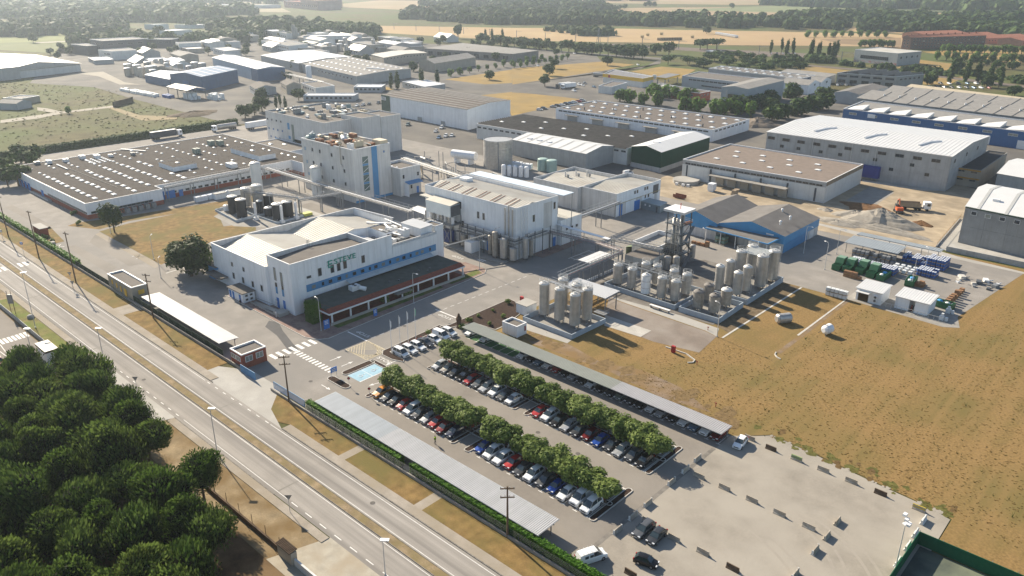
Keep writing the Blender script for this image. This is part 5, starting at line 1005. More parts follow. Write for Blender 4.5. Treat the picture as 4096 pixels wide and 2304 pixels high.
# ================================================================ blue twin gabled halls
BH = bld('blue_halls', 'pair of blue gabled halls with dark grey roofs and front canopy', rect(-130,224,-95,252))
darkroof = mat('dark_grey_sheet', (.17,.16,.15), .8, .12, .3, bump=.2); QL, QR = rect(-133,224,-117,252), [(-117,225),(-95.2,226.5),(-95.2,252.5),(-117,252)]
blueg = mat('blue_gable', (.06,.27,.52), .5, .06, .4)
for Q in (QL, QR):
    walls(BH, Q, 3.0, walloff); walls(BH, inset(Q,-.06), 5.7, blueg, 3.0, 'blue_wall'); gable_roof(BH, inset(Q,-.3), 5.7, 8.4, darkroof, 'y', blueg, 0, 0)
part('east_cladding', MB().box(-95.3,226.6,.1,-95.1,244,3.0), bluep, BH); part('canopy_roof', MB().poly([(-120,221.8,4.3),(-97.4,220,4.3),(-96.5,226.4,4.9),(-119.2,225.6,4.9)]), darkroof, BH); part('canopy_fascia', MB().path([(-120,221.8,4.2),(-97.4,220,4.2),(-96.5,226.4,4.7)],.25,4), bluep, BH)
for t in (0,.25,.5,.75,1): x, y = lerp((-119.5,222),(-97.8,220.3),t); part('canopy_post', MB().tube((x,y,0),(x,y,4.2),.13,5), framew, BH)
part('dark_opening', MB().box(-114,224.8,.1,-110,224.95,3.8), steeldark, BH); part('name_plate', MB().box(-101,226.0,5.2,-98.6,226.2,6.6), framew, BH)
for x, y in ((-104.5,244),(-99,238),(-99,231)): part('roof_fan', MB().cyl(x,y,7.6,8.6,.3,8).dome(x,y,8.6,.5,.4,8), framew, BH)
door(BH, (-95.1,247.2,.05), R(90), 3.4, 2.8, framew)
# ================================================================ distillation building and tower
DB = bld('distillation_house', 'concrete block house with sunken roof under the open steel tower', rect(-127,181,-116,205)); PD = rect(-126.8,190.5,-118,205)
walls(DB, PD, 5.8, walloff); flat_roof(DB, PD, 5.8, concrete, framew, 1.2, .3); walls(DB, rect(-123.4,182,-115.2,190.4), 4.6, mat('stained_white_wall', (.5,.5,.47), .8, .1, .4, streak=.5)); part('lower_roof', sheet(rect(-123.4,182,-115.2,190.4), 4.55), rooffelt, DB); part('green_lean_to', MB().poly([(-129.5,191,3.2),(-127,191,3.9),(-127,205,3.9),(-129.5,205,3.2)]).box(-129.4,191.2,0,-129.2,204.8,3.2), mat('mossy_sheet', (.16,.2,.13), .9, .15, .5), DB)
winE(DB, -115.2, [(184,2.6),(188,2.8)], 1.1, 1.2); winS(DB, 182, [(-121,2.4),(-118,2.4)], 1.0, 1.2)
ST = thing('steel_tower', 'open steel column tower with pipes, ladders and a white roof deck', 'tower', (-115,196,0))
for x in (-117.6,-112.6):
    for y in (194.6,199.4): part('column', MB().box(x-.14,y-.14,0,x+.14,y+.14,16.2), steeldark, ST)
for z in (3.5,6.5,9.5,12.5): 
    part('floor_grating', MB().box(-118.3,194.2,z,-112.2,199.8,z+.12), steeldark, ST); b = MB()
    for zz in (z+.6,z+1.1): b.path([(-118.3,194.2,zz),(-112.2,194.2,zz),(-112.2,199.8,zz),(-118.3,199.8,zz),(-118.3,194.2,zz)],.04,4)
    part('handrail', b, galv, ST); part('brace', MB().tube((-117.6,194.5,z-3),(-112.6,194.5,z),.07,4), steeldark, ST); part('brace', MB().tube((-112.5,194.6,z-3),(-112.5,199.4,z),.07,4), steeldark, ST)
part('roof_deck', MB().box(-118.8,193.8,16.2,-111.8,200.2,16.9,0,1), [walloff, framew], ST); part('red_mast', MB().tube((-115,197,16.9),(-115,197,18.6),.12,5), redp, ST)
for x, y, r, z1 in ((-116,195.8,.55,14),(-114.2,197.2,.7,15),(-116.4,198.2,.4,13),(-113.4,195.4,.35,12)): part('column_vessel', MB().cyl(x,y,.3,z1,r,10).dome(x,y,z1,r,.4,10), stainless, ST, True)
for k in range(7): part('pipe', MB().path([(-118.1+k*.8,194.0,.5),(-118.1+k*.8,194.0,4+k*1.6),(-117+k*.6,196,4.5+k*1.6)],.1,5), stainless if k%2 else steel, ST)
for k in range(3): part('stair_flight', MB().poly([(-111.9,195+(k%2)*4,k*4+.2),(-110.9,195+(k%2)*4,k*4+.2),(-110.9,199-(k%2)*4,k*4+3.8),(-111.9,199-(k%2)*4,k*4+3.8)]).tube((-110.9,195+(k%2)*4,k*4+1.2),(-110.9,199-(k%2)*4,k*4+4.8),.04,4), steel, ST)
part('orange_floor', MB().box(-113.6,196.5,12.7,-112.2,199.7,12.9), mat('orange_plate', (.35,.14,.07), .8, .2, 1), ST)
for x, y, r, h in ((-113.5,189.5,1.0,4.2),(-111.6,191.2,1.0,4.2),(-110.8,188.6,.7,2.5)): solo('process_vessel', 'steel vessel at the foot of the open tower, '+('taller by the wall' if x < -113 else 'wide one outside' if x < -111 else 'short dark one'), 'vessel', MB().cyl(x,y,.4,h,r,12).dome(x,y,h,r,.4,12).cyl(x+r*.6,y,0,.4,.1,5).cyl(x-r*.6,y,0,.4,.1,5), stainless, smooth=False)
x, y = (-112.9,202.5); solo('process_vessel', 'lone steel vessel on legs in the sunny yard by the tower', 'vessel', MB().cyl(x,y,.9,4.6,.85,12).dome(x,y,4.6,.85,.4,12).cyl(x+.6,y,0,1,.09,5).cyl(x-.6,y,0,1,.09,5).cyl(x,y+.6,0,1,.09,5), stainless)
WC = thing('filling_canopy', 'plain white flat canopy beside the pipe bridge in the shaded yard', 'canopy', (-127.7,173,0)); part('roof', MB().box(-129.8,167.9,4.9,-125.6,178.3,5.1), roofwhite, WC)
for y in (169,173,177.4): part('post', MB().tube((-126,y,0),(-126,y,4.9),.1,5), steel, WC); part('frame_arm', MB().tube((-126,y,4.5),(-133.4,y,4.5),.06,4), galv, WC)
for x in (-131.5,-133.4): part('frame_rail', MB().tube((x,168,4.5),(x,178,4.5),.06,4), galv, WC)
b = MB()
for k in range(14): b.box(-124.9,166+k*.9,.02,-124.7,166.45+k*.9,.9)
part('striped_barrier', b, mat('white_stripe', (.6,.6,.6), .6, .05, 1), WC)
# ================================================================ pipe bridges
def pipe_bridge(label, pts, z, wd=2.2, npipe=5, col_every=9, group='pipe bridges', base=0, rail=True, pm=None, deck=False):
    t = thing('pipe_bridge', label, 'pipe bridge', (pts[0][0],pts[0][1],0), 0, group); pm = pm or [stainless, steel, stainless, framew, steeldark, steel]
    for p, q in zip(pts, pts[1:]):
        d = Vector((q[0]-p[0], q[1]-p[1])); L = d.length; d.normalize(); n = Vector((-d.y, d.x)); f = lambda u, v, zz: (p[0]+d.x*u+n.x*v, p[1]+d.y*u+n.y*v, zz)
        for s in (-1,1):
            part('girder', MB().tube(f(0,s*wd/2,z),f(L,s*wd/2,z),.13,4), steel, t); part('girder', MB().tube(f(0,s*wd/2,z+.9),f(L,s*wd/2,z+.9),.09,4), steel, t)
            b = MB()
            for k in range(int(L/1.8)): b.tube(f(k*1.8,s*wd/2,z),f(k*1.8+.9,s*wd/2,z+.9),.05,3); b.tube(f(k*1.8+.9,s*wd/2,z+.9),f(k*1.8+1.8,s*wd/2,z),.05,3)
            part('lattice', b, steel, t)
        for k in range(npipe):
            v = -wd/2+.25+(wd-.5)*k/max(1,npipe-1); r = (.09,.16,.11,.2,.08,.13)[k%6]; part('pipe', MB().tube(f(0,v,z+.2+r),f(L,v,z+.2+r),r,6), pm[k%len(pm)], t)
        for k in range(max(2, int(L/col_every)+1)):
            u = .4+(L-.8)*k/max(1,int(L/col_every))
            for s in (-1,1):
                c = f(u,s*wd/2,0); part('column', MB().box(c[0]-.12,c[1]-.12,base,c[0]+.12,c[1]+.12,z), steel, t)
            part('cross_beam', MB().tube(f(u,-wd/2,z-.1),f(u,wd/2,z-.1),.1,4), steel, t)
        if rail:
            b = MB(); b.tube(f(0,wd/2+.05,z+1.9),f(L,wd/2+.05,z+1.9),.035,4); b.tube(f(0,-wd/2-.05,z+1.9),f(L,-wd/2-.05,z+1.9),.035,4)
            for k in range(int(L/2.5)+1): b.tube(f(k*2.5,wd/2,z+.9),f(k*2.5,wd/2+.05,z+1.9),.03,3); b.tube(f(k*2.5,-wd/2,z+.9),f(k*2.5,-wd/2-.05,z+1.9),.03,3)
            part('handrail', b, galv, t)
    return t
pipe_bridge('long pipe bridge from the flat hall past the striped tower to the process hall', [(-292,166),(-240,165),(-200,165.5)], 5.6, 2.4, 6, 13)
pipe_bridge('pipe bridge running beside the flat hall wall toward the white tank', [(-293,123.5),(-294,165)], 5.4, 2.6, 6, 10)
pipe_bridge('short pipe bridge between the black tank yard and the long bridge', [(-240,147.5),(-236.5,163.5)], 5.6, 1.8, 4, 8)
pipe_bridge('pipe bridge over the black tank yard', [(-262,139),(-240,147)], 6.4, 1.6, 4, 8)
pipe_bridge('pipe bridge through the old plant behind the striped tower', [(-262,214),(-213,207),(-196,200)], 6.4, 3, 6, 10)
pipe_bridge('pipe bridge with steps from process hall to packing hall', [(-153,186),(-154,221.5)], 6.0, 2.2, 6, 11)
pipe_bridge('pipe bridge from process hall to the distillation house', [(-151,180.5),(-133,181.8),(-124,181)], 5.6, 1.6, 5, 9, pm=[mat('pinkish_pipe', (.42,.26,.25), .6, .1, 1), stainless, framew])
pipe_bridge('pipe bridge with pink pipe running toward the tank cluster by the parking', [(-124,181),(-123.6,152)], 5.2, 1.4, 5, 9, pm=[MATS['pinkish_pipe'], bgreen, stainless])
pipe_bridge('pipe bridge over the roof edge of the distillation house', [(-131.5,186.5),(-115,188.6)], 6.2, 1.6, 5, 9)
wk = thing('covered_walkway', 'narrow white flat roofed walkway on posts from the process hall', 'canopy', (-145,183,0)); part('roof', MB().prism([(-152,184.5),(-131,183.8),(-131,185.2),(-152,186)], 6.9, 7.02), framew, wk)
for x in (-150,-141,-132): part('post', MB().tube((x,185,0),(x,185,6.9),.09,5), steel, wk)
lp = thing('overhead_pipe', 'single lagged pipe crossing the street from office to process hall', 'pipe', (-160,150,0)); part('pipe', MB().tube((-165.5,149,5.6),(-161,165.8,6.8),.2,6), stainless, lp)
op = thing('old_pipework', 'tangle of bent silver ducts and pipes between striped tower and grey silo', 'pipework', (-230,220,0))
for k in range(16): x = -268+k*4.2; y = 214+r2.uniform(-5,16); part('pipe', MB().path([(x,y,.5),(x,y,r2.uniform(3,6)),(x+r2.uniform(3,8),y+r2.uniform(-3,3),r2.uniform(3,6)),(x+r2.uniform(4,9),y+r2.uniform(-2,6),.5)], r2.choice((.12,.2,.45)), 6), (stainless,steel,cream,steeldark)[k%4], op)
for k in range(22): x, y = r2.uniform(-268,-205), r2.uniform(206,236); part('rack_post', MB().box(x-.1,y-.1,0,x+.1,y+.1,r2.uniform(4,7)), steel, op)
for k in range(9): x, y = r2.uniform(-262,-215), r2.uniform(208,234); part('pump_set', MB().box(x,y,0,x+2.4,y+1.6,1.6), (steel,steeldark,cream)[k%3], op)
for k in range(5): x, y = -228+k*2.4, 241+k; solo('white_vessel', 'small white vessel beside the big grey silo, %s in line' % nth(k), 'vessel', MB().cyl(x,y,0,4.2,1.0,10).dome(x,y,4.2,1.0,.5,10), wallwhite, 'small white vessels by the silo')
SI = thing('storage_silo', 'big grey corrugated open top silo behind the old pipework', 'silo', (-240,250,0)); b = MB()
for k in range(10): b.cyl(-240,250,k*1.25,k*1.25+1.18,6.4 if k%2 else 6.46,24)
part('shell', b, stainless, SI); part('rim', MB().ring(-240,250,12.6,6.4,.14,24), steel, SI); part('ladder', MB().box(-235.4,245.0,0,-235,245.3,12.6), steel, SI)
ht = MB().tube((-262,243,4),(-250,246,4),1.9,12).box(-260,242,0,-259,245,2.4).box(-253,244,0,-252,247,2.4); solo('tank_trailer', 'white horizontal tank standing behind the laboratory block', 'tank', ht, wallwhite)
# ================================================================ tanks
def tank(kind, x, y, h, r, z0, label, group, m=None, rail=True, legs=.9, dome=.5, ladder=True, band=True, dirty=False):
    t = thing('storage_tank', label, 'tank', (x,y,z0), rnd.uniform(-.4,.4), group); m = m or stainless
    def shell():
        b = MB(); b.cyl(0,0,legs,h,r,20)
        return b.mesh('tank_shell', [m], smooth=False)
    link('shell', cached(('ts',h,r,legs,m.name), shell), t)
    link('lid', cached(('tl',r,dome,h,dirty), lambda: MB().frust(0,0,h,h+.12,r+.06,r+.06,20).dome(0,0,h+.12,r*.98,dome,20).cyl(0,0,h+dome,h+dome+.35,.3,8).cyl(.5*r,.2,h+.4*dome,h+dome+.2,.12,6).mesh('tank_lid', [mat('dirty_lid', (.2,.18,.16), .6, .25, 1.2) if dirty else mat('bright_lid', (.62,.61,.58), .45, .12, 1, .3)])), t)
    if band:
        for k in range(2): link('seam_band', cached(('tb',r), lambda: MB().frust(0,0,0,.1,r+.035,r+.035,20).mesh('tank_band', [m])), t, (0,0,legs+(h-legs)*(.3+.4*k)))
    for k in range(4): a = .785+k*1.571; link('leg', cached(('tg',legs), lambda: MB().box(-.12,-.12,0,.12,.12,legs+.1).mesh('tank_leg', [steel])), t, (math.cos(a)*r*.8, math.sin(a)*r*.8, 0))
    if rail:
        def rl():
            b = MB()
            for z in (.45,.85,1.2): b.ring(0,0,z,r*.92,.035,14)
            for k in range(9): a = k*.698; b.tube((math.cos(a)*r*.92,math.sin(a)*r*.92,0),(math.cos(a)*r*.92,math.sin(a)*r*.92,1.2),.03,4)
            return b.mesh('tank_guard_rail', [galv])
        link('guard_rail', cached(('tr',r), rl), t, (0,0,h+.1))
    if ladder:
        def ld():
            b = MB(); 
            for s in (-.22,.22): b.tube((s,-r-.25,.3),(s,-r-.25,h+1.1),.035,4)
            for k in range(int(h*1.5)): b.tube((-.22,-r-.25,.5+k*.66),(.22,-r-.25,.5+k*.66),.025,3)
            return b.mesh('tank_ladder', [galv])
        link('ladder', cached(('td',h,r), ld), t, (0,0,0), R(100))
    link('outlet_pipe', cached(('tp',r), lambda: MB().path([(r*.5,-r*.4,.5),(r*1.3,-r*.6,.4),(r*1.3,-r*1.2,.3)],.09,5).mesh('tank_outlet', [stainless])), t)
    return t
G1 = 'silver tanks of the cluster by the parking'
for (x, y), h, l in (((-118.3,139.6),8.9,'gate-side front'),((-113.3,139.7),8.8,'middle front'),((-108.5,139.7),8.6,'field-side front'),((-108.3,144.4),8.7,'field-side rear'),((-116.6,145),8.9,'gate-side rear'),((-112.0,144.8),8.8,'middle rear')):
    tank('t', x, y, h, 1.28, .2, 'tall silver tank with guard rail, %s of the six beside the parking shelter' % l, G1)
bw = mat('bund_wall_bluegrey', (.36,.41,.46), .8, .08, .4, streak=.15)
def bund(label, P, h, t=.22, floor=concrete, fz=.08):
    o = thing('bund_wall', label, 'wall', (P[0][0],P[0][1],0), 0, 'bund walls round the tanks'); n = len(P)
    for i in range(n):
        p, q = P[i], P[(i+1)%n]; d = (Vector(q)-Vector(p)); L = d.length; d.normalize(); nr = Vector((-d.y,d.x))*t/2; e = d*(t/2-.003)
        part('wall', MB().prism([(p[0]-nr.x-e.x,p[1]-nr.y-e.y),(q[0]-nr.x+e.x*.0,q[1]-nr.y),(q[0]+nr.x,q[1]+nr.y),(p[0]+nr.x-e.x,p[1]+nr.y-e.y)], 0, h+.004*i), bw, o)
    part('floor', sheet(P, fz), floor, o); return o
bund('blue grey bund wall round the six tall tanks by the parking', [(-120.4,134.2),(-104.9,134.2),(-104.6,147.2),(-120.4,147.4)], 1.3)
bund('blue grey bund wall round the squat tanks facing the field', [(-94.8,165.8),(-83.6,166),(-84.1,179.5),(-95,179.5)], 1.5)
bund('blue grey bund wall round the tallest tanks at the far end', [(-96.5,181.8),(-84.1,181.8),(-84.5,203.8),(-96.5,203.6)], 1.5)
bund('long bund wall round the two rows of silver tanks', [(-119,166.4),(-96.4,166),(-96.4,181),(-119,180)], 1.4)
gsheet('tank_farm_floor', [(-121.5,161.5),(-94,164),(-84.2,164.5),(-84.6,204),(-110,205),(-123,182)], .05, mat('stained_concrete', (.2,.185,.165), .9, .2, .4, col2=(.14,.125,.11), c2scale=.25, bump=.2))
G2 = 'silver tanks of the two middle rows'
for k, (x, y, h) in enumerate(((-117.2,169.8,6.0),(-112.4,169.7,6.1),(-107.3,168.9,5.8),(-102.6,169.4,6.2),(-98.8,169.9,6.1))): tank('t', x, y, h, 1.25, .1, 'silver tank with railing, %s from the white canopy in the front middle row' % nth(k), G2, wallwhite if k == 2 else None, rail=k != 2)
for k, (x, y, h) in enumerate(((-112.4,176.4,5.9),(-109.2,177.2,5.8),(-103.4,176.6,6.0),(-99.2,176.2,6.1))): tank('t', x, y, h, 1.25, .1, 'silver tank with railing, %s from the pipe bridge in the rear middle row' % nth(k), G2)
G3 = 'squat tanks in the field-side bund'; grime = mat('grimy_steel', (.36,.33,.29), .55, .2, 1.2, .3, streak=.5)
for x, y, h, l in ((-92,170.2,4.7,'sooty topped squat tank at the inner front corner of its bund'),(-87.4,170.2,4.9,'dark lidded squat tank at the field corner of its bund'),(-87.4,176.3,4.7,'pale squat tank behind the dark lidded one'),(-92.6,176.4,4.5,'brownish squat tank at the rear of the small bund')): tank('t', x, y, h, 1.4, .3, l, G3, grime, False, .8, .6, False, True, 'pale' not in l)
G4 = 'tall tanks in the far bund'
for x, y, h, r, l in ((-94.2,184.8,7.3,1.2,'slim tall tank at the inner corner of the far bund'),(-93.9,189.8,7.5,1.2,'slim tall tank second along the inner side of the far bund'),(-88.8,184.8,6.8,1.2,'slim tank at the field corner of the far bund'),(-88.3,189,7.4,1.2,'slim tank second along the field side of the far bund'),(-86.9,194.6,9.4,1.55,'stout tall tank in front of the steel deck, field side'),(-86.9,201.6,9.0,1.55,'stout tall tank at the outermost corner of the bund'),(-93.6,195.2,9.0,1.5,'stout tall tank under the steel deck, inner side'),(-93.4,201.6,9.0,1.5,'stout tall tank under the steel deck, rear corner')): tank('t', x, y, h, r, .2, l, G4, rail=h > 8.5)
dk = thing('tank_deck', 'grey steel deck joining the tops of the tallest tanks', 'platform', (-90,198,0)); part('deck', MB().box(-93.5,194.8,9.15,-86.8,201.6,9.3), mat('deck_plate', (.3,.32,.32), .6, .1, .6), dk)
for x, y in ((-90.2,195),(-90.2,201.4)): part('post', MB().tube((x,y,0),(x,y,9.1),.1,5), steel, dk)
wa = thing('tank_walkway', 'dark steel walkways linking tops of the middle row tanks', 'platform', (-108,173,0)); part('walkway', MB().box(-118,172.4,5.6,-98,173.4,5.72), steeldark, wa)
for x in (-115,-109,-103): part('walkway', MB().box(x-.4,170.5,5.62,x+.4,176.5,5.74), steeldark, wa); part('post', MB().tube((x,173,0),(x,173,5.6),.1,5), steel, wa)
b = MB(); [b.tube((-118,y,6.6),(-98,y,6.6),.04,4) for y in (172.4,173.4)]; part('handrail', b, galv, wa)
tw = thing('tank_top_walkway', 'galvanised walkway grating between the six tall tanks', 'platform', (-113,142,0)); part('walkway', MB().box(-118.5,141.6,8.9,-108,142.8,9.05), steel, tw); b = MB(); [b.tube((-118.5,y,10),(-108,y,10),.04,4) for y in (141.6,142.8)]; part('handrail', b, galv, tw)
# loading canopy by the six tanks
LC = thing('loading_canopy', 'white ribbed loading canopy on grey posts beside the six tall tanks', 'canopy', (-114,153,0)); b = MB(); ribbed(b, -121.1, -107.2, 150.6, 156.8, 4.9, 5.1, .5); part('roof_sheet', b, roofwhite, LC)
for x in (-120.6,-113.5,-107.7):
    for y in (151.2,156): part('post', MB().box(x-.11,y-.11,0,x+.11,y+.11,4.8), steel, LC); part('brace', MB().tube((x,y,3.4),(x+.0,y+(1.4 if y < 153 else -1.4),4.8),.06,4), steel, LC)
part('platform', MB().box(-109,148,1.4,-105.6,150.4,1.55), steel, LC); part('handrail', MB().path([(-109,148,2.5),(-105.6,148,2.5),(-105.6,150.4,2.5)],.05,4).path([(-109,148,2),(-105.6,148,2),(-105.6,150.4,2)],.04,4), steel, LC); part('ramp_slab', MB().prism([(-107.6,151.2),(-93.6,151.2),(-93.5,146.4),(-103.8,145.8)], -.02, .06), mat('pale_slab', (.44,.42,.38), .85, .1, .4), LC)
K1 = bld('control_kiosk', 'long low white kiosk with flat roof beside the bark bed', rect(-126,136.8,-121.6,140.6)); walls(K1, rect(-125.4,137,-121.8,140.8), 2.6, wallwhite); part('roof', MB().box(-125.6,136.8,2.6,-121.6,141,2.75), conclight, K1)
K2 = bld('pump_house', 'grey white pump house at the head of the long parking shelter', rect(-120.2,126,-114.8,129.6)); QQ = rect(-119.8,125.9,-115,129.4); walls(K2, QQ, 2.9, wallwhite); flat_roof(K2, QQ, 2.9, rooffelt, framew, .4); winE(K2, -115, [(128.8,1.6)], .4, 1.2, glass=redp)
BN = thing('steel_bench', 'long white steel bench rack on the pale path', 'bench', (-99,163.4,0)); part('seat', MB().box(-102,162.9,.75,-96,163.7,.85), framew, BN)
for x in (-101.7,-99,-96.3): part('leg', MB().box(x-.05,163,0,x+.05,163.6,.75), steel, BN)
for (x, y), l in (((-83.3,144.7),'red fire hose cabinet standing at the slab edge by the field'),((-128.7,142.8),'red fire hose cabinet beside the bark bed kerb')): 
    t = thing('hose_cabinet', l, 'cabinet', (x,y,0)); link('case', MB().box(-.45,-.3,.1,.45,.3,1.7).mesh('cabinet_case', [redp]), t); link('door', MB().box(-.38,-.34,.2,.38,-.3,1.6).mesh('cabinet_door', [mat('red_door', (.3,.02,.03), .5, .1, 1)]), t)
for (x, y), l in (((-76.1,143.0),'red hydrant by the curved kerb end'),((-63.9,129.6),'red hydrant in the dry grass near the shelter'),((-83.6,160.9),'dark red hydrant on the pale path by the bund')):
    solo('fire_hydrant', l, 'hydrant', MB().cyl(x,y,0,.9,.09,6).box(x-.25,y-.06,.75,x+.25,y+.06,.9).dome(x,y,.9,.12,.12,6,0,2), mat('hydrant_red', (.4,.09,.05), .6, .1, 2))
b = MB(); kx, ky = (-78.1,142.4); b.path([(kx-8,ky+3.5,.12),(kx-2.5,ky+3.6,.12),(kx+.5,ky+2.2,.12),(kx+.8,ky+.9,.12),(kx,ky,.12)],.16,4); struct('curved_kerb', b, kerbm)
b = MB(); kx, ky = (-65.9,160.8); b.path([(kx,ky,.1),(kx+.3,ky-1.2,.1),(kx+1.3,ky-2.2,.1),(kx+2.3,ky-2.6,.1)],.16,4); struct('curved_kerb', b, kerbm)
# horizontal vessels lying in the field
x, y = -72.1, 177.6; solo('scrap_vessel', 'silver cylindrical vessel lying in the dry grass in front of its twin dark shadow', 'vessel', MB().tube((x-.9,y-1.2,1.2),(x+.9,y+1.6,1.2),1.25,14).tube((x-1.15,y-1.55,1.2),(x-.9,y-1.2,1.2),.8,14,0,1.25).tube((x+.9,y+1.6,1.2),(x+1.1,y+1.9,1.2),1.25,14,0,.8).box(x-.8,y-.9,0,x-.6,y-.3,.5).box(x+.5,y+.7,0,x+.7,y+1.2,.5), stainless)
x, y = -61.6, 178.6; solo('scrap_vessel', 'white round vessel with dark straps lying on three legs in the field', 'vessel', MB().tube((x,y-.9,1.3),(x+.5,y+1.0,1.4),1.15,14).tube((x-.2,y-1.4,1.3),(x,y-.9,1.3),.6,14,0,1.15).tube((x,y-.5,1.32),(x+.05,y-.3,1.33),1.2,14,1).tube((x-1.6,y-.6,0),(x-.6,y,1),.08,4,1).tube((x+.6,y-1.6,0),(x,y-.6,1),.08,4,1).tube((x+.9,y+.9,0),(x+.5,y+.5,1),.08,4,1), [wallwhite, steeldark])
# black tank yard
G5 = 'black tanks in the chemical yard'; blk = mat('black_polyethylene', (.022,.024,.03), .5, .15, 1)
for x, y, h, r, l in ((-260.4,133,6.2,1.7,'tall black tank in the pale bund, further from the office'),(-253.8,132.6,6.4,1.8,'tall black tank in the pale bund, nearer the office'),(-258.6,146,4.6,2.0,'stout black tank with pale band beside the silver tanks'),(-253.6,139.6,4.4,1.1,'slim black tank beside the white pillars'),(-248,139.8,3.0,1.5,'short black tank between the two stout ones'),(-241.9,139.8,5.6,1.9,'stout black tank at the office end of the yard'),(-242.6,144.2,5.4,1.9,'stout black tank beside the white strip of paving')):
    t = tank('t', x, y, h, r, .1, l, G5, blk, False, .15, .35, False, False); 
tank('t', -263.3,140,7.2,1.8,.1,'silver ribbed tank behind the black tanks, shorter', 'silver tanks in the chemical yard', None, False); tank('t', -259.2,142.4,8.6,1.9,.1,'silver ribbed tank behind the black tanks, taller', 'silver tanks in the chemical yard', None, False)
tank('t', -264.8,132.6,2.0,1.1,.1,'small white tank beside the tall black pair','small tanks in the chemical yard', wallwhite, False, .15, .2, False, False)
for x, y, h, r, l in ((-274,151,13,2.0,'tall white tank standing before the flat hall'),(-258.6,167.6,11,2.1,'tall white tank against the striped tower')): tank('t', x, y, h, r, .1, l, 'tall white tanks by the pipe bridge', mat('tank_white', (.66,.67,.66), .5, .05, .3, streak=.15), False, .3, .7, False, False)
bund('pale concrete bund round the tall black pair', [(-267.5,129.6),(-249.5,127.8),(-250.5,135.6),(-268,137)], .9); bund('low pale bund round the stout black tanks', [(-250.2,136.2),(-237.6,136.5),(-238,147.5),(-250.5,147)], .7)
for x, y, l in ((-247.4,134.3,'first'),(-237.4,138.6,'second'),(-237.8,144.6,'third')): solo('white_pillar', 'white concrete pillar carrying pipes in the tank yard, %s from the lawn' % l, 'pillar', MB().box(x-.35,y-.35,0,x+.35,y+.35,6.2).box(x-.7,y-.7,0,x+.7,y+.7,1), framew, 'white pipe pillars')
gsheet('pale_path', [(-262.1,126),(-246.2,125),(-236.5,131.8),(-233,138),(-236,152),(-250,151),(-270,138)], .036, concrete); gsheet('white_strip', [(-249.5,150.3),(-236,151.2),(-229,152),(-230,154),(-249.5,154)], .04, conclight); gsheet('inner_road', [(-252,154),(-205,152),(-205,158.5),(-252,160)], .03, asphalt2)
solo('yellow_tray', 'lime yellow tray beside the black tanks', 'tray', MB().box(-240.2,147.8,0,-237.8,151.2,1.0), mat('lime_yellow', (.5,.5,.1), .6, .1, 1)); 
ys = [(-278,123),(-272,124),(-266,125)]
for k in range(3): solo('chiller_unit', 'white framed chiller by the flat hall, %s from the blue doors' % nth(k), 'chiller', MB().box(-284+k*.2,137+k*6,.2,-281,142+k*6,2.2,0,1).box(-283.8+k*.2,137.2+k*6,2.2,-281.2,141.8+k*6,2.4,1), [wallwhite, steeldark], 'chillers by the flat hall')
# ================================================================ waste yard, sheds and containers
def skip_(x, y, label, lid=True, rot=0.0):
    t = thing('waste_skip', label, 'skip', (x,y,.05), rot, 'green waste skips'); 
    def body():
        b = MB(); L, W, H = 5.6, 2.3, 1.7
        for a in ((-W/2,-L/2,-W/2+.08,L/2),(W/2-.08,-L/2,W/2,L/2),(-W/2+.08,L/2-.08,W/2-.08,L/2),(-W/2+.08,-L/2,W/2-.08,-L/2+.08)): b.box(a[0],a[1],.2,a[2],a[3],H)
        b.box(-W/2,-L/2,.1,W/2,L/2,.3)
        for k in range(6): b.box(-W/2-.06,-L/2+.3+k*.95,.2,W/2+.06,-L/2+.42+k*.95,H-.02)
        return b.mesh('skip_body', [greenp])
    link('body', cached('skb', body), t)
    if lid: link('hopper', cached('skh', lambda: MB().box(-1.2,.2,1.7,1.2,2.9,3.1).poly([(-1.2,.2,3.1),(1.2,.2,3.1),(1.2,-.6,1.75),(-1.2,-.6,1.75)]).mesh('skip_hopper', [greenp])), t); link('lid_panel', cached('skl', lambda: MB().box(-1.1,.4,3.11,1.1,2.7,3.2).mesh('skip_lid', [mat('pale_green_lid', (.16,.27,.19), .6, .1, 1)])), t)
    else: link('waste', MB().box(-1,-2.6,.3,1,2.6,1.4).dome(0,.8,1.4,.8,.5,7,1).dome(-.2,-1.2,1.4,.7,.4,7,2).mesh('skip_waste', [mat('mixed_waste', (.3,.3,.3), .9, .4, 3), mat('blue_sack', (.05,.3,.6), .6, .1, 2), framew]), t)
    return t
for k, p in enumerate((((-77.4,223.2)),((-74.5,223.7)),((-71.2,224.6)),((-67.8,223.9)))): skip_(p[0]+.2, p[1]+2.4, 'dark green compactor skip with pale lid, %s from the street corner' % nth(k))
p = (-64.9,223.9); skip_(p[0]+.3, p[1]+2, 'open green skip with blue sacks and yellow corners beside the compactors', False)
p = (-57.8,224.3); skip_(p[0]+.4, p[1]+2.5, 'open green skip standing alone by the crates and lamp', False, .1)
p = (-46.0,214.4); skip_(p[0], p[1]+1, 'dark green low skip heaped with broken pallets behind the white sheds', False, 1.45)
bs = mat('blue_drum', (.03,.11,.35), .45, .1, 2); bwht = mat('white_drum_lid', (.6,.63,.66), .5, .06, 2); ibc = mat('ibc_white', (.66,.68,.68), .5, .06, 1); dgrey = mat('grey_ibc', (.2,.21,.22), .6, .15, 1)
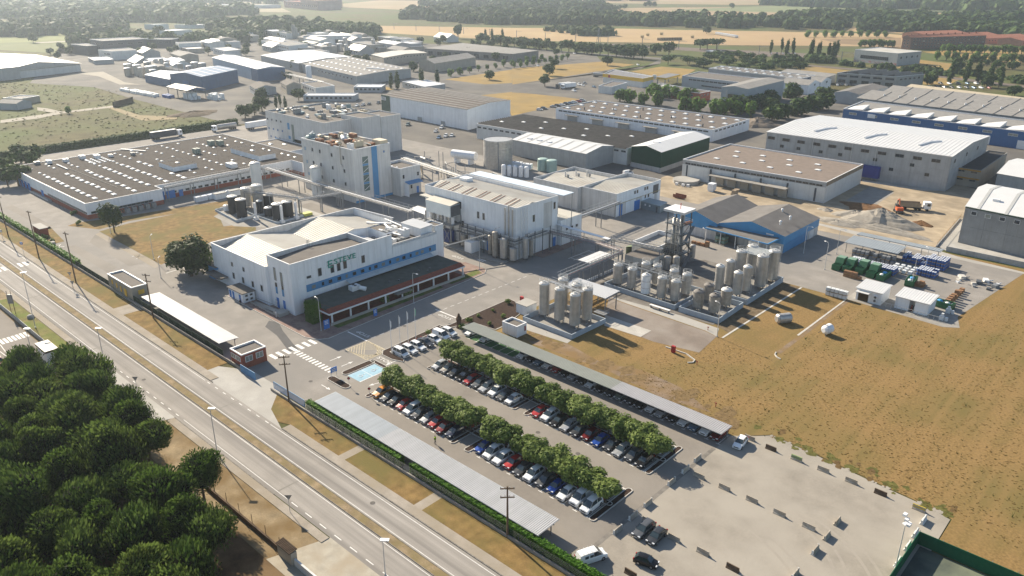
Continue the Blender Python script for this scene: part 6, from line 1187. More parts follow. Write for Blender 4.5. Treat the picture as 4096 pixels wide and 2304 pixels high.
def stack(name, label, x0, y0, nx, ny, nz, dx, dy, dz, mk, group, cat, skipf=None):
    for i in range(nx):
        for j in range(ny):
            for k in range(nz):
                if skipf and r2.random() < skipf and k == nz-1: continue
                t = thing(name, label+', %s column%s%s' % (nth(i), (', front' if j == 0 else ', rear' if j == ny-1 else ', middle' if ny == 3 else ', %s along' % nth(j)) if ny > 1 else '', ((' bottom' if k == 0 else ' top') if nz == 2 else (' bottom',' middle',' top')[k]) if nz > 1 else ''), cat, (x0+i*dx+r2.uniform(-.05,.05), y0+j*dy+r2.uniform(-.05,.05), .05+k*dz), r2.uniform(-.05,.05), group); mk(t)
def mk_ibc(m, top):
    def f(t):
        link('container', cached(('ibc',m.name), lambda: MB().box(-.5,-.6,.16,.5,.6,1.08).frust(0,0,1.08,1.14,.12,.12,8).mesh('ibc_container', [m])), t); link('pallet', cached('ibcp', lambda: MB().box(-.52,-.62,0,.52,.62,.13).mesh('ibc_pallet', [woodl])), t)
    return f
def mk_drums(t):
    for a in (-.3,.3):
        for c in (-.3,.3): link('drum', cached('drm', lambda: MB().cyl(0,0,.14,1.0,.28,8,0,1).mesh('drum', [bs, bwht])), t, (a,c,0))
    link('pallet', cached('drp', lambda: MB().box(-.6,-.6,0,.6,.6,.13).mesh('drum_pallet', [woodl])), t)
SA = shelter('open drum shelter with corrugated grey blue roof in the waste yard', -81.9, -65.9, 240.5, 248, 3.4, 3.8, [mat('grey_blue_sheet', (.26,.29,.31), .55, .06, .5)], 241.2, 4, group='drum shelters', pitch=.8)
SB = shelter('long narrow open shelter with grey roof behind the drum shelter', -81.9, -57, 250.4, 254.3, 3.6, 3.4, [MATS['grey_blue_sheet']], 251, 6, group='drum shelters', pitch=.8)
stack('liquid_container', 'grey liquid container under the front edge of the drum shelter', -78, 239.2, 10, 2, 2, 1.25, 1.4, 1.2, mk_ibc(dgrey,0), 'grey containers under the shelter', 'container', .2)
stack('liquid_container', 'white liquid container in the small block at the shelter corner', -76.5, 234.6, 3, 2, 1, 1.2, 1.4, 1.2, mk_ibc(ibc,0), 'white containers at the shelter corner', 'container')
stack('drum_pallet', 'pallet of blue drums in the row behind the skips', -75.2, 229.8, 10, 3, 2, 1.3, 1.35, 1.05, mk_drums, 'blue drums behind the skips', 'drums')
stack('drum_pallet', 'pallet of blue drums stacked by the yard fence', -58, 244, 4, 4, 3, 1.3, 1.4, 1.05, mk_drums, 'blue drums by the fence', 'drums', .2)
stack('drum_pallet', 'pallet of blue drums in the open stack beside the brown crates', -58, 235.5, 4, 3, 2, 1.3, 1.4, 1.05, mk_drums, 'blue drums by the crates', 'drums', .2)
stack('drum_pallet', 'pallet of blue drums under the narrow shelter', -65, 244.5, 5, 4, 2, 1.3, 1.4, 1.05, mk_drums, 'blue drums under the narrow shelter', 'drums', .3)
stack('liquid_container', 'white liquid container scattered between drums and shelter', -65, 234, 4, 3, 1, 1.7, 2.2, 1.2, mk_ibc(ibc,0), 'scattered white containers', 'container')
p = (-69.0,203.7); stack('liquid_container', 'white liquid container in the block beside the sheds', p[0]-2.2, p[1]-.6, 5, 1, 2, 1.15, 1.4, 1.2, mk_ibc(ibc,0), 'white containers by the sheds', 'container')
def mk_crate(t):
    b = lambda: MB().box(-.6,-.5,.12,.6,.5,.9).mesh('crate_box', [mat('brown_crate', (.28,.16,.09), .85, .2, 1.5)]); link('crate_box', cached('crb', b), t); link('pallet', cached('crp', lambda: MB().box(-.62,-.52,0,.62,.52,.1).mesh('crate_pallet', [woodl])), t)
stack('wooden_crate', 'brown crate in the stepped row at the field edge', -45.2, 217, 1, 9, 2, 1.3, 1.7, .95, mk_crate, 'brown crates at the field edge', 'crate', .3)
p = (-71.1,220.9); stack('wooden_crate', 'pale crate in the small pile before the skips', p[0]-2, p[1]-.6, 4, 1, 2, 1.25, 1.3, .95, mk_crate, 'crates before the skips', 'crate', .4)
p = (-55.7,226.2); stack('wooden_crate', 'crate in the pile beside the lone green skip', p[0], p[1], 2, 2, 2, 1.25, 1.3, .95, mk_crate, 'crates beside the lone skip', 'crate', .4)
p = (-118.9,216.8); stack('pallet_box', 'yellow pallet box in the row on the yard before the blue halls', p[0]-1.5, p[1]-.6, 4, 1, 2, 1.6, 1.2, .95, mk_crate, 'pallet boxes before the blue halls', 'crate', .5)
p = (-114.1,222.5); stack('liquid_container', 'greenish liquid container stacked at the canopy of the blue halls', p[0]-1.5, p[1], 3, 2, 2, 1.2, 1.3, 1.15, mk_ibc(mat('green_ibc', (.2,.3,.25), .6, .15, 1),0), 'containers under the blue canopy', 'container')
p = (-123.6,224.9); stack('drum_pallet', 'pallet of dark blue drums beside the blue gable wall', p[0]-2, p[1], 4, 1, 1, 1.3, 1.3, 1, mk_drums, 'drums at the blue gable', 'drums')
for k in range(14):
    x, y = -50+r2.uniform(0,11), 236+r2.uniform(0,9); s = r2.uniform(.4,1.1); solo('scrap_heap', ('dark scrap heap','white scrap oddments','galvanised scrap heap','pale sack heap')[k%4]+' at the field edge of the waste yard, %s outward' % nth(k), 'scrap', MB().obox((x,y),r2.uniform(0,3),s*2,s*1.2,0,s*.8).tube((x,y,.2),(x+s*1.5,y+s,.6),.15,5), (steeldark,framew,steel,mat('pale_sack', (.5,.48,.44), .9, .15, 2))[k%4], 'scrap heaps')
def metal_shed(label, x0, x1, y0, y1, h, open_=False):
    t = bld('metal_shed', label, rect(x0,y0,x1,y1), 'shed', 'white metal sheds'); walls(t, rect(x0,y0,x1,y1), h, wallwhite); b = MB(); ribbed(b, x0-.3, x1+.3, y0-.3, y1+.3, h+.1, h+.5, .6); part('roof', b, roofwhite, t); return t
s1 = metal_shed('white metal shed with air conditioner and dark porch beside the stacked containers', -64.6, -58.2, 205.2, 211.8, 3.4); part('porch', MB().box(-64.4,203.6,2.7,-61,205.2,2.85), roofwhite, s1); part('porch_opening', MB().box(-64,205.05,.1,-61.4,205.18,2.5), mat('dark_brown_opening', (.07,.05,.03), .8, .2, 1), s1)
for z in (.6,1.6): hvac(s1, -59.6, 205.0, z, 1.0, .4, .8, framew, fans=0); place(s1, 'fan', cached('acf', lambda: MB().tube((0,0,0),(0,-.06,0),.32,10).mesh('ac_fan', [steeldark])), (-59.6,204.8,z+.45), 0)
s2 = metal_shed('white open fronted metal shed nearer the crates', -55, -51.6, 206.4, 213, 3.3); walls(s2, rect(-50.2,206.3,-47,213), 3.3, wallwhite); b = MB(); ribbed(b, -52, -46.6, 206, 213.3, 3.4, 3.8, .6); part('roof', b, roofwhite, s2); part('bottle', MB().cyl(-51,207,0,1.7,.15,6), mat('gas_bottle', (.2,.02,.02), .5, .1, 2), s2)
fr = thing('post_fence', 'low galvanised post and rail fence along the shed apron', 'fence', (-54,204.8,0))
for k in range(12): x = -58+k*1.3; part('post', MB().tube((x,205.1-.02*k,0),(x,205.1-.02*k,1.2),.05,4), galv, fr)
part('rail', MB().tube((-58,205.1,1.2),(-43.7,204.86,1.2),.05,4), galv, fr)
for (x, y), l in (((-43.6,212.3),'white plastic containers stacked before brown crates'),((-43.5,206.5),'white and grey oddments on the apron corner')): solo('plastic_container', l, 'container', MB().box(x-.6,y-.5,0,x+.5,y+.5,1.1).box(x-.3,y-.3,1.1,x+.3,y+.3,1.8).cyl(x+1,y,0,.9,.4,8), ibc)
# walls along the yard road
yw = thing('yard_wall', 'long grey concrete wall before the tall grey warehouse', 'wall', (-40,264,0))
for k in range(9): part('wall_panel', MB().box(-58.6+k*4.5,263.4,0,-54.15+k*4.5,263.65,1.7), concgrey, yw)
fw = thing('mesh_fence', 'timber and mesh fence running from the yard wall toward the brown hall', 'fence', (-62,285,0))
for k in range(18): y = 266.5+k*2.2; part('post', MB().tube((-62-k*.19,y,0),(-62-k*.19,y,1.8),.07,4), woodl, fw)
part('rail', MB().tube((-62,266.5,1.6),(-65.3,304,1.6),.05,4), woodl, fw); part('wall_base', MB().prism([(-62.2,266),(-61.9,266),(-65.2,304),(-65.5,304)], 0, .5), concgrey, fw)
# process vessels and pipes crowding the foot of the process hall
for k, (x, y, r, h) in enumerate(((-154.6,163.4,1.3,6.5),(-157.6,162.6,.9,8.0),(-151.2,163.8,1.1,4.2),(-160.2,163.2,.7,6.2),(-149.6,167.5,.9,6.8),(-149.8,170.4,.7,5.4),(-167.5,163.2,1.2,4.6),(-172,163.4,1.0,3.8))):
    t = thing('process_vessel', 'steel process vessel at the foot of the process hall, %s from the street corner' % nth(k), 'vessel', (x,y,.35), 0, 'vessels at the process hall'); link('shell', MB().cyl(0,0,.6,h,r,12).dome(0,0,h,r,.4,12).mesh('vessel_shell', [grime if k%2 else stainless]), t); link('top_pipe', MB().path([(0,0,h),(0,0,h+1.2),(.6,1.4,h+1.4)],.1,5).mesh('vessel_pipe', [steel]), t)
    for a in (0,2.1,4.2): link('leg', cached('vleg', lambda: MB().box(-.08,-.08,0,.08,.08,.7).mesh('vessel_leg', [steeldark])), t, (math.cos(a)*r*.7,math.sin(a)*r*.7,0))
rk = thing('pipe_rack', 'dense pipe rack wrapped round the street corner of the process hall', 'pipe rack', (-152,164,0))
for k in range(7): part('pipe', MB().path([(-176+k,164.6-k*.16,5.2+k*.45),(-151.4+k*.22,164.6-k*.16,5.2+k*.45),(-151.4+k*.22,182-k,5.2+k*.45)],(.1,.14,.08,.18)[k%4],5), (steel,stainless,framew,steeldark)[k%4], rk)
for k in range(7): part('column', MB().box(-174.1+k*3.6,163.3,0,-173.9+k*3.6,163.5,8.2), steeldark, rk)
for k in range(5): part('column', MB().box(-150.1,165+k*3.6,0,-149.9,165.2+k*3.6,8.2), steeldark, rk)
part('walkway', MB().box(-176,163.2,4.6,-150,164.4,4.72), steel, rk); part('handrail', MB().path([(-176,163.1,5.7),(-149.8,163.1,5.7),(-149.8,181,5.7)],.04,4), galv, rk)
# ================================================================ neighbouring halls and far buildings
greyp = mat('grey_sheet_wall', (.30,.33,.36), .6, .06, .3, streak=.1); greyw = mat('fluted_grey_wall', (.36,.37,.37), .7, .06, .4, streak=.25); beigew = mat('beige_wall', (.38,.34,.28), .85, .08, .3, streak=.15); whitew = mat('white_render', (.62,.62,.60), .8, .06, .3, streak=.15)
brownroof = mat('brown_gravel_roof', (.145,.125,.11), .95, .12, .5, bump=.2); roofblue = mat('blue_sheet_roof', (.12,.2,.32), .6, .08, .3); navyw = mat('navy_cladding', (.03,.09,.19), .6, .08, .4); darkw = mat('dark_cladding', (.04,.05,.065), .6, .1, .4); greenw = mat('dark_green_cladding', (.012,.05,.03), .7, .12, .5); terra = mat('terracotta_roof', (.32,.13,.08), .9, .2, .6)
def hall(name, label, P, h, wm, kind, rm, hr=0, cop=None, wins=(), sky=(), group=None, over=.3, cat='building'):
    """wins: (face 'S'|'E', z, n, w, h, t0, t1); sky: (nx, ny)"""
    t = bld(name, label, P, cat, group); walls(t, P, h, wm); A, B, C, D = P
    if kind == 'f': flat_roof(t, P, h, rm, cop or framew, .45, .3)
    elif kind in 'xy': gable_roof(t, inset(P,-over), h, hr, rm, kind, wm)
    elif kind == 'm': part('roof', MB().poly([(*p,z) for p, z in zip(inset(P,-over), (h,h,hr,hr))]), rm, t); part('gable_wall', MB().poly([(*B,h),(*C,h),(*C,hr-.05)]), wm, t)
    for f, z, n, w_, hh, t0, t1 in wins:
        p, q = (A, B) if f == 'S' else (B, C); wrow(t, p, q, z, n, w_, hh, t0, t1)
    if sky:
        nx, ny = sky; zz = lambda v: h-.44 if kind == 'f' else h+(hr-h)*(1-abs(2*v-1)) if kind == 'x' else h+(hr-h)*v
        skylights(t, [lerp(lerp(A,B,(i+.5)/nx), lerp(D,C,(i+.5)/nx), (j+.5)/ny) for i in range(nx) for j in range(ny)], zz(.5), 2.6, 1.8, .7) if kind == 'f' else [skylights(t, [lerp(lerp(A,B,(i+.5)/nx), lerp(D,C,(i+.5)/nx), (j+.5)/ny)], zz((j+.5)/ny)-.1, 2.6, 1.8, .5) for i in range(nx) for j in range(ny)]
    return t
def strips(t, P, h, hr, n, m, wid=.35, up=.1, half=2, name='roof_strip', axis='x'):
    """raised bands across the slopes of a gable roof, running from eave to ridge"""
    A, B, C, D = P
    if axis == 'y': A, B, C, D = B, C, D, A
    for k in range(n):
        u0, u1 = (k+.5-wid/2)/n, (k+.5+wid/2)/n; E0, E1 = lerp(lerp(A,D,.5),lerp(B,C,.5),u0), lerp(lerp(A,D,.5),lerp(B,C,.5),u1); b = MB()
        a0, a1 = lerp(A,B,u0), lerp(A,B,u1); b.poly([(*a0,h+up),(*a1,h+up),(*E1,hr+up),(*E0,hr+up)])
        if half == 2: c0, c1 = lerp(D,C,u0), lerp(D,C,u1); b.poly([(*E0,hr+up),(*E1,hr+up),(*c1,h+up),(*c0,h+up)])
        part(name, b, m, t)
# --- row just behind the factory
P = [(-388,303),(-312.4,301.5),(-318,342),(-392,346)]; t = hall('storage_hall', 'white storage hall with green end and brown striped roof behind the tall concrete block', P, 11.2, wallwhite, 'x', brownroof, 12.4)
for k in range(9): a, c = lerp(P[0],P[3],k/9), lerp(P[1],P[2],k/9); a2, c2 = lerp(P[0],P[3],k/9+.03), lerp(P[1],P[2],k/9+.03); z = 11.3+1.2*(1-abs(2*k/9-1)); part('pale_strip', MB().poly([(*a,z+.1),(*c,z+.1),(*c2,z+.2),(*a2,z+.2)]), roofgrey, t)
part('green_end', MB().box(-388.2,302.4,0,-380.5,302.98,11.6), mat('green_end', (.10,.14,.11), .7, .08, .5), t); part('sign_board', MB().box(-388,302.2,8.6,-383.6,302.4,10.6), framew, t)
for k in range(3): part('sign_line', MB().box(-387.4+k*.4,302.1,10-k*.55,-384.2+k*.1,302.2,10.2-k*.55), darkw, t); part('low_door', MB().box(-374+k*20,301.4,0,-371+k*20,302,2.4), greyw, t)
P = [(-292.7,289),(-200,292),(-200,327),(-292,325)]; t = hall('corrugated_hall', 'long low hall with dark corrugated ridge and furrow roof', P, 7.6, whitew, 'f', MATS['dark_grey_sheet'])
b = MB()
for k in range(22): y0 = 289.4+k*1.62; b.poly([(-292.4,y0,7.3),(-200.3,y0+2,7.3),(-200.3,y0+2.8,8.3),(-292.4,y0+.8,8.3)]); b.poly([(-292.4,y0+.8,8.3),(-200.3,y0+2.8,8.3),(-200.3,y0+3.6,7.3),(-292.4,y0+1.6,7.3)], 1)
part('ridge_furrow_roof', b, [mat('old_sheet_shaded', (.095,.09,.084), .9, .2, .4), mat('old_sheet_lit', (.3,.285,.265), .9, .2, .4)], t); skylights(t, [(-285+k*9,300+(k%3)*7) for k in range(9)], 8.0, 2.2, 1.2, .5); wrow(t, P[0], P[1], 6, 24, 2.4, .7)  # slopes alternate dark and pale: shaded and sunlit sides painted into the sheets
P = [(-252,272.5),(-207.5,271.6),(-207.4,294.3),(-251,293)]; t = hall('grey_hall', 'pale grey fluted hall with bright roof between silo and green hall', P, 7.4, greyw, 'x', roofwhite, 9.2); strips(t, P, 7.4, 9.2, 7, mat('translucent_sheet', (.42,.42,.4), .5, .06, .5), .14); panels(t, P[0], P[1], .1, 7.2, 26, greyw); panels(t, P[1], P[2], .1, 7.2, 12, greyw)
for k in range(3): part('roof_fan', MB().box(-246+k*6,276,8,-243.6+k*6,277.6,8.5), framew, t)
for k, (x, y, m) in enumerate(((-233,255,steeldark),(-227.5,255.5,steeldark),(-221,258.5,mat('mint_tank', (.3,.42,.38), .6, .08, .6)),(-216.3,259,MATS['mint_tank']))):
    if k < 2: c_ = hvac(P1, x, y, .2, 4.4, 2.4, 2.4, wallwhite, R(20), 'cooler', 2)
    else: solo('mint_tank', 'mint green cylindrical tank before the grey hall, %s one' % ('inner' if k == 2 else 'outer'), 'tank', MB().cyl(x,y,.2,5.2,2.3,16).dome(x,y,5.2,2.3,.4,16), m, 'mint tanks')
P = [(-197.4,291.5),(-181,290),(-182.6,334),(-199,334)]; t = hall('green_hall', 'dark green hall with bright white roof before the ridge and furrow hall', P, 9.0, greenw, 'y', roofwhite, 10.6); part('plinth', MB().prism(inset(P,-.12), 0, 2.1), concgrey, t); part('roof_vent', MB().box(-192,300,10,-189,301.5,10.7), framew, t)
P = [(-300,362),(-198,364),(-199,406),(-301,402)]; t = hall('brown_roof_hall', 'wide white hall with brown flat roof and window ribbon below the eaves', P, 6.2, wallwhite, 'f', brownroof, None, None, [('S',5.0,30,2.7,.65,.02,.98),('E',5.0,8,2.6,.65,.05,.9)], (13,3)); panels(t, P[0], P[1], .1, 4.4, 16, wallwhite); panels(t, P[1], P[2], .1, 4.4, 7, wallwhite)
for k in range(5): x = -292+k*18; part('loading_roof', MB().box(x,360.2,3.3,x+9,362.2,3.5), concrete, t); part('loading_door', MB().box(x+1,361.9,.1,x+8,362.2,3), greyw, t)
for k in range(7): part('roof_vent', MB().cyl(-285+k*13,370+(k%3)*11,5.8,7.4,.35,6), steeldark, t)
P = [(-169,288),(-109,290.7),(-110,330),(-170,330)]; t = hall('warehouse', 'low concrete warehouse with pinkish brown roof beside the dug up yard', P, 8.2, concgrey, 'f', mat('pinkish_gravel_roof', (.21,.172,.145), .95, .1, .5, bump=.2), None, None, [('S',6.7,22,2.3,.7,.02,.98)]); panels(t, P[0], P[1], .1, 6.2, 10, whitew); panels(t, P[1], P[2], .1, 6.6, 8, whitew)
skylights(t, [(-160+a*12+(c%2)*4,300+c*9) for a in range(4) for c in range(3)], 7.8, 2.2, 1.3, .4); part('loading_roof', MB().box(-155,284.8,4.0,-122,288.6,4.25), concrete, t)
part('rust_edge', MB().poly([(-108.9,291,6.6),(-109.9,330,6.6),(-109.9,330,8.25),(-108.9,291,8.25)]), mat('raw_concrete_edge', (.3,.24,.17), .9, .25, .8, streak=.4), t)
for k in range(6): part('loading_door', MB().box(-153+k*5.4,287.7,.1,-149.4+k*5.4,288.3,3.6), beigew, t); part('dark_mullion', MB().box(-167+k*11,287.85,1,-166.4+k*11,288.3,6), darkw, t)
P = [(-157,339),(-80.7,340.5),(-81,396),(-157,397)]; t = hall('white_roof_warehouse', 'huge precast concrete warehouse with brilliant white roof', P, 14.0, concgrey, 'f', roofwhite); gable_roof(t, inset(P,-.4), 14.15, 15.6, roofwhite, 'x', concgrey, 0, 48, 'sheet_roof')
panels(t, P[0], P[1], .1, 13.8, 11, concgrey, 5); panels(t, P[1], P[2], .1, 13.8, 6, concgrey, 5)
for z, us in ((11.6,[.03,.12,.21,.3,.39,.48,.57,.66,.75,.84,.93]),(8.6,[.1,.2,.33,.44,.63,.82]),(5.6,[.18,.3,.42,.72,.9])):
    for u in us: x, y = lerp(P[0],P[1],u); win(t, (x,y-.08,z), .02, 3.2 if z > 11 else 1.6, 1.2, frame=concrete)
for u in (.1,.4,.7): x, y = lerp(P[1],P[2],u); win(t, (x+.08,y,11.4), R(90), 1.6, 1.4, frame=concrete)
part('blue_tarpaulin', MB().prism([(-113,337.6),(-106,337.8),(-106,340),(-113,340)], 1.2, 6), mat('blue_tarpaulin', (.015,.03,.22), .6, .12, .6), t)
for k in range(3): x = -140+k*22; part('roof_vent', MB().path([(x,350,14.9),(x+2,358,15.3),(x+5,362,15.4)],.5,6), framew, t)
for u in (.28,.5,.63): x, y = lerp(P[0],P[1],u); part('downpipe', MB().tube((x,y-.2,.2),(x,y-.2,13.8),.14,5), galv, t)
P = [(-82,355),(-72.6,355.4),(-73.3,400),(-81,400)]; t = hall('annex', 'dark roofed concrete annex with ochre bands against the white roofed warehouse', P, 7.2, beigew, 'f', mat('charcoal_roof', (.06,.06,.06), .9, .15, .5), None, concrete); 
for z in (3.2,6.6): part('ochre_band', MB().box(-82,354.7,z,-72.6,355.0,z+.5), mat('ochre', (.45,.24,.04), .7, .1, 1), t); [win(t, (x,355,z-.5), 0, 2.2, .6) for x in (-79.6,-75)]
P = [(-58.4,275.5),(12,268),(14,305),(-61,312)]; t = hall('tall_grey_warehouse', 'tall grey concrete warehouse with curved white sheet roof beside the long wall', P, 12, mat('dark_concrete_panel', (.27,.275,.275), .85, .1, .3, streak=.3), 'x', roofwhite, 14.6, over=.2); strips(t, inset(P,-.2), 12, 14.6, 9, MATS['translucent_sheet'], .12); panels(t, P[0], P[1], .1, 11.6, 11, MATS['dark_concrete_panel'], 2)
for k in range(9): x, y = lerp(P[0],P[1],.04+k*.058); win(t, (x,y-.08,10.4), -.11, 1.5, 1.1, glass=glassb if k%3 == 1 else glassm, frame=framew)
part('gutter', MB().tube((*lerp(P[0],P[1],0),11.9),(*P[1],11.9),.25,4), greenw, t)
for k in range(6): x, y = lerp(lerp(P[0],P[3],.25+.2*(k%2)),lerp(P[1],P[2],.25+.2*(k%2)),.1+k*.1); part('roof_vent', MB().box(x-1,y-.6,13,x+1,y+.6,14), framew, t)
hall('pale_roof_hall', 'hall with stepped white roof behind the tall grey warehouse', [(-66,351),(20,338),(24,372),(-66.4,386)], 8, greyw, 'x', roofwhite, 10)
# --- blue long hall and grey halls beyond
P = [(-169.5,460.5),(-30,447),(-26,482),(-172,497)]; t = hall('blue_hall', 'very long blue hall with a row of slanted white rooflights', P, 8.6, mat('deep_blue_wall', (.02,.1,.26), .6, .08, .4), 'f', roofgrey)
for k in range(12):
    u = k/12; a, c = lerp(P[0],P[1],u+.01), lerp(P[0],P[1],u+.075); d, e = lerp(P[3],P[2],u+.01), lerp(P[3],P[2],u+.075); a, c = lerp(a,d,.05), lerp(c,e,.05); d, e = lerp(a,d,.35), lerp(c,e,.35); part('rooflight', MB().poly([(*a,8.3),(*c,8.9),(*e,10.4),(*d,8.3)]).poly([(*c,8.3),(*e,8.3),(*e,10.4),(*c,8.9)]), roofwhite, t)
wrow(t, P[0], P[1], 6.4, 12, 4.2, 1.1, .0, 1.0, glass=glassb, frame=framew); part('sign_board', MB().box(-155,458.4,5.4,-151,458.9,7.4), framew, t)
for k in range(5): x, y = lerp(P[0],P[1],.42+k*.12); part('roller_door', MB().obox((x,y-.1),-.096,4.5,.2,.1,4.2), framew, t)
P = [(-178,503),(-30,489),(-27,520),(-180,533)]; t = hall('concrete_hall', 'long mottled concrete hall with pale panelled roof behind the blue hall', P, 9, mat('mottled_concrete', (.27,.28,.27), .85, .15, .2, streak=.4), 'm', roofgrey, 10.5); 
for k in range(15): a, c = lerp(P[0],P[1],.08+k*.062), lerp(P[3],P[2],.08+k*.062); part('roof_seam', MB().tube((*a,9.1),(*c,10.6),.25,4), concrete, t); part('roof_fan', MB().cyl(*lerp(a,c,.5),9.8,10.9,.5,6), framew, t)
P = [(-175,538),(-30,521),(-26,548),(-178,566)]; t = hall('red_edged_hall', 'long grey hall with a thin red fascia', P, 9, greyp, 'm', roofgrey, 10.4); part('red_fascia', MB().tube((*P[0],9),(*P[1],9),.45,4), mat('red_fascia', (.35,.03,.04), .6, .1, 1), t); [part('roof_seam', MB().tube((*lerp(P[0],P[1],k/12),9.15),(*lerp(P[3],P[2],k/12),10.5),.25,4), concrete, t) for k in range(1,12)]
hall('beige_roof_hall', 'low hall with sandy roof behind the red fascia hall', [(-176,572),(-100,560),(-97,580),(-177,600)], 6.5, whitew, 'm', mat('sandy_roof', (.44,.38,.28), .9, .1, .4), 8)
P = [(-203,531.7),(-188,532.8),(-186,581),(-205,580)]; hall('dark_gabled_shed', 'grey fronted shed with dark gable roof and brown side', P, 7, greyp, 'y', MATS['dark_grey_sheet'], 8.6)
P = [(-239,625),(-197.4,630.6),(-187.5,661.7),(-232,666)]; t = hall('workshop_block', 'two storey concrete workshop block with slanted roof shells', P, 8.5, mat('grey_workshop', (.33,.32,.30), .85, .08, .4, streak=.15), 'f', roofgrey, None, None, [('S',6.4,5,6.2,1.4,0,1),('S',2.6,5,5.2,2.4,0,1),('E',6.2,5,2.4,1.2,.1,.9)])
for k in range(5): a, c, d, e = lerp(P[0],P[1],k/5+.02), lerp(P[0],P[1],k/5+.17), lerp(P[3],P[2],k/5+.17), lerp(P[3],P[2],k/5+.02); part('roof_shell', MB().poly([(*a,8.2),(*c,10),(*d,10),(*e,8.2)]).poly([(*c,8.2),(*d,8.2),(*d,10),(*c,10)]), roofgrey, t)
P = [(-290,794),(-247,783),(-238,819),(-282,832)]; t = hall('sports_hall', 'pale grey sports hall with long window ribbon standing in dry grass', P, 11.2, greyw, 'f', roofcream, None, None, [('S',5.4,16,1.7,3.0,.15,.8)])
for k in range(4): x, y = lerp(P[1],P[2],.15+k*.23); part('round_window', MB().tube((x,y,7),(x+.15,y-.05,7),1.1,10), darkw, t)
part('graffiti_base', MB().prism(inset(P,-.1)[:2]+[P[1],P[0]], .2, 2.4), mat('graffiti_paint', (.4,.36,.36), .8, .3, .35, col2=(.45,.12,.1), c2scale=.2, c2w=.62), t)
for k in range(2): P = [(-252,556+k*21),(-231,555.6+k*21),(-232,576.2+k*21),(-253,576.6+k*21)]; t = hall('white_gabled_hall', 'white gabled hall, %s of the pair' % ('nearer the grey block' if k == 0 else 'second'), P, 6.6, wallwhite, 'x', roofgrey, 9.2, group='white twin gables'); win(t, (P[1][0],566+k*21,6), R(90), 1.4, 1.2)
P = [(-251,468),(-234,470),(-236,526),(-255,522)]; t = hall('grey_cube_hall', 'tall plain grey metal hall with square dark window', P, 12.4, greyp, 'y', roofgrey, 13.6); part('dark_window', MB().box(-246,467.9,5,-240,468.6,8.5), mat('brown_glass', (.12,.10,.06), .3, .15, .5), t); part('flue', MB().tube((-246.5,467,0),(-246.5,467,11),.25,5), steel, t)
P = [(-318,531),(-258,525),(-258,556),(-322,562)]; hall('grey_office_hall', 'two storey grey office hall with ribbon windows behind the brick house', P, 8.2, greyp, 'f', rooffelt, None, None, [('S',6,14,3.2,.9,.1,.95),('S',2.6,14,3.2,.9,.3,.95)])
P = [(-324,580),(-243,568),(-243,594),(-326,604)]; hall('lilac_grey_hall', 'pinkish grey hall with dark roof and two rows of white skylights', P, 9, mat('lilac_wall', (.36,.34,.35), .7, .06, .4), 'f', MATS['dark_grey_sheet'], None, None, [('E',6,3,1.4,1.6,.2,.8)], (11,2))
P = [(-300,478),(-269.7,474),(-269.5,488),(-300,494)]; hall('brick_house', 'low red brick house among bright green trees', P, 6, brickred, 'f', brownroof, None, None, [('E',4,3,1.2,1.2,.1,.9),('S',4,4,1.2,1.2,.1,.9)]); P = [(-316,486),(-300.5,482),(-300.5,496),(-316,500)]; hall('white_villa', 'white flat roofed house with dome light beside the brick house', P, 5.6, whitew, 'f', roofgrey, None, None, [('S',3.6,3,1.6,1.4,.1,.9)], (1,1))
P = [(-376,510.5),(-336,505.7),(-338,523),(-386,538)]; t = hall('petrol_station', 'petrol station shop with broad yellow fascia and grey roof', P, 6.8, whitew, 'f', mat('lead_roof', (.2,.2,.21), .8, .08, .3)); Qf = inset(P,-.25); [part('yellow_fascia', MB().poly([(*Qf[i],4.3),(*Qf[i+1],4.3),(*Qf[i+1],6.9),(*Qf[i],6.9)]), yellowp, t) for i in (0,1)]; part('round_emblem', MB().tube((-369,509,5.4),(-369,508.7,5.4),1.1,12), mat('emblem_red', (.4,.04,.04), .6, .1, 1), t)
P = [(-337,523.5),(-327,523),(-331,550),(-342,550)]; t = bld('pump_canopy', 'yellow pump canopy on pillars beside the petrol station shop', P, 'canopy'); part('roof', MB().prism(P, 5, 6.4, 0, 1), [yellowp, MATS['lead_roof']], t); [part('pillar', MB().box(x-.3,y-.3,0,x+.3,y+.3,5), greyw, t) for x, y in inset(P,1.5)]; part('sign_board', MB().box(-338.6,522.7,5,-335.5,523.2,8), framew, t)
P = [(-344.7,463),(-333.6,463.6),(-340,491.5),(-352,490)]; hall('car_wash', 'small white flat roofed car wash block before the petrol station', P, 5.2, whitew, 'f', rooffelt)
P = [(-302,963),(-292,960),(-240,1050),(-256,1064)]; t = hall('apartment_block', 'long brown brick apartment block with balconies and tiled roof', P, 12.6, mat('brown_brick', (.16,.10,.08), .9, .15, .4), 'y', terra, 15, None, [('E',z,24,1.8,1.3,.02,.98) for z in (2.5,5.5,8.5,11)]+[('S',z,2,2,1.3,.1,.9) for z in (3,6,9)])
for k in range(10): part('chimney', MB().box(*[v for v in lerp((-295,966),(-246,1056),k/10)],14,*[v+1.2 for v in lerp((-295,966),(-246,1056),k/10)],16.2), terra, t); x, y = lerp(P[1],P[2],.05+k*.1); part('balcony', MB().box(x,y,5+(k%3)*3,x+1.6,y+3,5.9+(k%3)*3), beigew, t)
for k in range(5): x, y = -350+k*38, 1112-k*8; hall('terrace_row', 'row of orange brick terraced houses with tiled roofs beyond the apartment block, %s row' % nth(k), [(x,y),(x+26,y-4),(x+58,y+62),(x+30,y+70)], 6.5, mat('orange_brick', (.42,.2,.13), .9, .12, .4), 'y', terra, 9, None, [('E',4,14,1.4,1.3,.02,.98)], None, 'terraced house rows')
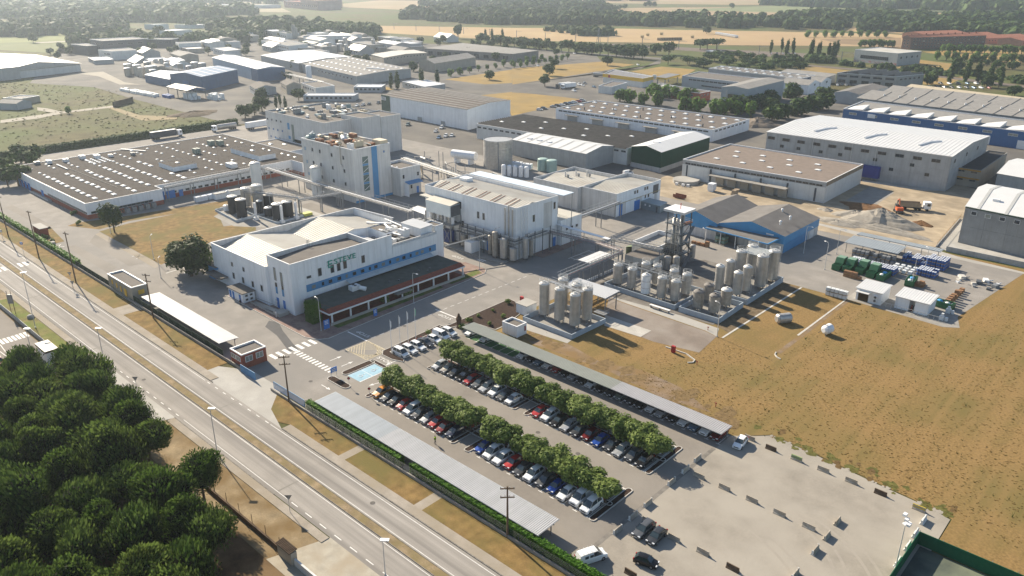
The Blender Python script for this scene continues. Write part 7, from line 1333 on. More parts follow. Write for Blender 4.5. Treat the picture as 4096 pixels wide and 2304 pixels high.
hall('low_grey_shed', 'long low shed with blueish roof behind the lilac grey hall', [(-284,622),(-243,618),(-243,634),(-286,640)], 5.5, greyp, 'm', roofgrey, 6.5); hall('tiled_house', 'small house with orange hipped roof beside the parking trees', [(-120,590),(-104,588),(-103,606),(-119,608)], 3.6, beigew, 'x', mat('orange_tiles', (.45,.2,.11), .9, .15, .5), 6)
P = [(-423,748),(-411,750),(-411,760),(-424,760)]; hall('graffiti_hut', 'white hut covered in graffiti among the pines by the railway', P, 4.6, MATS['graffiti_paint'], 'f', roofwhite)
# --- across the meadow
P = [(-845,188),(-731.5,190),(-751,262),(-860,262)]; t = hall('white_depot', 'big pale depot with bright faceted roof at the meadow edge', P, 6.5, greyw, 'f', mat('depot_roof', (.62,.61,.56), .6, .08, .1)); gable_roof(t, inset(P,-1.5), 6.6, 11.5, roofcream, 'x', greyw); panels(t, P[1], P[2], .1, 5.6, 14, whitew); b = MB(); part('grey_facet', MB().poly([(-790,232,10.2),(-760,232,8.2),(-760,243,7.9),(-790,243,10)]), roofgrey, t)
hall('white_depot_wing', 'taller plain wing of the pale depot', [(-800,170),(-730.5,172),(-733,209),(-800,208)], 9.5, greyw, 'f', roofwhite)
P = [(-594,268),(-561,276),(-584,317),(-616,304)]; t = hall('navy_hall', 'dark blue gabled hall with pale roof strips beside stacked white containers', P, 10, navyw, 'y', roofblue, 12.2); strips(t, P, 10, 12.2, 5, roofwhite, .16, .1, 2, axis='y'); part('roller_door', MB().obox((-578,271.5),.236,6,.3,.1,6), MATS['deep_blue_wall'], t)
P = [(-638,268),(-596,268),(-604,300),(-642,296)]; t = hall('navy_low_hall', 'lower dark blue hall with striped roof attached to the navy gable', P, 6, navyw, 'x', roofblue, 8); strips(t, P, 6, 8, 6, roofwhite, .16)
P = [(-686,350),(-577,330),(-573,352),(-690,374)]; t = hall('blue_ended_hall', 'long pale hall with dark blue end and white roof', P, 9.6, mat('pale_blue_wall', (.3,.37,.45), .7, .06, .3), 'x', roofwhite, 11); strips(t, P, 9.6, 11, 9, MATS['translucent_sheet'], .1); part('blue_end', MB().prism([(-590,331.8),(-576.6,329.4),(-572.7,352),(-573.4,352.2),(-577.4,330.4),(-590,332.6)], 0, 9.6), navyw, t)
P = [(-604,388),(-500.6,368),(-509,428.5),(-616,450)]; t = hall('wide_flat_works', 'very wide low works with grey roof and scattered skylights', P, 7.2, greyw, 'x', roofgrey, 8.2, None, [('S',4.5,10,2.4,1.2,.3,.95)], (12,4)); duct(t, [(-530,400,8.4),(-512,404,8.4)], .6, framew)
hall('bright_roof_works', 'works hall with long bright roof adjoining the wide flat works', [(-690,400),(-606,386),(-618,450),(-700,462)], 7.6, greyw, 'x', roofwhite, 9)
for k, P in enumerate(([(-466,298),(-441,321),(-448,330),(-474,307)],[(-475,346),(-460,359),(-470,371),(-486,358)])): hall('site_offices', 'low grey prefabricated offices with pale flat roof, %s block' % ('longer' if k == 0 else 'shorter'), P, 3.9, greyp, 'f', roofwhite, None, None, [('S',2.2,10 if k == 0 else 6,1.6,1.2,.03,.97)], None, 'prefabricated offices')
P = [(-622,476),(-590,465.3),(-596,523),(-628,534)]; hall('pale_strip_hall', 'beige hall with bright strip roof and small window row', P, 7.4, beigew, 'x', roofcream, 8.6, None, [('E',6,12,1.2,.8,.05,.95)])
P = [(-541,465),(-519.8,464),(-531.5,525),(-556,527)]; hall('dark_gable_hall', 'grey brown gabled hall with dark roof beside the young trees', P, 7.5, beigew, 'y', roofgrey, 10.5)
P = [(-634,553),(-529,572),(-524,604),(-640,612)]; hall('long_dark_hall', 'very long low dark roofed hall with loading doors', P, 7.2, mat('brown_grey_wall', (.24,.22,.2), .85, .1, .4), 'm', roofgrey, 8.4, None, [('S',3,9,6,3.6,.02,.98)])
hall('dark_process_block', 'dark scaffolded process block beside a low white building', [(-905,330),(-872,330),(-866,372),(-900,372)], 14.6, darkw, 'f', roofgrey, None, None, [('S',11,5,4,1.4,.05,.95),('S',7,5,4,1.4,.05,.95),('E',11,4,5,1.4,.05,.95)]); hall('dark_annex_block', 'dark block with round roof beside the dark process block', [(-920,316),(-886,319),(-886,329),(-920,330)], 9.6, darkw, 'f', roofgrey)
P = [(-848,315),(-822,318),(-818,340),(-848,345)]; t = hall('lettered_building', 'low white works building with dark lettering before the dark process block', P, 8.4, whitew, 'f', roofgrey, None, None, [('S',2,3,2,1.6,.1,.6)]); [part('letter_bar', MB().obox(lerp(P[0],P[1],.45+k*.06),.115,.9,.4,4.6,6.0 if k != 2 else 5.2), darkw, t) for k in range(7)]
hall('white_lab_building', 'white two storey building with three windows in the works', [(-858,402),(-852,424),(-870,432),(-878,408)], 8.4, whitew, 'f', roofgrey); 
P = [(-935,398),(-908,417),(-920,432),(-950,412)]; hall('scaffold_block', 'dark slatted works block with pale top edge', P, 9, darkw, 'f', roofgrey, None, None, [('S',6,4,4,1.2,.05,.95)])
P = [(-820,478),(-741,462),(-748,490),(-826,506)]; hall('white_office_works', 'white works office with ribbon windows', P, 9, whitew, 'f', roofgrey, None, None, [('S',6.5,8,3.5,1.2,.5,1),('S',3,8,3.5,1.2,.5,1)]); 
P = [(-826,536),(-792,580),(-800,600),(-840,560)]; hall('blue_edged_hall', 'white hall with blue fascia and bright roof', P, 10, whitew, 'f', roofwhite, None, navyw, [('S',4,5,4,4,.05,.95)])
for k, (x, y, l, w_, h, wm, rm) in enumerate(((-770,520,40,18,11,whitew,roofcream),(-730,556,46,22,7,beigew,roofgrey),(-700,566,40,20,8,greyw,roofwhite),(-722,612,30,14,6,beigew,roofgrey),(-905,470,60,26,8,beigew,roofgrey),(-950,520,70,30,7,beigew,roofgrey),(-520,300,22,16,5,greyw,rooffelt),(-496,330,30,16,5.5,whitew,rooffelt),(-512,318,20,12,6,beigew,rooffelt),(-452,392,34,20,4.5,greyw,roofwhite),(-690,300,40,20,6,beigew,roofgrey),(-720,330,30,16,7,greyw,roofwhite),(-760,360,36,18,7,beigew,roofgrey),(-790,420,40,18,6,whitew,roofcream))):
    P = [(x-l/2,y-w_/2+4),(x+l/2,y-w_/2-4),(x+l/2,y+w_/2-4),(x-l/2,y+w_/2+4)]; hall('works_building', '%s works building with %s roof, %s in from the navy hall' % ('white' if wm == whitew else 'beige' if wm == beigew else 'grey', 'bright' if rm == roofwhite else 'cream' if rm == roofcream else 'grey', nth(k)), P, h, wm, 'f' if k % 2 else 'x', rm, h+2, None, [('S',h*.6,5,2,1.2,.1,.9)], None, 'works buildings')
t = thing('water_tower', 'pale twin concrete tower standing above distant trees', 'tower', (-914,580,0)); [part('shaft', MB().box(-916+k*5,578,0,-912.5+k*5,581.5,17-k*3), conclight, t) for k in (0,1)]
r4 = random.Random(9)
for k in range(26):
    x, y, h, r = r4.uniform(-700,-640), r4.uniform(275,345), r4.uniform(6,11), r4.uniform(2,3.4)
    if k > 16: x, y = r4.uniform(-800,-690), r4.uniform(490,560)
    solo('process_tank', 'pale works tank with bright rim in the %s tank group, %s outward' % ('navy hall' if k < 17 else 'beige hall', nth(k%17)), 'tank', MB().cyl(x,y,0,h,r,12,0,1).dome(x,y,h,r,.6,12,1,2), [stainless if k%3 else beigew, framew], 'works tanks')
solo('process_tank', 'slender white tank standing alone before the wide flat works', 'tank', MB().cyl(-558,364,0,10.5,2.2,14).dome(-558,364,10.5,2.2,.8,14), wallwhite)
pipe_bridge('far pipe bridge between works tanks and navy hall', [(-690,300),(-625,300)], 6, 3, 3, 14, 'far pipe bridges', 0, False); pipe_bridge('far pipe bridge by the slender white tank', [(-575,350),(-540,345),(-505,340)], 5, 3, 4, 14, 'far pipe bridges', 0, False)
def mk_far(m):
    def f(t): link('container', cached(('fib',m.name), lambda: MB().box(-.9,-.9,0,.9,.9,1.9).mesh('stacked_containers', [m])), t)
    return f
for k in range(3): stack('container_stack', 'stack of white containers in field row %s from the barn' % ('far','middle','near')[k], -606+k*13, 236+k*1, 10, 2, 1, 2.6, 3.2, 2, mk_far(ibc), 'white container rows', 'containers', .15)
for k in range(2): stack('container_stack', 'stack of white containers %s the open barn' % ('before','beyond')[k], -536+k*14, 250+k*10, 5, 3, 2, 2.3, 2.6, 1.9, mk_far(ibc), 'white containers by the barn', 'containers', .3)
stack('container_stack', 'dark container stack at the end of the white rows', -553, 243, 4, 2, 1, 2.6, 2.6, 2, mk_far(bs), 'dark container stacks', 'containers')
t = thing('open_barn', 'open barn with beige roof on posts among white containers', 'barn', (-540,256,0)); part('roof', MB().poly([(-556,247,6.5),(-526,247,6.5),(-526,254,8),(-556,254,8)]).poly([(-556,254,8),(-526,254,8),(-526,261,6.5),(-556,261,6.5)]), roofcream, t); [part('post', MB().box(x-.2,y-.2,0,x+.2,y+.2,6.5), steeldark, t) for x in (-555,-541,-527) for y in (247.5,260.5)]
pb = [(-534,201),(-543,215),(-555,222),(-557,211)]; solo('log_stack', 'long dark stack of timber at the lane end', 'stack', MB().prism([(pb[0][0],pb[0][1]),(pb[1][0],pb[1][1]),(pb[1][0]-5,pb[1][1]+5),(pb[0][0]-5,pb[0][1]+5)], 0, 3.4), mat('dark_logs', (.13,.1,.06), .9, .25, .5))
P = [(-580,148),(-567,156),(-572,166),(-585,158)]; hall('meadow_shed', 'small grey gabled shed in the meadow yard', P, 4, greyp, 'x', roofgrey, 5.6); hall('meadow_store', 'low store roof in the meadow yard', [(-600,158),(-588,166),(-594,178),(-606,170)], 4, beigew, 'f', roofgrey)
for k in range(14): x, y = -606+r4.uniform(0,26), 132+r4.uniform(0,20); solo('yard_pile', '%s pile in the meadow yard, %s along' % (('timber','dark scrap','white container','yellow material')[k%4], nth(k)), 'pile', MB().obox((x,y),r4.uniform(0,3),3,2,0,r4.uniform(.6,1.8)), (woodl,steeldark,ibc,yellowp)[k%4], 'piles in the meadow yard')
for k, (x, y, l, w_, h) in enumerate(((-1330,372,40,14,5),(-1310,420,50,14,5),(-1350,450,46,16,5),(-1460,560,70,18,6),(-1215,540,34,14,7),(-1195,590,60,16,5),(-1780,960,90,20,7),(-1700,1010,70,20,7),(-1300,345,16,12,5),(-1080,500,50,24,7),(-1450,640,60,14,5))): hall('greenhouse', 'distant low building with bright roof across the fields, %s from the meadow' % nth(k), [(x-l*.3,y-l*.4),(x+w_*.5,y-w_*.3-l*.1),(x+l*.3,y+l*.4),(x-w_*.5,y+w_*.3+l*.1)], h, whitew, 'f', roofwhite, group='distant bright roofs')
for k, (x, y, l) in enumerate(((-1640,1080,120),(-1560,1060,80),(-1720,1150,160))): hall('distant_block', 'hazy reddish block on the far edge of town, %s' % nth(k), [(x-l/2,y-20),(x+l/2,y-30),(x+l/2,y+30),(x-l/2,y+40)], 14+k*6, mat('hazy_brick', (.4,.27,.24), .9, .1, .1), 'f', terra, None, None, [('S',8,8,5,3,.05,.95)], None, 'distant blocks')
# silage rolls and bales
balem = mat('straw_bale', (.55,.43,.24), .95, .15, 1); wrapm = mat('white_bale_wrap', (.72,.71,.68), .5, .05, 1)
for k, (x, y) in enumerate(((-597,891),(-610,923),(-606,950),(-548,932))): solo('straw_bale', 'round straw bale lying in the stubble, %s toward the wrapped row' % nth(k), 'bale', MB().tube((x-1.6,y,1.8),(x+1.6,y+.6,1.8),1.8,12), balem, 'straw bales')
a, c = (-559,872), (-543,895)
for k in range(14): x, y = lerp(a,c,k/13); solo('straw_bale', 'brown bale in the straight stubble row, %s from the thicket end' % nth(k), 'bale', MB().box(x-2,y-1.4,0,x+2,y+1.4,3.4), mat('brown_bale', (.3,.22,.13), .95, .15, 1), 'bales in the long row')
a, c = (-553,1004), (-508,973)
for k in range(16): x, y = lerp(a,c,k/15); solo('wrapped_bale', 'white wrapped bale in the curving row, %s from the lone tree' % nth(k), 'bale', MB().tube((x-1.9,y-1.2,1.8),(x+1.9,y+1.2,1.8),1.7,10), wrapm, 'white wrapped bales')
# --- vehicles further off
def lorry(x, y, rot, label, box_m, cab_m, L=13.4, tanker=False):
    t = thing('lorry', label, 'lorry', (x,y,.05), rot, 'lorries')
    link('trailer', (MB().tube((0,-L/2,2.3),(0,L/2,2.3),1.25,12) if tanker else MB().box(-1.27,-L/2,1.1,1.27,L/2,3.9)).mesh('lorry_trailer', [box_m]), t)
    if not tanker: link('trailer_roof', cached(('ltr',L), lambda: MB().box(-1.22,-L/2+.05,3.92,1.22,L/2-.05,3.98).mesh('lorry_roof', [roofwhite])), t)
    link('chassis', cached(('lch',L), lambda: MB().box(-.5,-L/2,.7,.5,L/2+3,1.08).mesh('lorry_chassis', [steeldark])), t)
    link('cab', cached(('lcab',cab_m.name,L), lambda: MB().prism([(-1.2,L/2+.7),(1.2,L/2+.7),(1.2,L/2+2.9),(-1.2,L/2+2.9)],.7,3.3).mesh('lorry_cab', [cab_m])), t); link('windscreen', cached(('lws',L), lambda: MB().box(-1.1,L/2+2.88,1.9,1.1,L/2+2.95,2.9).box(-1.23,L/2+1.7,1.9,1.23,L/2+2.6,2.8).mesh('lorry_windscreen', [carglass])), t)
    for yy in (-L/2+1,-L/2+2.3,-L/2+3.6,L/2+2.1):
        for s in (-1.05,1.05): link('wheel', cached('lwh', lambda: MB().tube((-.15,0,0),(.15,0,0),.5,10).mesh('lorry_wheel', [rubber])), t, (s,yy,.5))
lorry(-413,178,0,'white cabbed lorry with dark curtain trailer on the back lane', darkw, wallwhite); lorry(-410,212,R(180),'tanker lorry with silver barrel behind the annex', stainless, wallwhite, 11, True); lorry(-402,226,0,'white box lorry standing behind the tanker', wallwhite, wallwhite)
p, q = (-378.7,462.7), (-374.1,463.4); lorry(p[0],p[1]+4,R(170),'white topped lorry on the petrol station lot, dark side', wallwhite, darkw, 10); lorry(q[0],q[1]+4,R(170),'all white lorry parked beside its twin at the petrol station', wallwhite, wallwhite, 10); p = (-398.8,535.1); lorry(p[0],p[1],R(-75),'silver tanker lorry delivering behind the petrol station', stainless, darkw, 9, True)
x, y = (-82.3,304.5); dt = thing('dump_truck', 'white cabbed dump truck with dusty beige tipper in the dirt yard', 'truck', (x,y,0), R(-62)); tb = mat('dusty_tipper', (.36,.29,.21), .85, .15, .6)
link('tipper', MB().poly([(-1.2,-4.2,1.3),(1.2,-4.2,1.3),(1.2,3,1.3),(-1.2,3,1.3)]).poly([(-1.3,-4.6,2.9),(-1.2,-4.2,1.3),(-1.2,3,1.3),(-1.3,3.2,2.9)][::-1]).poly([(1.3,-4.6,2.9),(1.2,-4.2,1.3),(1.2,3,1.3),(1.3,3.2,2.9)]).poly([(-1.3,-4.6,2.9),(1.3,-4.6,2.9),(1.2,-4.2,1.3),(-1.2,-4.2,1.3)]).poly([(-1.3,3.2,2.9),(1.3,3.2,2.9),(1.2,3,1.3),(-1.2,3,1.3)]).mesh('truck_tipper', [tb]), dt); link('load', MB().box(-1.1,-4,1.4,1.1,2.9,2.3).mesh('truck_load', [MATS['dug_earth']]), dt)
link('chassis', MB().box(-.5,-4,.7,.5,6.4,1.2).mesh('truck_chassis', [steeldark]), dt); link('cab', MB().box(-1.2,4.2,.8,1.2,6.6,3.3).mesh('truck_cab', [wallwhite]), dt); link('windscreen', MB().box(-1.1,6.55,1.9,1.1,6.65,3).box(-1.23,5.2,1.9,1.23,6.3,2.9).mesh('truck_windscreen', [carglass]), dt)
for yy in (-3.2,-1.9,1.6,2.9,5.4):
    for s in (-1.05,1.05): link('wheel', bpy.data.meshes['lorry_wheel'], dt, (s,yy,.5))
x, y = (-84.2,297.5); ex = thing('excavator', 'orange wheeled excavator working beside the gravel heap', 'excavator', (x,y,0), .6); orp = mat('excavator_orange', (.5,.10,.03), .6, .1, 1)
link('undercarriage', MB().box(-1,-2,.5,1,2,1.1).mesh('excavator_frame', [steeldark]), ex); link('upper_body', MB().box(-1.1,-1.8,1.1,1.1,.6,2.2).mesh('excavator_body', [orp]), ex); link('cab', MB().box(-1.05,.2,1.2,0,1.8,2.9).mesh('excavator_cab', [carglass]), ex); link('boom', MB().path([(.4,.6,1.8),(.6,2.6,4.4),(.7,4.6,3.4)],.22,5).mesh('excavator_boom', [orp]), ex); link('bucket', MB().path([(.7,4.6,3.4),(.7,5,1.2)],.16,5).box(.2,4.5,.4,1.2,5.5,1.2).mesh('excavator_bucket', [steeldark]), ex)
for s in (-1.1,1.1):
    for yy in (-1.4,1.4): link('wheel', bpy.data.meshes['lorry_wheel'], ex, (s,yy,.5))
def heap(name, label, x, y, rx, ry, h, m, seed=1):
    r = random.Random(seed); b = MB(); K, N = 9, 22; g = []
    for i in range(K+1):
        f = i/K; row = []
        for j in range(N): a = 6.2832*j/N; q = f*(1+.16*math.sin(3*a+seed)+.08*math.sin(7*a)); row.append((x+rx*q*math.cos(a), y+ry*q*math.sin(a), max(.0, h*(1-f)**.85*(1+r.uniform(-.1,.1))) if i < K else -.05))
        g.append(row)
    for i in range(K):
        for j in range(N): b.poly([g[i][j],g[i+1][j],g[i+1][(j+1)%N],g[i][(j+1)%N]])
    solo(name, label, 'heap', b, m, 'heaps of spoil')
gm2 = mat('heaped_gravel', (.33,.30,.255), .95, .15, .8, bump=.6); a = (-82.9,280.6); heap('gravel_heap', 'big grey gravel heap in the dirt yard before the dump truck', a[0]-2, a[1]+1, 13, 7.5, 4.8, gm2, 2); a = (-93.7,282.0); heap('gravel_heap', 'low grey gravel spur beside the big heap', a[0], a[1], 8, 4.5, 2.4, gm2, 3); a = (-76.0,271.9); heap('gravel_heap', 'curved gravel ridge behind the narrow shelter', a[0]-7, a[1]+.5, 20, 3.2, 2.0, gm2, 4); a = (-95.3,269.1); heap('gravel_heap', 'gravel ridge beside the blue halls', a[0], a[1], 9, 2.2, 1.3, gm2, 5)
a = (-73.4,287.9); heap('soil_heap', 'ochre earth heap at the ditch end beyond the curved gravel ridge', a[0], a[1], 4, 2.6, 1.5, MATS['dug_earth'], 9); a = (-104.8,282.7); heap('soil_heap', 'small rubble heap behind the blue hall roof', a[0], a[1], 3, 2, 1, gm2, 11); a = (-96.9,296.3); heap('soil_heap', 'dark brown soil heap on the dug up ground', a[0], a[1], 8, 4, 1.3, MATS['dug_earth'], 6); a = (-202.5,423.5); heap('gravel_heap', 'brown spoil heap beside the wide brown roof hall', a[0], a[1], 12, 10, 4.6, mat('spoil', (.2,.165,.13), .95, .2, .4), 7); a = (-472,224); heap('soil_heap', 'long dark soil bank in the meadow', a[0], a[1], 9, 16, 2, mat('meadow_soil', (.13,.1,.07), .95, .25, .4), 8)
cp_ = (-164.0,283.4); t = thing('covered_stack', 'low round stack of white sheets and bags on the dirt turning circle', 'stack', cp_+(0,)); part('sheet_stack', MB().cyl(cp_[0],cp_[1],0,1.4,5.5,12), conclight, t); [part('bag', MB().box(cp_[0]+x,cp_[1]+y,0,cp_[0]+x+1,cp_[1]+y+1,1), framew, t) for x, y in ((2,-7),(4,-6.4),(-1,-7))]
cp_ = (-149.1,277.9); solo('white_trailer_box', 'white box body standing on end in the dirt turning circle', 'container', MB().box(cp_[0]-1.2,cp_[1]-1.2,.6,cp_[0]+1.2,cp_[1]+1.6,3.2).box(cp_[0]-1,cp_[1]-1,0,cp_[0]+1,cp_[1]+1,.6), wallwhite)
cp_ = (-138.9,278.2); solo('cement_mixer', 'small beige dumper parked on the dirt before the warehouse', 'dumper', MB().box(cp_[0]-1,cp_[1]-1.8,.5,cp_[0]+1,cp_[1]+.2,1.2).frust(cp_[0],cp_[1]+1,.8,2.4,.7,1.1,8).box(cp_[0]-.8,cp_[1]-1.6,1.2,cp_[0]+.8,cp_[1]-.4,2.4), tb)
cp_ = (-152.9,260.4); solo('rusty_skip', 'rusty open skip on the kerb of the dirt circle', 'skip', MB().box(cp_[0]-2,cp_[1]-.9,.2,cp_[0]+2,cp_[1]+.9,.4).prism([(cp_[0]-2.4,cp_[1]-1),(cp_[0]+2.4,cp_[1]-1),(cp_[0]+2.4,cp_[1]-.9),(cp_[0]-2.4,cp_[1]-.9)],.3,1.5).prism([(cp_[0]-2.4,cp_[1]+.9),(cp_[0]+2.4,cp_[1]+.9),(cp_[0]+2.4,cp_[1]+1),(cp_[0]-2.4,cp_[1]+1)],.3,1.5), rust)
def small_cars(pts, where, group, rot=0):
    for k, ((x, y), c) in enumerate(pts): car(x, y, rot, ('hatchback','suv','saloon','estate')[k%4], c, '%s car %s, %s' % (c, where, nth(k)), group)
WC_ = ('white','dark grey','silver','black','white','grey','steel blue','white','red','silver')
a, c = (-325.0,379.4), (-327.5,426.2); small_cars([(lerp(a,c,(k+(1.2 if k > 1 else 0))/10.2), WC_[k]) for k in range(10)], 'beside the gold meadow, counted from the corrugated hall', 'cars along the gold meadow', 2.2)
small_cars([((-385.6,486.0),'black'),((-377.5,484.3),'white'),((-373.5,483.5),'white'),((-379.3,493.3),'grey'),((-361.7,482.1),'steel blue'),((-359.7,455.9),'white')], 'on the petrol station lot', 'cars at the petrol station', 1.2); small_cars([((-422,627),'white'),((-484,558),'white'),((-530,669),'white'),((-550,672),'grey')], 'on the distributor road', 'cars on the far road', 1)
small_cars([((-320.3,284.5),'white'),((-325.4,293.4),'white'),((-306.1,273.8),'steel blue'),((-306.4,278.9),'white'),((-305.0,282.0),'white'),((-345.9,286.5),'green grey'),((-422,308),'white'),((-421,312),'silver'),((-421,317),'black'),((-420,324),'dark grey')], 'beside the white storage hall', 'cars by the storage hall', .6)
small_cars([(lerp((-178.3,651.9),(-144.3,676.2),k/8),WC_[k%10]) for k in range(9)]+[(lerp((-178.2,678.0),(-158.0,696.7),k/4),WC_[(k+3)%10]) for k in range(5)], 'on the tree shaded lot beyond the workshop block', 'cars on the shaded lot', .8); small_cars([(lerp((-233.6,615.3),(-226.2,622.2),k/3),WC_[k]) for k in range(4)]+[(lerp((-380.4,807.7),(-362.1,824.5),k/4),WC_[k]) for k in range(5)], 'by the workshop block and railway', 'cars by the railway', .5)
# railway masts
for k in range(16):
    x, y = (-1000+k*47, 772+k*2) if k < 14 else (-300+(k-14)*40, 790); t = thing('catenary_mast', 'railway mast on the line across the stubble, %s of the line' % nth(k), 'mast', (x,y,0), 0, 'railway masts'); link('mast', cached('ctm', lambda: MB().box(-.25,-.25,0,.25,.25,9).mesh('catenary_post', [steel])), t); link('arm', cached('cta', lambda: MB().tube((0,0,8),(12,-3,8.2),.18,4).mesh('catenary_arm', [steel])), t)
t = thing('power_pylon', 'lattice pylon behind the row of roadside trees', 'pylon', (-528,706,0)); b = MB()
for k in range(6): s0, s1 = 2.2-k*.3, 1.9-k*.3; [b.tube((-528+a*s0,706+c*s0,k*4),(-528+a*s1,706+c*s1,k*4+4),.2,4) for a, c in ((-1,-1),(1,-1),(1,1),(-1,1))]; b.tube((-528-s0,706-s0,k*4),(-528+s1,706-s1,k*4+4),.12,3)
part('lattice', b, steel, t); part('arm', MB().tube((-533,706,21),(-523,706,21),.2,4), steel, t)
# ================================================================ trees, woods, people, haze
pineA = leafmat('pine_needles', (.06,.11,.02), (.13,.18,.042), .6, .35); pineB = leafmat('pine_needles_shade', (.028,.055,.01), (.06,.09,.02), .6, .2); pineC = leafmat('pine_core_shade', (.006,.01,.003), (.012,.018,.006), .9, .0)  # near-black crown core keeps the gaps dark, shade put into its colour
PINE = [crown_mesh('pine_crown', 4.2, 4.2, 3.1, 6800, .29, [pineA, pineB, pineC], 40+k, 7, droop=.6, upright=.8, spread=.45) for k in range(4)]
PINET = trunk_mesh('pine_trunk', 6.0, .24, .15, 6, 8, barkm, .42)
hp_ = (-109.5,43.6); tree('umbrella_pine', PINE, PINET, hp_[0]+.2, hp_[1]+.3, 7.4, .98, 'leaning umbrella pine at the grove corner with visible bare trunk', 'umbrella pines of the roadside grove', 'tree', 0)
r5 = random.Random(21)
GP = [(-165.4,31.2),(-169.8,36.1),(-170.7,38.2),(-165.3,42.1),(-167.0,44.6),(-164.2,47.5),(-158.7,49.4),(-151.5,46.9),(-148.0,47.9),(-143.1,47.7),(-138.4,49.5),(-129.4,47.8),(-124.9,47.5),(-121.1,47.5),(-118.8,46.3),(-114.1,47.0),(-109.3,45.0),(-107.8,41.2),(-102.4,39.5),(-99.1,41.6),(-94.6,42.3),(-91.3,40.8),(-90.2,39.0),(-86.1,40.0),(-82.0,38.5)]+[(-62,2),(-70,-40),(-290,-60),(-290,38)]
def inpoly(x, y, pts):
    c = False; j = len(pts)-1
    for i in range(len(pts)):
        if (pts[i][1] > y) != (pts[j][1] > y) and x < (pts[j][0]-pts[i][0])*(y-pts[i][1])/(pts[j][1]-pts[i][1])+pts[i][0]: c = not c
        j = i
    return c
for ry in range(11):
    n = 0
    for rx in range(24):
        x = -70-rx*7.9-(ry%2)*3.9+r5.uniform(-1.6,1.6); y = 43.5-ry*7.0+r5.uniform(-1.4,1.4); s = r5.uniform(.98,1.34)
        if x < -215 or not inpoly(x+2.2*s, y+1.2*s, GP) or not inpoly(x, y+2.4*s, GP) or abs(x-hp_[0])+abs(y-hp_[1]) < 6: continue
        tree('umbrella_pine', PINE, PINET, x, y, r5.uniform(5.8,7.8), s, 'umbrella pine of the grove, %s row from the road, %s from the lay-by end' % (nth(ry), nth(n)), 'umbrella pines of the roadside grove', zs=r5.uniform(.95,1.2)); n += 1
for k, (x, y) in enumerate(((-95.5,37.9), (-109.3,36.7), (-90.3,31.9))): tree('umbrella_pine', PINE, PINET, x, y, 6.6, 1.12, 'big umbrella pine on the grove edge, %s down from the corner pine' % nth(k), 'umbrella pines of the roadside grove')
oakA = leafmat('oak_leaf', (.03,.055,.015), (.09,.12,.035), .6, .2); oakB = leafmat('oak_leaf_shade', (.02,.035,.012), (.05,.07,.02), .6, .15)
OAK = [crown_mesh('broad_crown', 4.2, 4.2, 3.4, 3600, .42, [oakA, oakB], 60+k, 11) for k in range(3)]
OAKT = trunk_mesh('broad_trunk', 6.0, .35, .2, 6, 9, barkm, .4)
a = (-211.4,92.5); tree('spreading_tree', OAK, OAKT, a[0], a[1], 6.6, 1.55, 'big spreading dark tree between lawn and office porch', None, 'tree', 0); tree('spreading_tree', OAK, OAKT, a[0]-6.5, a[1]+1.5, 5.8, 1.15, 'smaller crown joined to the big spreading tree on the gate side', None, 'tree', 1)
CED = crown_mesh('cedar_crown', 3.6, 3.6, 4.0, 2600, .4, [leafmat('cedar_needle', (.025,.05,.03), (.06,.095,.05), .6, .15), pineB], 77, 14, droop=.2)
a = (-269.3,94.3); tree('cedar_tree', [CED], PINET, a[0], a[1], 6.2, 1.1, 'dark cedar with layered branches on the lawn corner before the flat hall')
BUSH = [crown_mesh('bush_crown', .9, .9, .8, 260, .2, [mulA, mulB], 90+k, 4) for k in range(2)]
for (x, y), s, l in (((-132.1,112.9),1.0,'round bush beside the visitor cars in the bed'),((-128.0,120.2),1.3,'low bush at the shelter head beside the stone figure'),((-129.6,124.3),1.2,'spreading bush on the bark bed edge'),((-124.9,126.7),.9,'small bush in the bark bed near the pump house'),((-125.4,132.3),.9,'bright small bush in the middle of the bark bed'),((-130.3,128.2),.8,'little shrub beside a bare sapling in the bark bed'),((-130.2,133.4),.7,'dark small shrub in the bark bed'),((-130.8,139.5),1.1,'shrub at the far tip of the bark bed'),((-279.7,76.1),1.2,'clipped ball tree on a stem by the brick bunker'),((-273.4,76.3),1.1,'dark clipped ball bush by the concrete planter'),((-301.3,93.0),1.3,'shrub at the brick base of the flat hall'),((-287.6,89.5),1.2,'low spreading shrub on the lawn tip of the flat hall'),((-154.5,125.0),1.7,'shrub under the canopy wing at the entrance'),((-154.7,117.4),2.0,'dark shrub cluster before the canopy pillars')):
    tree('shrub', BUSH, None, x, y, .6*s, s, l, 'shrubs and bushes', 'shrub')
a = (-129.4,120.5); solo('stone_figure', 'tall brown figure like sculpture of stacked stone at the bed tip', 'sculpture', MB().frust(a[0],a[1],0,1.2,.7,.45,9).frust(a[0],a[1],1.2,2.6,.5,.75,9).frust(a[0],a[1],2.6,3.3,.75,.3,9).dome(a[0],a[1],3.3,.35,.6,8), mat('brown_stone', (.12,.075,.05), .9, .25, 2))
t = bld('gatehouse', 'red brick gatehouse with flat gravel roof beside the entrance', rect(-157,73.5,-151,78.5)); PG = rect(-153.3,72.9,-148.4,78.9); walls(t, PG, 3.5, brickred); flat_roof(t, PG, 3.6, rooffelt, framew, .35); [win(t, (-148.4,y,2.2), R(90), 1.6, 1.2, glass=glassb, frame=framew) for y in (74.6,77.2)]; [win(t, (x,72.9,2.3), 0, 1.7, 1.0, glass=glassb, frame=framew) for x in (-152,-149.9)]
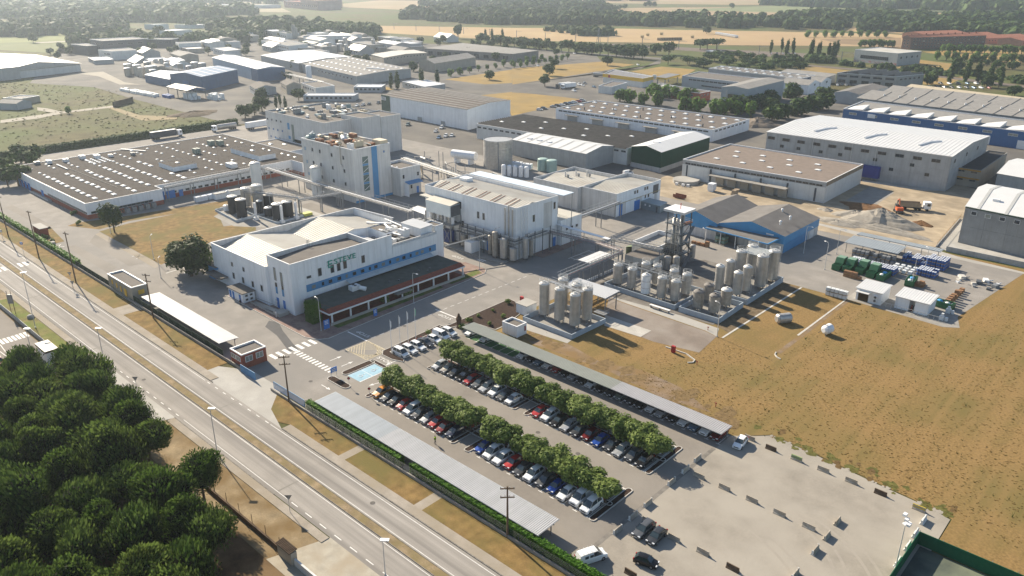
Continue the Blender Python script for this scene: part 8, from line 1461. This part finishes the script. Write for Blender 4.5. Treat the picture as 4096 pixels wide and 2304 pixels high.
PG = rect(-219.5,72.8,-204.2,77); t = bld('beige_hut', 'beige rendered hut with yellow doors and flat dark roof on the boundary wall', PG); walls(t, PG, 4.2, mat('beige_render', (.33,.30,.24), .85, .1, .5)); flat_roof(t, PG, 4.2, rooffelt, framew, .35); [part('yellow_panel', MB().box(x-17.5,72.65,z0,x+w_-17.5,72.8,z0+h), yellowp, t) for x, z0, w_, h in ((-199.5,2,.6,1.2),(-196.6,1.6,.5,1.4),(-194,1.2,.5,1.6),(-191.6,.2,1.4,2.6))]
part('yellow_panel', MB().box(-204.2,74.4,1.8,-204.1,76,3), yellowp, t)
PB = [(-288.3,75.2),(-285.1,79.7),(-293.7,82.3),(-294.0,77.4)]; x, y = (-285.6,77.1); solo('brick_bunker', 'red brick bunker with pale slab top in the roadside garden', 'bunker', MB().box(x-3.6,y-1.2,0,x+3.4,y+1.2,2.6).box(x-3.8,y-1.4,2.6,x+3.6,y+1.4,2.75,1), [brickred, conclight]); x, y = (-269.2,74.9); solo('planter', 'square pale concrete planter by the brick bunker', 'planter', MB().box(x-.8,y-.8,0,x+.8,y+.8,1.5), conclight)
PK = rect(-188.2,44.6,-182.4,46.8); t = bld('white_kiosk', 'small white kiosk with brown flat roof in the customer lot', PK); walls(t, PK, 2.9, wallwhite); part('roof', MB().prism(inset(PK,-.3), 2.9, 3.4, 0, 1), [mat('dark_fascia', (.06,.05,.045), .7, .1, 1), roofcream], t)
lw = thing('customer_lot_fence', 'pale grey panel fence between customer lot and weedy verge', 'fence', (-205,47.7,0))
for k in range(18): part('fence_panel', MB().box(-228+k*2.06,47.6,.1,-226+k*2.06,47.72,1.3), greyw, lw)
part('white_wall', MB().box(-183,46.4,0,-177,46.7,1.2), wallwhite, lw)
fw2 = thing('old_brick_wall', 'dark fallen looking brown wall beside the dirt verge', 'wall', (-100,46.4,0)); part('wall', MB().box(-114,46.2,0,-90.6,46.5,.9), mat('old_wall', (.11,.075,.05), .9, .25, 1), fw2); [part('stake', MB().tube((-111+k*4,46.5,0),(-111+k*4,46.5,2.6),.05,4), wood, fw2) for k in range(6)]
gp = thing('old_gate_wall', 'old gate pier with small tiled roof beside the concrete lay-by', 'wall', (-89,46.3,0)); part('pier', MB().box(-90.6,45.8,0,-86.8,46.8,2.2), beigew, gp)
for k in range(12): part('tile', cached('gt', lambda: None) or MB().tube((-90.5+k*.32,45.6,2.25),(-90.5+k*.32,47,2.45),.14,5), barB, gp)
part('white_wall', MB().box(-86.6,46.1,0,-60,46.4,1.3), whitew, gp)
x, y = (-213.5,50.8); solo('white_boulder', 'white rounded concrete lump in the weedy verge', 'boulder', MB().frust(x,y,0,.5,.9,.8,9).dome(x,y,.5,.8,.4,9), conclight)
# ---- estate trees
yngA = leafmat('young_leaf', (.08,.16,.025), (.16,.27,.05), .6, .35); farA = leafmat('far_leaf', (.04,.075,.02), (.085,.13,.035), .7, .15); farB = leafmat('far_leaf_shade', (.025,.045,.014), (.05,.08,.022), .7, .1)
YNG = [crown_mesh('young_crown', 2.5, 2.5, 2.4, 420, .6, [yngA, mulB], 110+k, 7) for k in range(3)]; FAR = [crown_mesh('far_crown', 4.0, 4.0, 3.4, 420, .9, [farA, farB], 120+k, 8) for k in range(4)]
POP = [crown_mesh('poplar_crown', 1.5, 1.5, 6.0, 420, .7, [farA, farB], 130+k, 12) for k in range(2)]; UMB = [crown_mesh('umbrella_crown', 5.5, 5.5, 2.6, 500, .9, [farA, farB], 140+k, 9, flat=.4) for k in range(2)]
FT = trunk_mesh('far_trunk', 6.0, .3, .2, 3, 10, barkm, .3)
def grove(kind, crowns, pts, h, s, lab, group, trunk=None, zs=1, jit=.15):
    for k, (x, y) in enumerate(pts): tree(kind, crowns, trunk or FT, x, y, h*rnd.uniform(1-jit,1+jit), s*rnd.uniform(1-jit,1+jit), lab % nth(k), group, zs=zs)
def along(p, q, n): return [lerp(p, q, k/(max(1,n-1))) for k in range(n)]
grove('plane_tree', FAR, along((-690,690),(-595,682),9)+along((-590,682),(-450,674),14)+along((-500,700),(-455,730),5), 6.8, 1.8, 'tall roadside tree in the long row before the stubble, %s from the works', 'roadside tree row')
grove('young_tree', YNG, along((-490,455),(-515,598),12)+along((-490,532),(-502,622),10), 3.2, 1.1, 'young street tree in the bright row by the dark gable hall, %s along', 'young street trees')
grove('round_tree', FAR, [(-453,463),(-435,515),(-463,556),(-443,607),(-394.6,462.5)], 4.6, 1.2, 'single round dark tree on the golden verge, %s from the works', 'lone round trees')
grove('cypress_tree', POP, [(-464,377),(-471,377),(-467,403),(-458,411)], 6, 1.3, 'dark conifer by the prefabricated offices, %s along', 'conifers by the offices'); grove('round_tree', FAR, [(-451,258),(-490,281),(-472,298),(-436,238),(-441,247)], 4.4, 1.15, 'round dark tree at the meadow corner behind the concrete block, %s', 'trees at the meadow corner'); grove('cypress_tree', POP, [(-454,270),(-456,274),(-450,274)], 4, .8, 'narrow cypress behind the concrete block, %s', 'narrow cypresses')
grove('lombardy_poplar', POP, [(-366,800),(-357.5,794.6),(-351,793.7),(-331.4,792.8),(-324,793.3),(-317,799.9),(-311.8,798.3),(-309,799),(-380,806)], 9, 1.45, 'slim lombardy poplar by the railway, %s from the pines', 'lombardy poplars', zs=1.1, jit=.2); grove('lombardy_poplar', POP, [(-716,725),(-702,722),(-690,728)], 8, 1.4, 'slim poplar beyond the long dark hall, %s along', 'far poplars'); grove('poplar_tree', POP, [(-175.4,688.3),(-169.7,709.4),(-161.8,708.8),(-142,689.1),(-151,700)], 8, 1.7, 'leafy poplar on the shaded car lot, %s from the workshop block', 'poplars on the car lot')
grove('umbrella_pine', UMB, [(-404+k*9.4+rnd.uniform(-3,3), 640+rnd.uniform(-4,26)+k*1.5) for k in range(12)]+[(-395+k*10, 690+rnd.uniform(-10,20)) for k in range(11)]+[(-400+k*12, 730+rnd.uniform(-8,16)) for k in range(8)], 5.6, 1.25, 'dark umbrella pine in the grove behind the petrol station, %s planted', 'pines behind the petrol station'); grove('umbrella_pine', UMB, [(-460,801),(-457,811),(-444,808)], 9, 1.7, 'large umbrella pine on the stubble edge, %s of the clump', 'pines at the stubble edge')
grove('bright_tree', YNG, [(-310.3,478.7),(-300.2,469.4),(-292.1,441.9),(-297.1,478.3),(-290.7,478.2),(-282.0,474.2),(-277.6,478.3),(-283.7,444.2),(-260.2,442.0),(-251.3,442.6),(-239.5,443.6),(-234.1,443.7),(-228.8,448.6),(-217.6,444.8),(-303.1,443.0),(-310.7,441.8)], 3.8, 1.9, 'bright green tree around the brick house, %s from the white villa', 'bright trees by the brick house'); grove('bright_tree', FAR, [(-218.7,477.9),(-201.0,455.5),(-199.9,470.6),(-201.8,493.5),(-197.8,502.3),(-214.1,543.0),(-231.2,498.3),(-233.9,536.9),(-202.2,441.0)]+[(-232.7,454.8),(-229.9,472.6),(-228.4,479.2)], 4.2, 1.7, 'leafy tree before the grey halls, %s from the brick house', 'trees before the grey halls')
grove('park_tree', FAR, [(-184.3,672.3),(-184.8,664.3),(-197.7,791.9),(-123.5,651.7),(-122.7,639.9),(-198.6,855.5),(-185.2,834.7),(-199.0,843.8),(-174.6,823.5),(-178.1,874.4),(-162.3,824.6),(-168.6,883.3),(-207.4,824.9),(-188.4,864.9),(-158.2,762.3),(-148.6,683.0)], 4.2, 1.15, 'tree in the park strip beyond the workshop block, %s along', 'park strip trees'); grove('park_tree', YNG, along((-256.3,951.4),(-189.0,984.9),14)+along((-446,1046),(-373.1,1120.1),10)+along((-344.2,957.0),(-315.4,975.3),8)+along((-235.5,862.8),(-177.9,892.1),9), 4.2, 1.7, 'small tree on the dry ground around the sports hall, %s along', 'trees around the sports hall')
grove('field_tree', FAR, [(-1071,1507),(-1064,1514),(-903,1695),(-753,1361),(-739,1395),(-730,1403),(-685,1402),(-572,1010),(-1094,1654),(-1079,1653),(-1095,1639)]+[(-692,1484),(-668,1506),(-607,1454),(-592,1448),(-584,1455),(-582,1477)]+[(-1094,334),(-1088,485),(-929,450),(-922,457),(-1100,429),(-1146,431)], 6.5, 1.7, 'lone field tree far across the plain, %s counted outward', 'lone field trees'); grove('tall_tree', FAR, [(-762,721),(-763,724)], 10, 1.5, 'tall pale tree in the dry grass beside the stubble, %s', 'tall pale trees', zs=1.6)
grove('roadside_tree', FAR, [(-398.2,108.0),(-402,112),(-406,108),(-364.3,90.3),(-382.5,93.8),(-361.0,93.3)], 4.6, 1.25, 'dark tree at the corner of the flat hall, %s from the lane', 'trees at the flat hall corner'); grove('field_bush', YNG, [(-530,173)], 2.5, .8, 'small tree on the meadow lane %s', None)
hedge('hedge', 'long dark hedge along the back lane behind the flat hall', -424, -421, 100, 225, 0, 3.0, 2.2, .55, [farA, farB], seed=8)
r7 = random.Random(31)
for k in range(90):
    x, y = r7.uniform(-980,-620), r7.uniform(300,690)
    if inpoly(x, y, [(-700,470),(-640,545),(-660,640),(-700,700),(-980,640),(-980,420),(-890,385)]) or inpoly(x, y, [(-700,280),(-800,280),(-860,360),(-700,345)]): hall('works_shed', '%s shed among the far works, %s scattered' % (('pale','beige','grey')[k%3], nth(k)), [(x-16,y-6),(x+14,y-12),(x+18,y+4),(x-12,y+10)], r7.uniform(4,8), (whitew,beigew,greyw)[k%3], 'x' if k%2 else 'f', (roofgrey,roofwhite,roofcream)[(k//2)%3], 9.5, None, [('S',3,4,2.4,1.6,.1,.9)], None, 'far works sheds')
grove('estate_tree', FAR, [(r7.uniform(-1000,-520), r7.uniform(280,700)) for k in range(80)], 4.4, 1.1, 'dark tree standing between the far works sheds, %s scattered', 'trees among the far works')
WM = {}
def wood(name, label, pts, n, s, seed, h=5, tall=1.0):
    """a far wood that reads as one mass: many leaf clumped crowns in one mesh"""
    r = random.Random(seed); b = MB(); k = 0
    xs = [p[0] for p in pts]; ys = [p[1] for p in pts]
    while k < n:
        x, y = r.uniform(min(xs),max(xs)), r.uniform(min(ys),max(ys))
        if not inpoly(x, y, pts): continue
        k += 1; q = s*r.uniform(.6,1.25); z = h*r.uniform(.7,1.2)*tall; zg = hill_z(x, y)
        for i in range(44):
            v = Vector((r.gauss(0,1),r.gauss(0,1),r.gauss(.35,.8))).normalized(); p = Vector((x+v.x*q*r.uniform(.8,1.05), y+v.y*q*r.uniform(.8,1.05), zg+z+v.z*q*.85*tall*r.uniform(.8,1.05)))
            nv = (v+Vector((r.uniform(-1,1),r.uniform(-1,1),r.uniform(-.5,1)))*.6).normalized(); t = nv.orthogonal().normalized()*q*r.uniform(.22,.4); t2 = nv.cross(t)*r.uniform(.6,1)
            b.poly([tuple(p-t),tuple(p+t2),tuple(p+t),tuple(p-t2)], 0 if r.random() < .6 else 1)
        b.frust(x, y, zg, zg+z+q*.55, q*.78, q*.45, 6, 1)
    o = link(name, b.mesh(name, [farA, farB])); o['kind'] = 'stuff'; o['label'] = label; o['category'] = 'wood'; return o
def hill_z(x, y):
    if y < 1780 or x < -900 or y > 3900: return 0
    j = (y-1850)/80; i = (x+620-j*8+HN*6)/48.0; j = (y-1850+i*6)/80
    return max(0, hz(max(0, min(HN-1, i)), max(0, min(HN-1, j)))) if i > -1 else 0
wood('wood', 'dark belt of wood beyond the stubble field', [(-1140,945),(-960,930),(-860,990),(-740,1070),(-620,1120),(-540,1165),(-450,1200),(-300,1190),(-300,1270),(-450,1330),(-620,1290),(-853,1260),(-1145,1230),(-1300,1100)], 520, 11, 31, 6)
wood('wood', 'hedgerow wood across the far pale fields', [(-1560,1330),(-1130,1250),(-1000,1400),(-1180,1560),(-1500,1560)], 260, 13, 32, 6); wood('wood', 'tree line along the far green field', [(-960,1920),(-640,1900),(-560,1990),(-900,2060)], 110, 14, 33, 7); wood('wood', 'scattered wood behind the apartment block', [(-330,1210),(-190,1180),(-130,1260),(-180,1420),(-400,1420),(-470,1360)], 190, 11, 34, 6); wood('wood', 'tree belt below the wooded hill', [(-640,1360),(-460,1430),(-300,1500),(-120,1500),(-120,1640),(-420,1620),(-640,1500)], 260, 12, 35, 6)
wood('wood', 'wooded hillside at the far edge of the plain', [(-620,1900),(-200,1800),(400,1700),(500,2900),(0,3300),(-900,3300),(-760,2500)], 1150, 20, 36, 7); wood('wood', 'far woods behind the works', [(-1250,600),(-1000,540),(-900,600),(-960,700),(-1180,740)], 150, 10, 37, 5); wood('wood', 'trees beside the stubble field behind the works', [(-1000,650),(-880,640),(-880,700),(-980,740)], 60, 9, 38, 5)
wood('wood', 'hazy trees beyond the orchard', [(-1330,300),(-1180,290),(-1200,380),(-1120,440),(-1260,520),(-1450,460)], 190, 10, 39, 5); wood('wood', 'hazy woods across the plain', [(-1900,420),(-1450,520),(-1300,640),(-1500,900),(-1900,850),(-2250,620)], 380, 14, 40, 6); wood('wood', 'hazy far woods toward the town', [(-2800,620),(-2200,900),(-1900,1150),(-2300,1500),(-3100,1200)], 330, 20, 41, 8); wood('wood', 'hazy woods at the picture top', [(-2100,1500),(-1500,1700),(-1300,2000),(-1900,2300),(-2600,1900)], 300, 20, 42, 8)
wood('wood', 'trees behind the dark process block', [(-1040,350),(-920,380),(-940,460),(-1060,440)], 60, 9, 43, 5); wood('wood', 'thicket on the stubble field', [(-672,859),(-647,893),(-680,935),(-721,923)], 26, 7, 44, 4); wood('wood', 'thin plantation in the stubble field', [(-774,900),(-682,861),(-759,969),(-806,955)], 30, 5, 45, 2.5); wood('wood', 'scrub along the railway', [(-319.8,754.8),(-298.4,763.1),(-312.1,791.9),(-329.6,781.8)], 26, 5, 46, 2)
wood('wood', 'scrub bank beside the railway and sports hall', [(-289.4,754.6),(-215.8,740.9),(-174.4,730.0),(-131.9,720.8),(-138.9,754.4),(-200.3,769.6),(-239.5,763.4),(-294.3,766.9)], 60, 4, 47, 1.2); wood('wood', 'trees among the far works', [(-1000,480),(-930,440),(-880,470),(-960,560)], 50, 9, 48, 5)
# weeds in the dry field
wb_ = MB(); r6 = random.Random(12)
for k in range(420):
    x, y = r6.uniform(-78,30), r6.uniform(126,200); s = r6.uniform(.12,.4)*(1.6 if r6.random() < .1 else 1)
    if x < -64 and y > 158: continue
    for i in range(5): a = r6.uniform(0,6.28); wb_.poly([(x-.1*s,y,0),(x+.1*s,y,0),(x+math.cos(a)*s,y+math.sin(a)*s,s*r6.uniform(.8,1.8))])
o = link('weeds', wb_.mesh('weeds', [leafmat('weed_leaf', (.06,.08,.02), (.14,.15,.05), .7, .2)])); o['kind'] = 'stuff'
tb_ = MB()
for k in range(17000):
    x, y = r6.uniform(-84,45)-(r6.random() < .12)*30, 114.5+r6.random()**1.3*115
    if (x < -79 and y > 144) or (x < -64 and y > 157) or (y > 200 and x < -37) or y < 127.6-(x+50)*.105 and x > -56 or y < 122.4 and x < -56: continue
    s = r6.uniform(.08,.24); a = r6.uniform(0,6.28); c_, s_ = math.cos(a)*s, math.sin(a)*s; m = 0 if r6.random() < .62 else 1
    tb_.poly([(x-c_,y-s_,0),(x+c_,y+s_,0),(x+c_*.6+s_,y+s_*.6,s*.42),(x-c_*.9,y-s_*.4,s*.36)], m); tb_.poly([(x-s_,y+c_,0),(x+s_,y-c_,0),(x+s_*1.2,y-c_*.3,s*.4)], m)
o = link('dry_tufts', tb_.mesh('dry_tufts', [leafmat('straw_tuft', (.23,.15,.06), (.33,.22,.09), .9, .4), leafmat('olive_tuft', (.15,.12,.042), (.22,.17,.06), .9, .4)])); o['kind'] = 'stuff'
mb_ = MB()
for k in range(1700):
    x, y = r6.uniform(-730,-426), r6.uniform(95,262)
    if not inpoly(x, y, [(-426,100),(-426,222),(-560,224),(-625,236),(-728,190),(-728,95)]) or inpoly(x, y, [(-612,125),(-570,125),(-560,180),(-612,182)]): continue
    s = r6.uniform(.35,1.0); mb_.frust(x, y, 0, s*.4, s, s*.3, 5, 0 if r6.random() < .6 else 1)
o = link('meadow_scrub', mb_.mesh('meadow_scrub', [leafmat('scrub_leaf', (.10,.11,.035), (.15,.145,.05), .9, .3), leafmat('scrub_dry', (.15,.11,.05), (.2,.15,.07), .9, .2)])); o['kind'] = 'stuff'
# people: one skinned body each
def person(x, y, rot, label, shirt, trousers, z=0, stride=.25, hairc=(.03,.02,.015)):
    t = thing('person', label, 'person', (x,y,z), rot); J = [(0,0,.95),(0,.0,1.2),(0,.01,1.42),(0,.02,1.56),(0,.0,1.70),(-.2,0,1.4),(-.26,.05,1.12),(-.25,-.08,.9),(.2,0,1.4),(.26,-.05,1.12),(.25,.06,.9),(-.1,0,.9),(-.11,-stride*.5,.5),(-.11,-stride*.2,.08),(-.11,-stride*.2-.16,.04),(.1,0,.9),(.11,stride*.2,.5),(.11,stride,.1),(.11,stride-.14,.04)]
    E = [(0,1),(1,2),(2,3),(3,4),(2,5),(5,6),(6,7),(2,8),(8,9),(9,10),(0,11),(11,12),(12,13),(13,14),(0,15),(15,16),(16,17),(17,18)]; RR = [.15,.14,.17,.06,.11,.07,.05,.04,.07,.05,.04,.1,.07,.05,.05,.1,.07,.05,.05]
    me = bpy.data.meshes.new('person_body'); me.from_pydata(J, E, []); o = link('body', me, t); md = o.modifiers.new('skin', 'SKIN'); 
    for v, q in zip(me.skin_vertices[0].data, RR): v.radius = (q, q*.8)
    me.skin_vertices[0].data[0].use_root = True; sb = o.modifiers.new('smooth', 'SUBSURF'); sb.levels = sb.render_levels = 1
    me.materials.append(mat('clothes_'+trousers[0], trousers[1], .85, .1, 3)); link('top', MB().frust(0,.0,.92,1.46,.19,.23,10).mesh('person_top', [mat('clothes_'+shirt[0], shirt[1], .85, .1, 3)]), t)
    link('head', MB().dome(0,-.01,1.68,.105,.1,9).frust(0,-.01,1.58,1.68,.08,.105,9).box(-.015,-.14,1.63,.015,-.09,1.67).mesh('person_head', [mat('skin_tone', (.42,.26,.19), .6, .05, 3)]), t); link('hair', MB().dome(0,.015,1.70,.112,.11,9).mesh('person_hair', [mat('dark_hair', hairc, .7, .1, 4)]), t)
    for s in (-1,1): link('hand', MB().box(s*.25-.03,-.11,.78,s*.25+.03,-.05,.88).mesh('person_hand', [MATS['skin_tone']]), t)
a = (-95.4,82.0); person(a[0], a[1], 2.3, 'person in lime green vest and dark trousers walking past the parking shelter', ('lime',(.3,.45,.03)), ('dark',(.04,.04,.05)), .03)
a = (-167.8,93.2); person(a[0], a[1], 2.0, 'person in white work clothes at the foot of the ramp', ('white',(.7,.7,.7)), ('white',(.65,.65,.65)), .13); a = (-172.5,96.9); person(a[0], a[1]-.6, 1.2, 'person in white work clothes higher up the ramp', ('white',(.7,.7,.7)), ('white',(.65,.65,.65)), .9); a = (-182.2,91.5); person(a[0]+.6, a[1]-.4, .5, 'person in dark clothes beside the small white hut', ('black',(.03,.03,.035)), ('dark',(.04,.04,.05)), .03)
# air: one closed box of thin haze round the camera and the whole scene
hzm = bpy.data.materials.new('haze_air'); hzm.use_nodes = True; hn = hzm.node_tree; hn.nodes.remove(hn.nodes['Principled BSDF']); pv = hn.nodes.new('ShaderNodeVolumePrincipled'); pv.inputs['Color'].default_value = (.76,.87,1,1); pv.inputs['Density'].default_value = .000105; pv.inputs['Anisotropy'].default_value = .5; hn.links.new(pv.outputs[0], hn.nodes['Material Output'].inputs['Volume'])
o = link('haze', MB().box(-5300,-500,-1.2,600,5100,96).mesh('haze', [hzm])); o['kind'] = 'stuff'
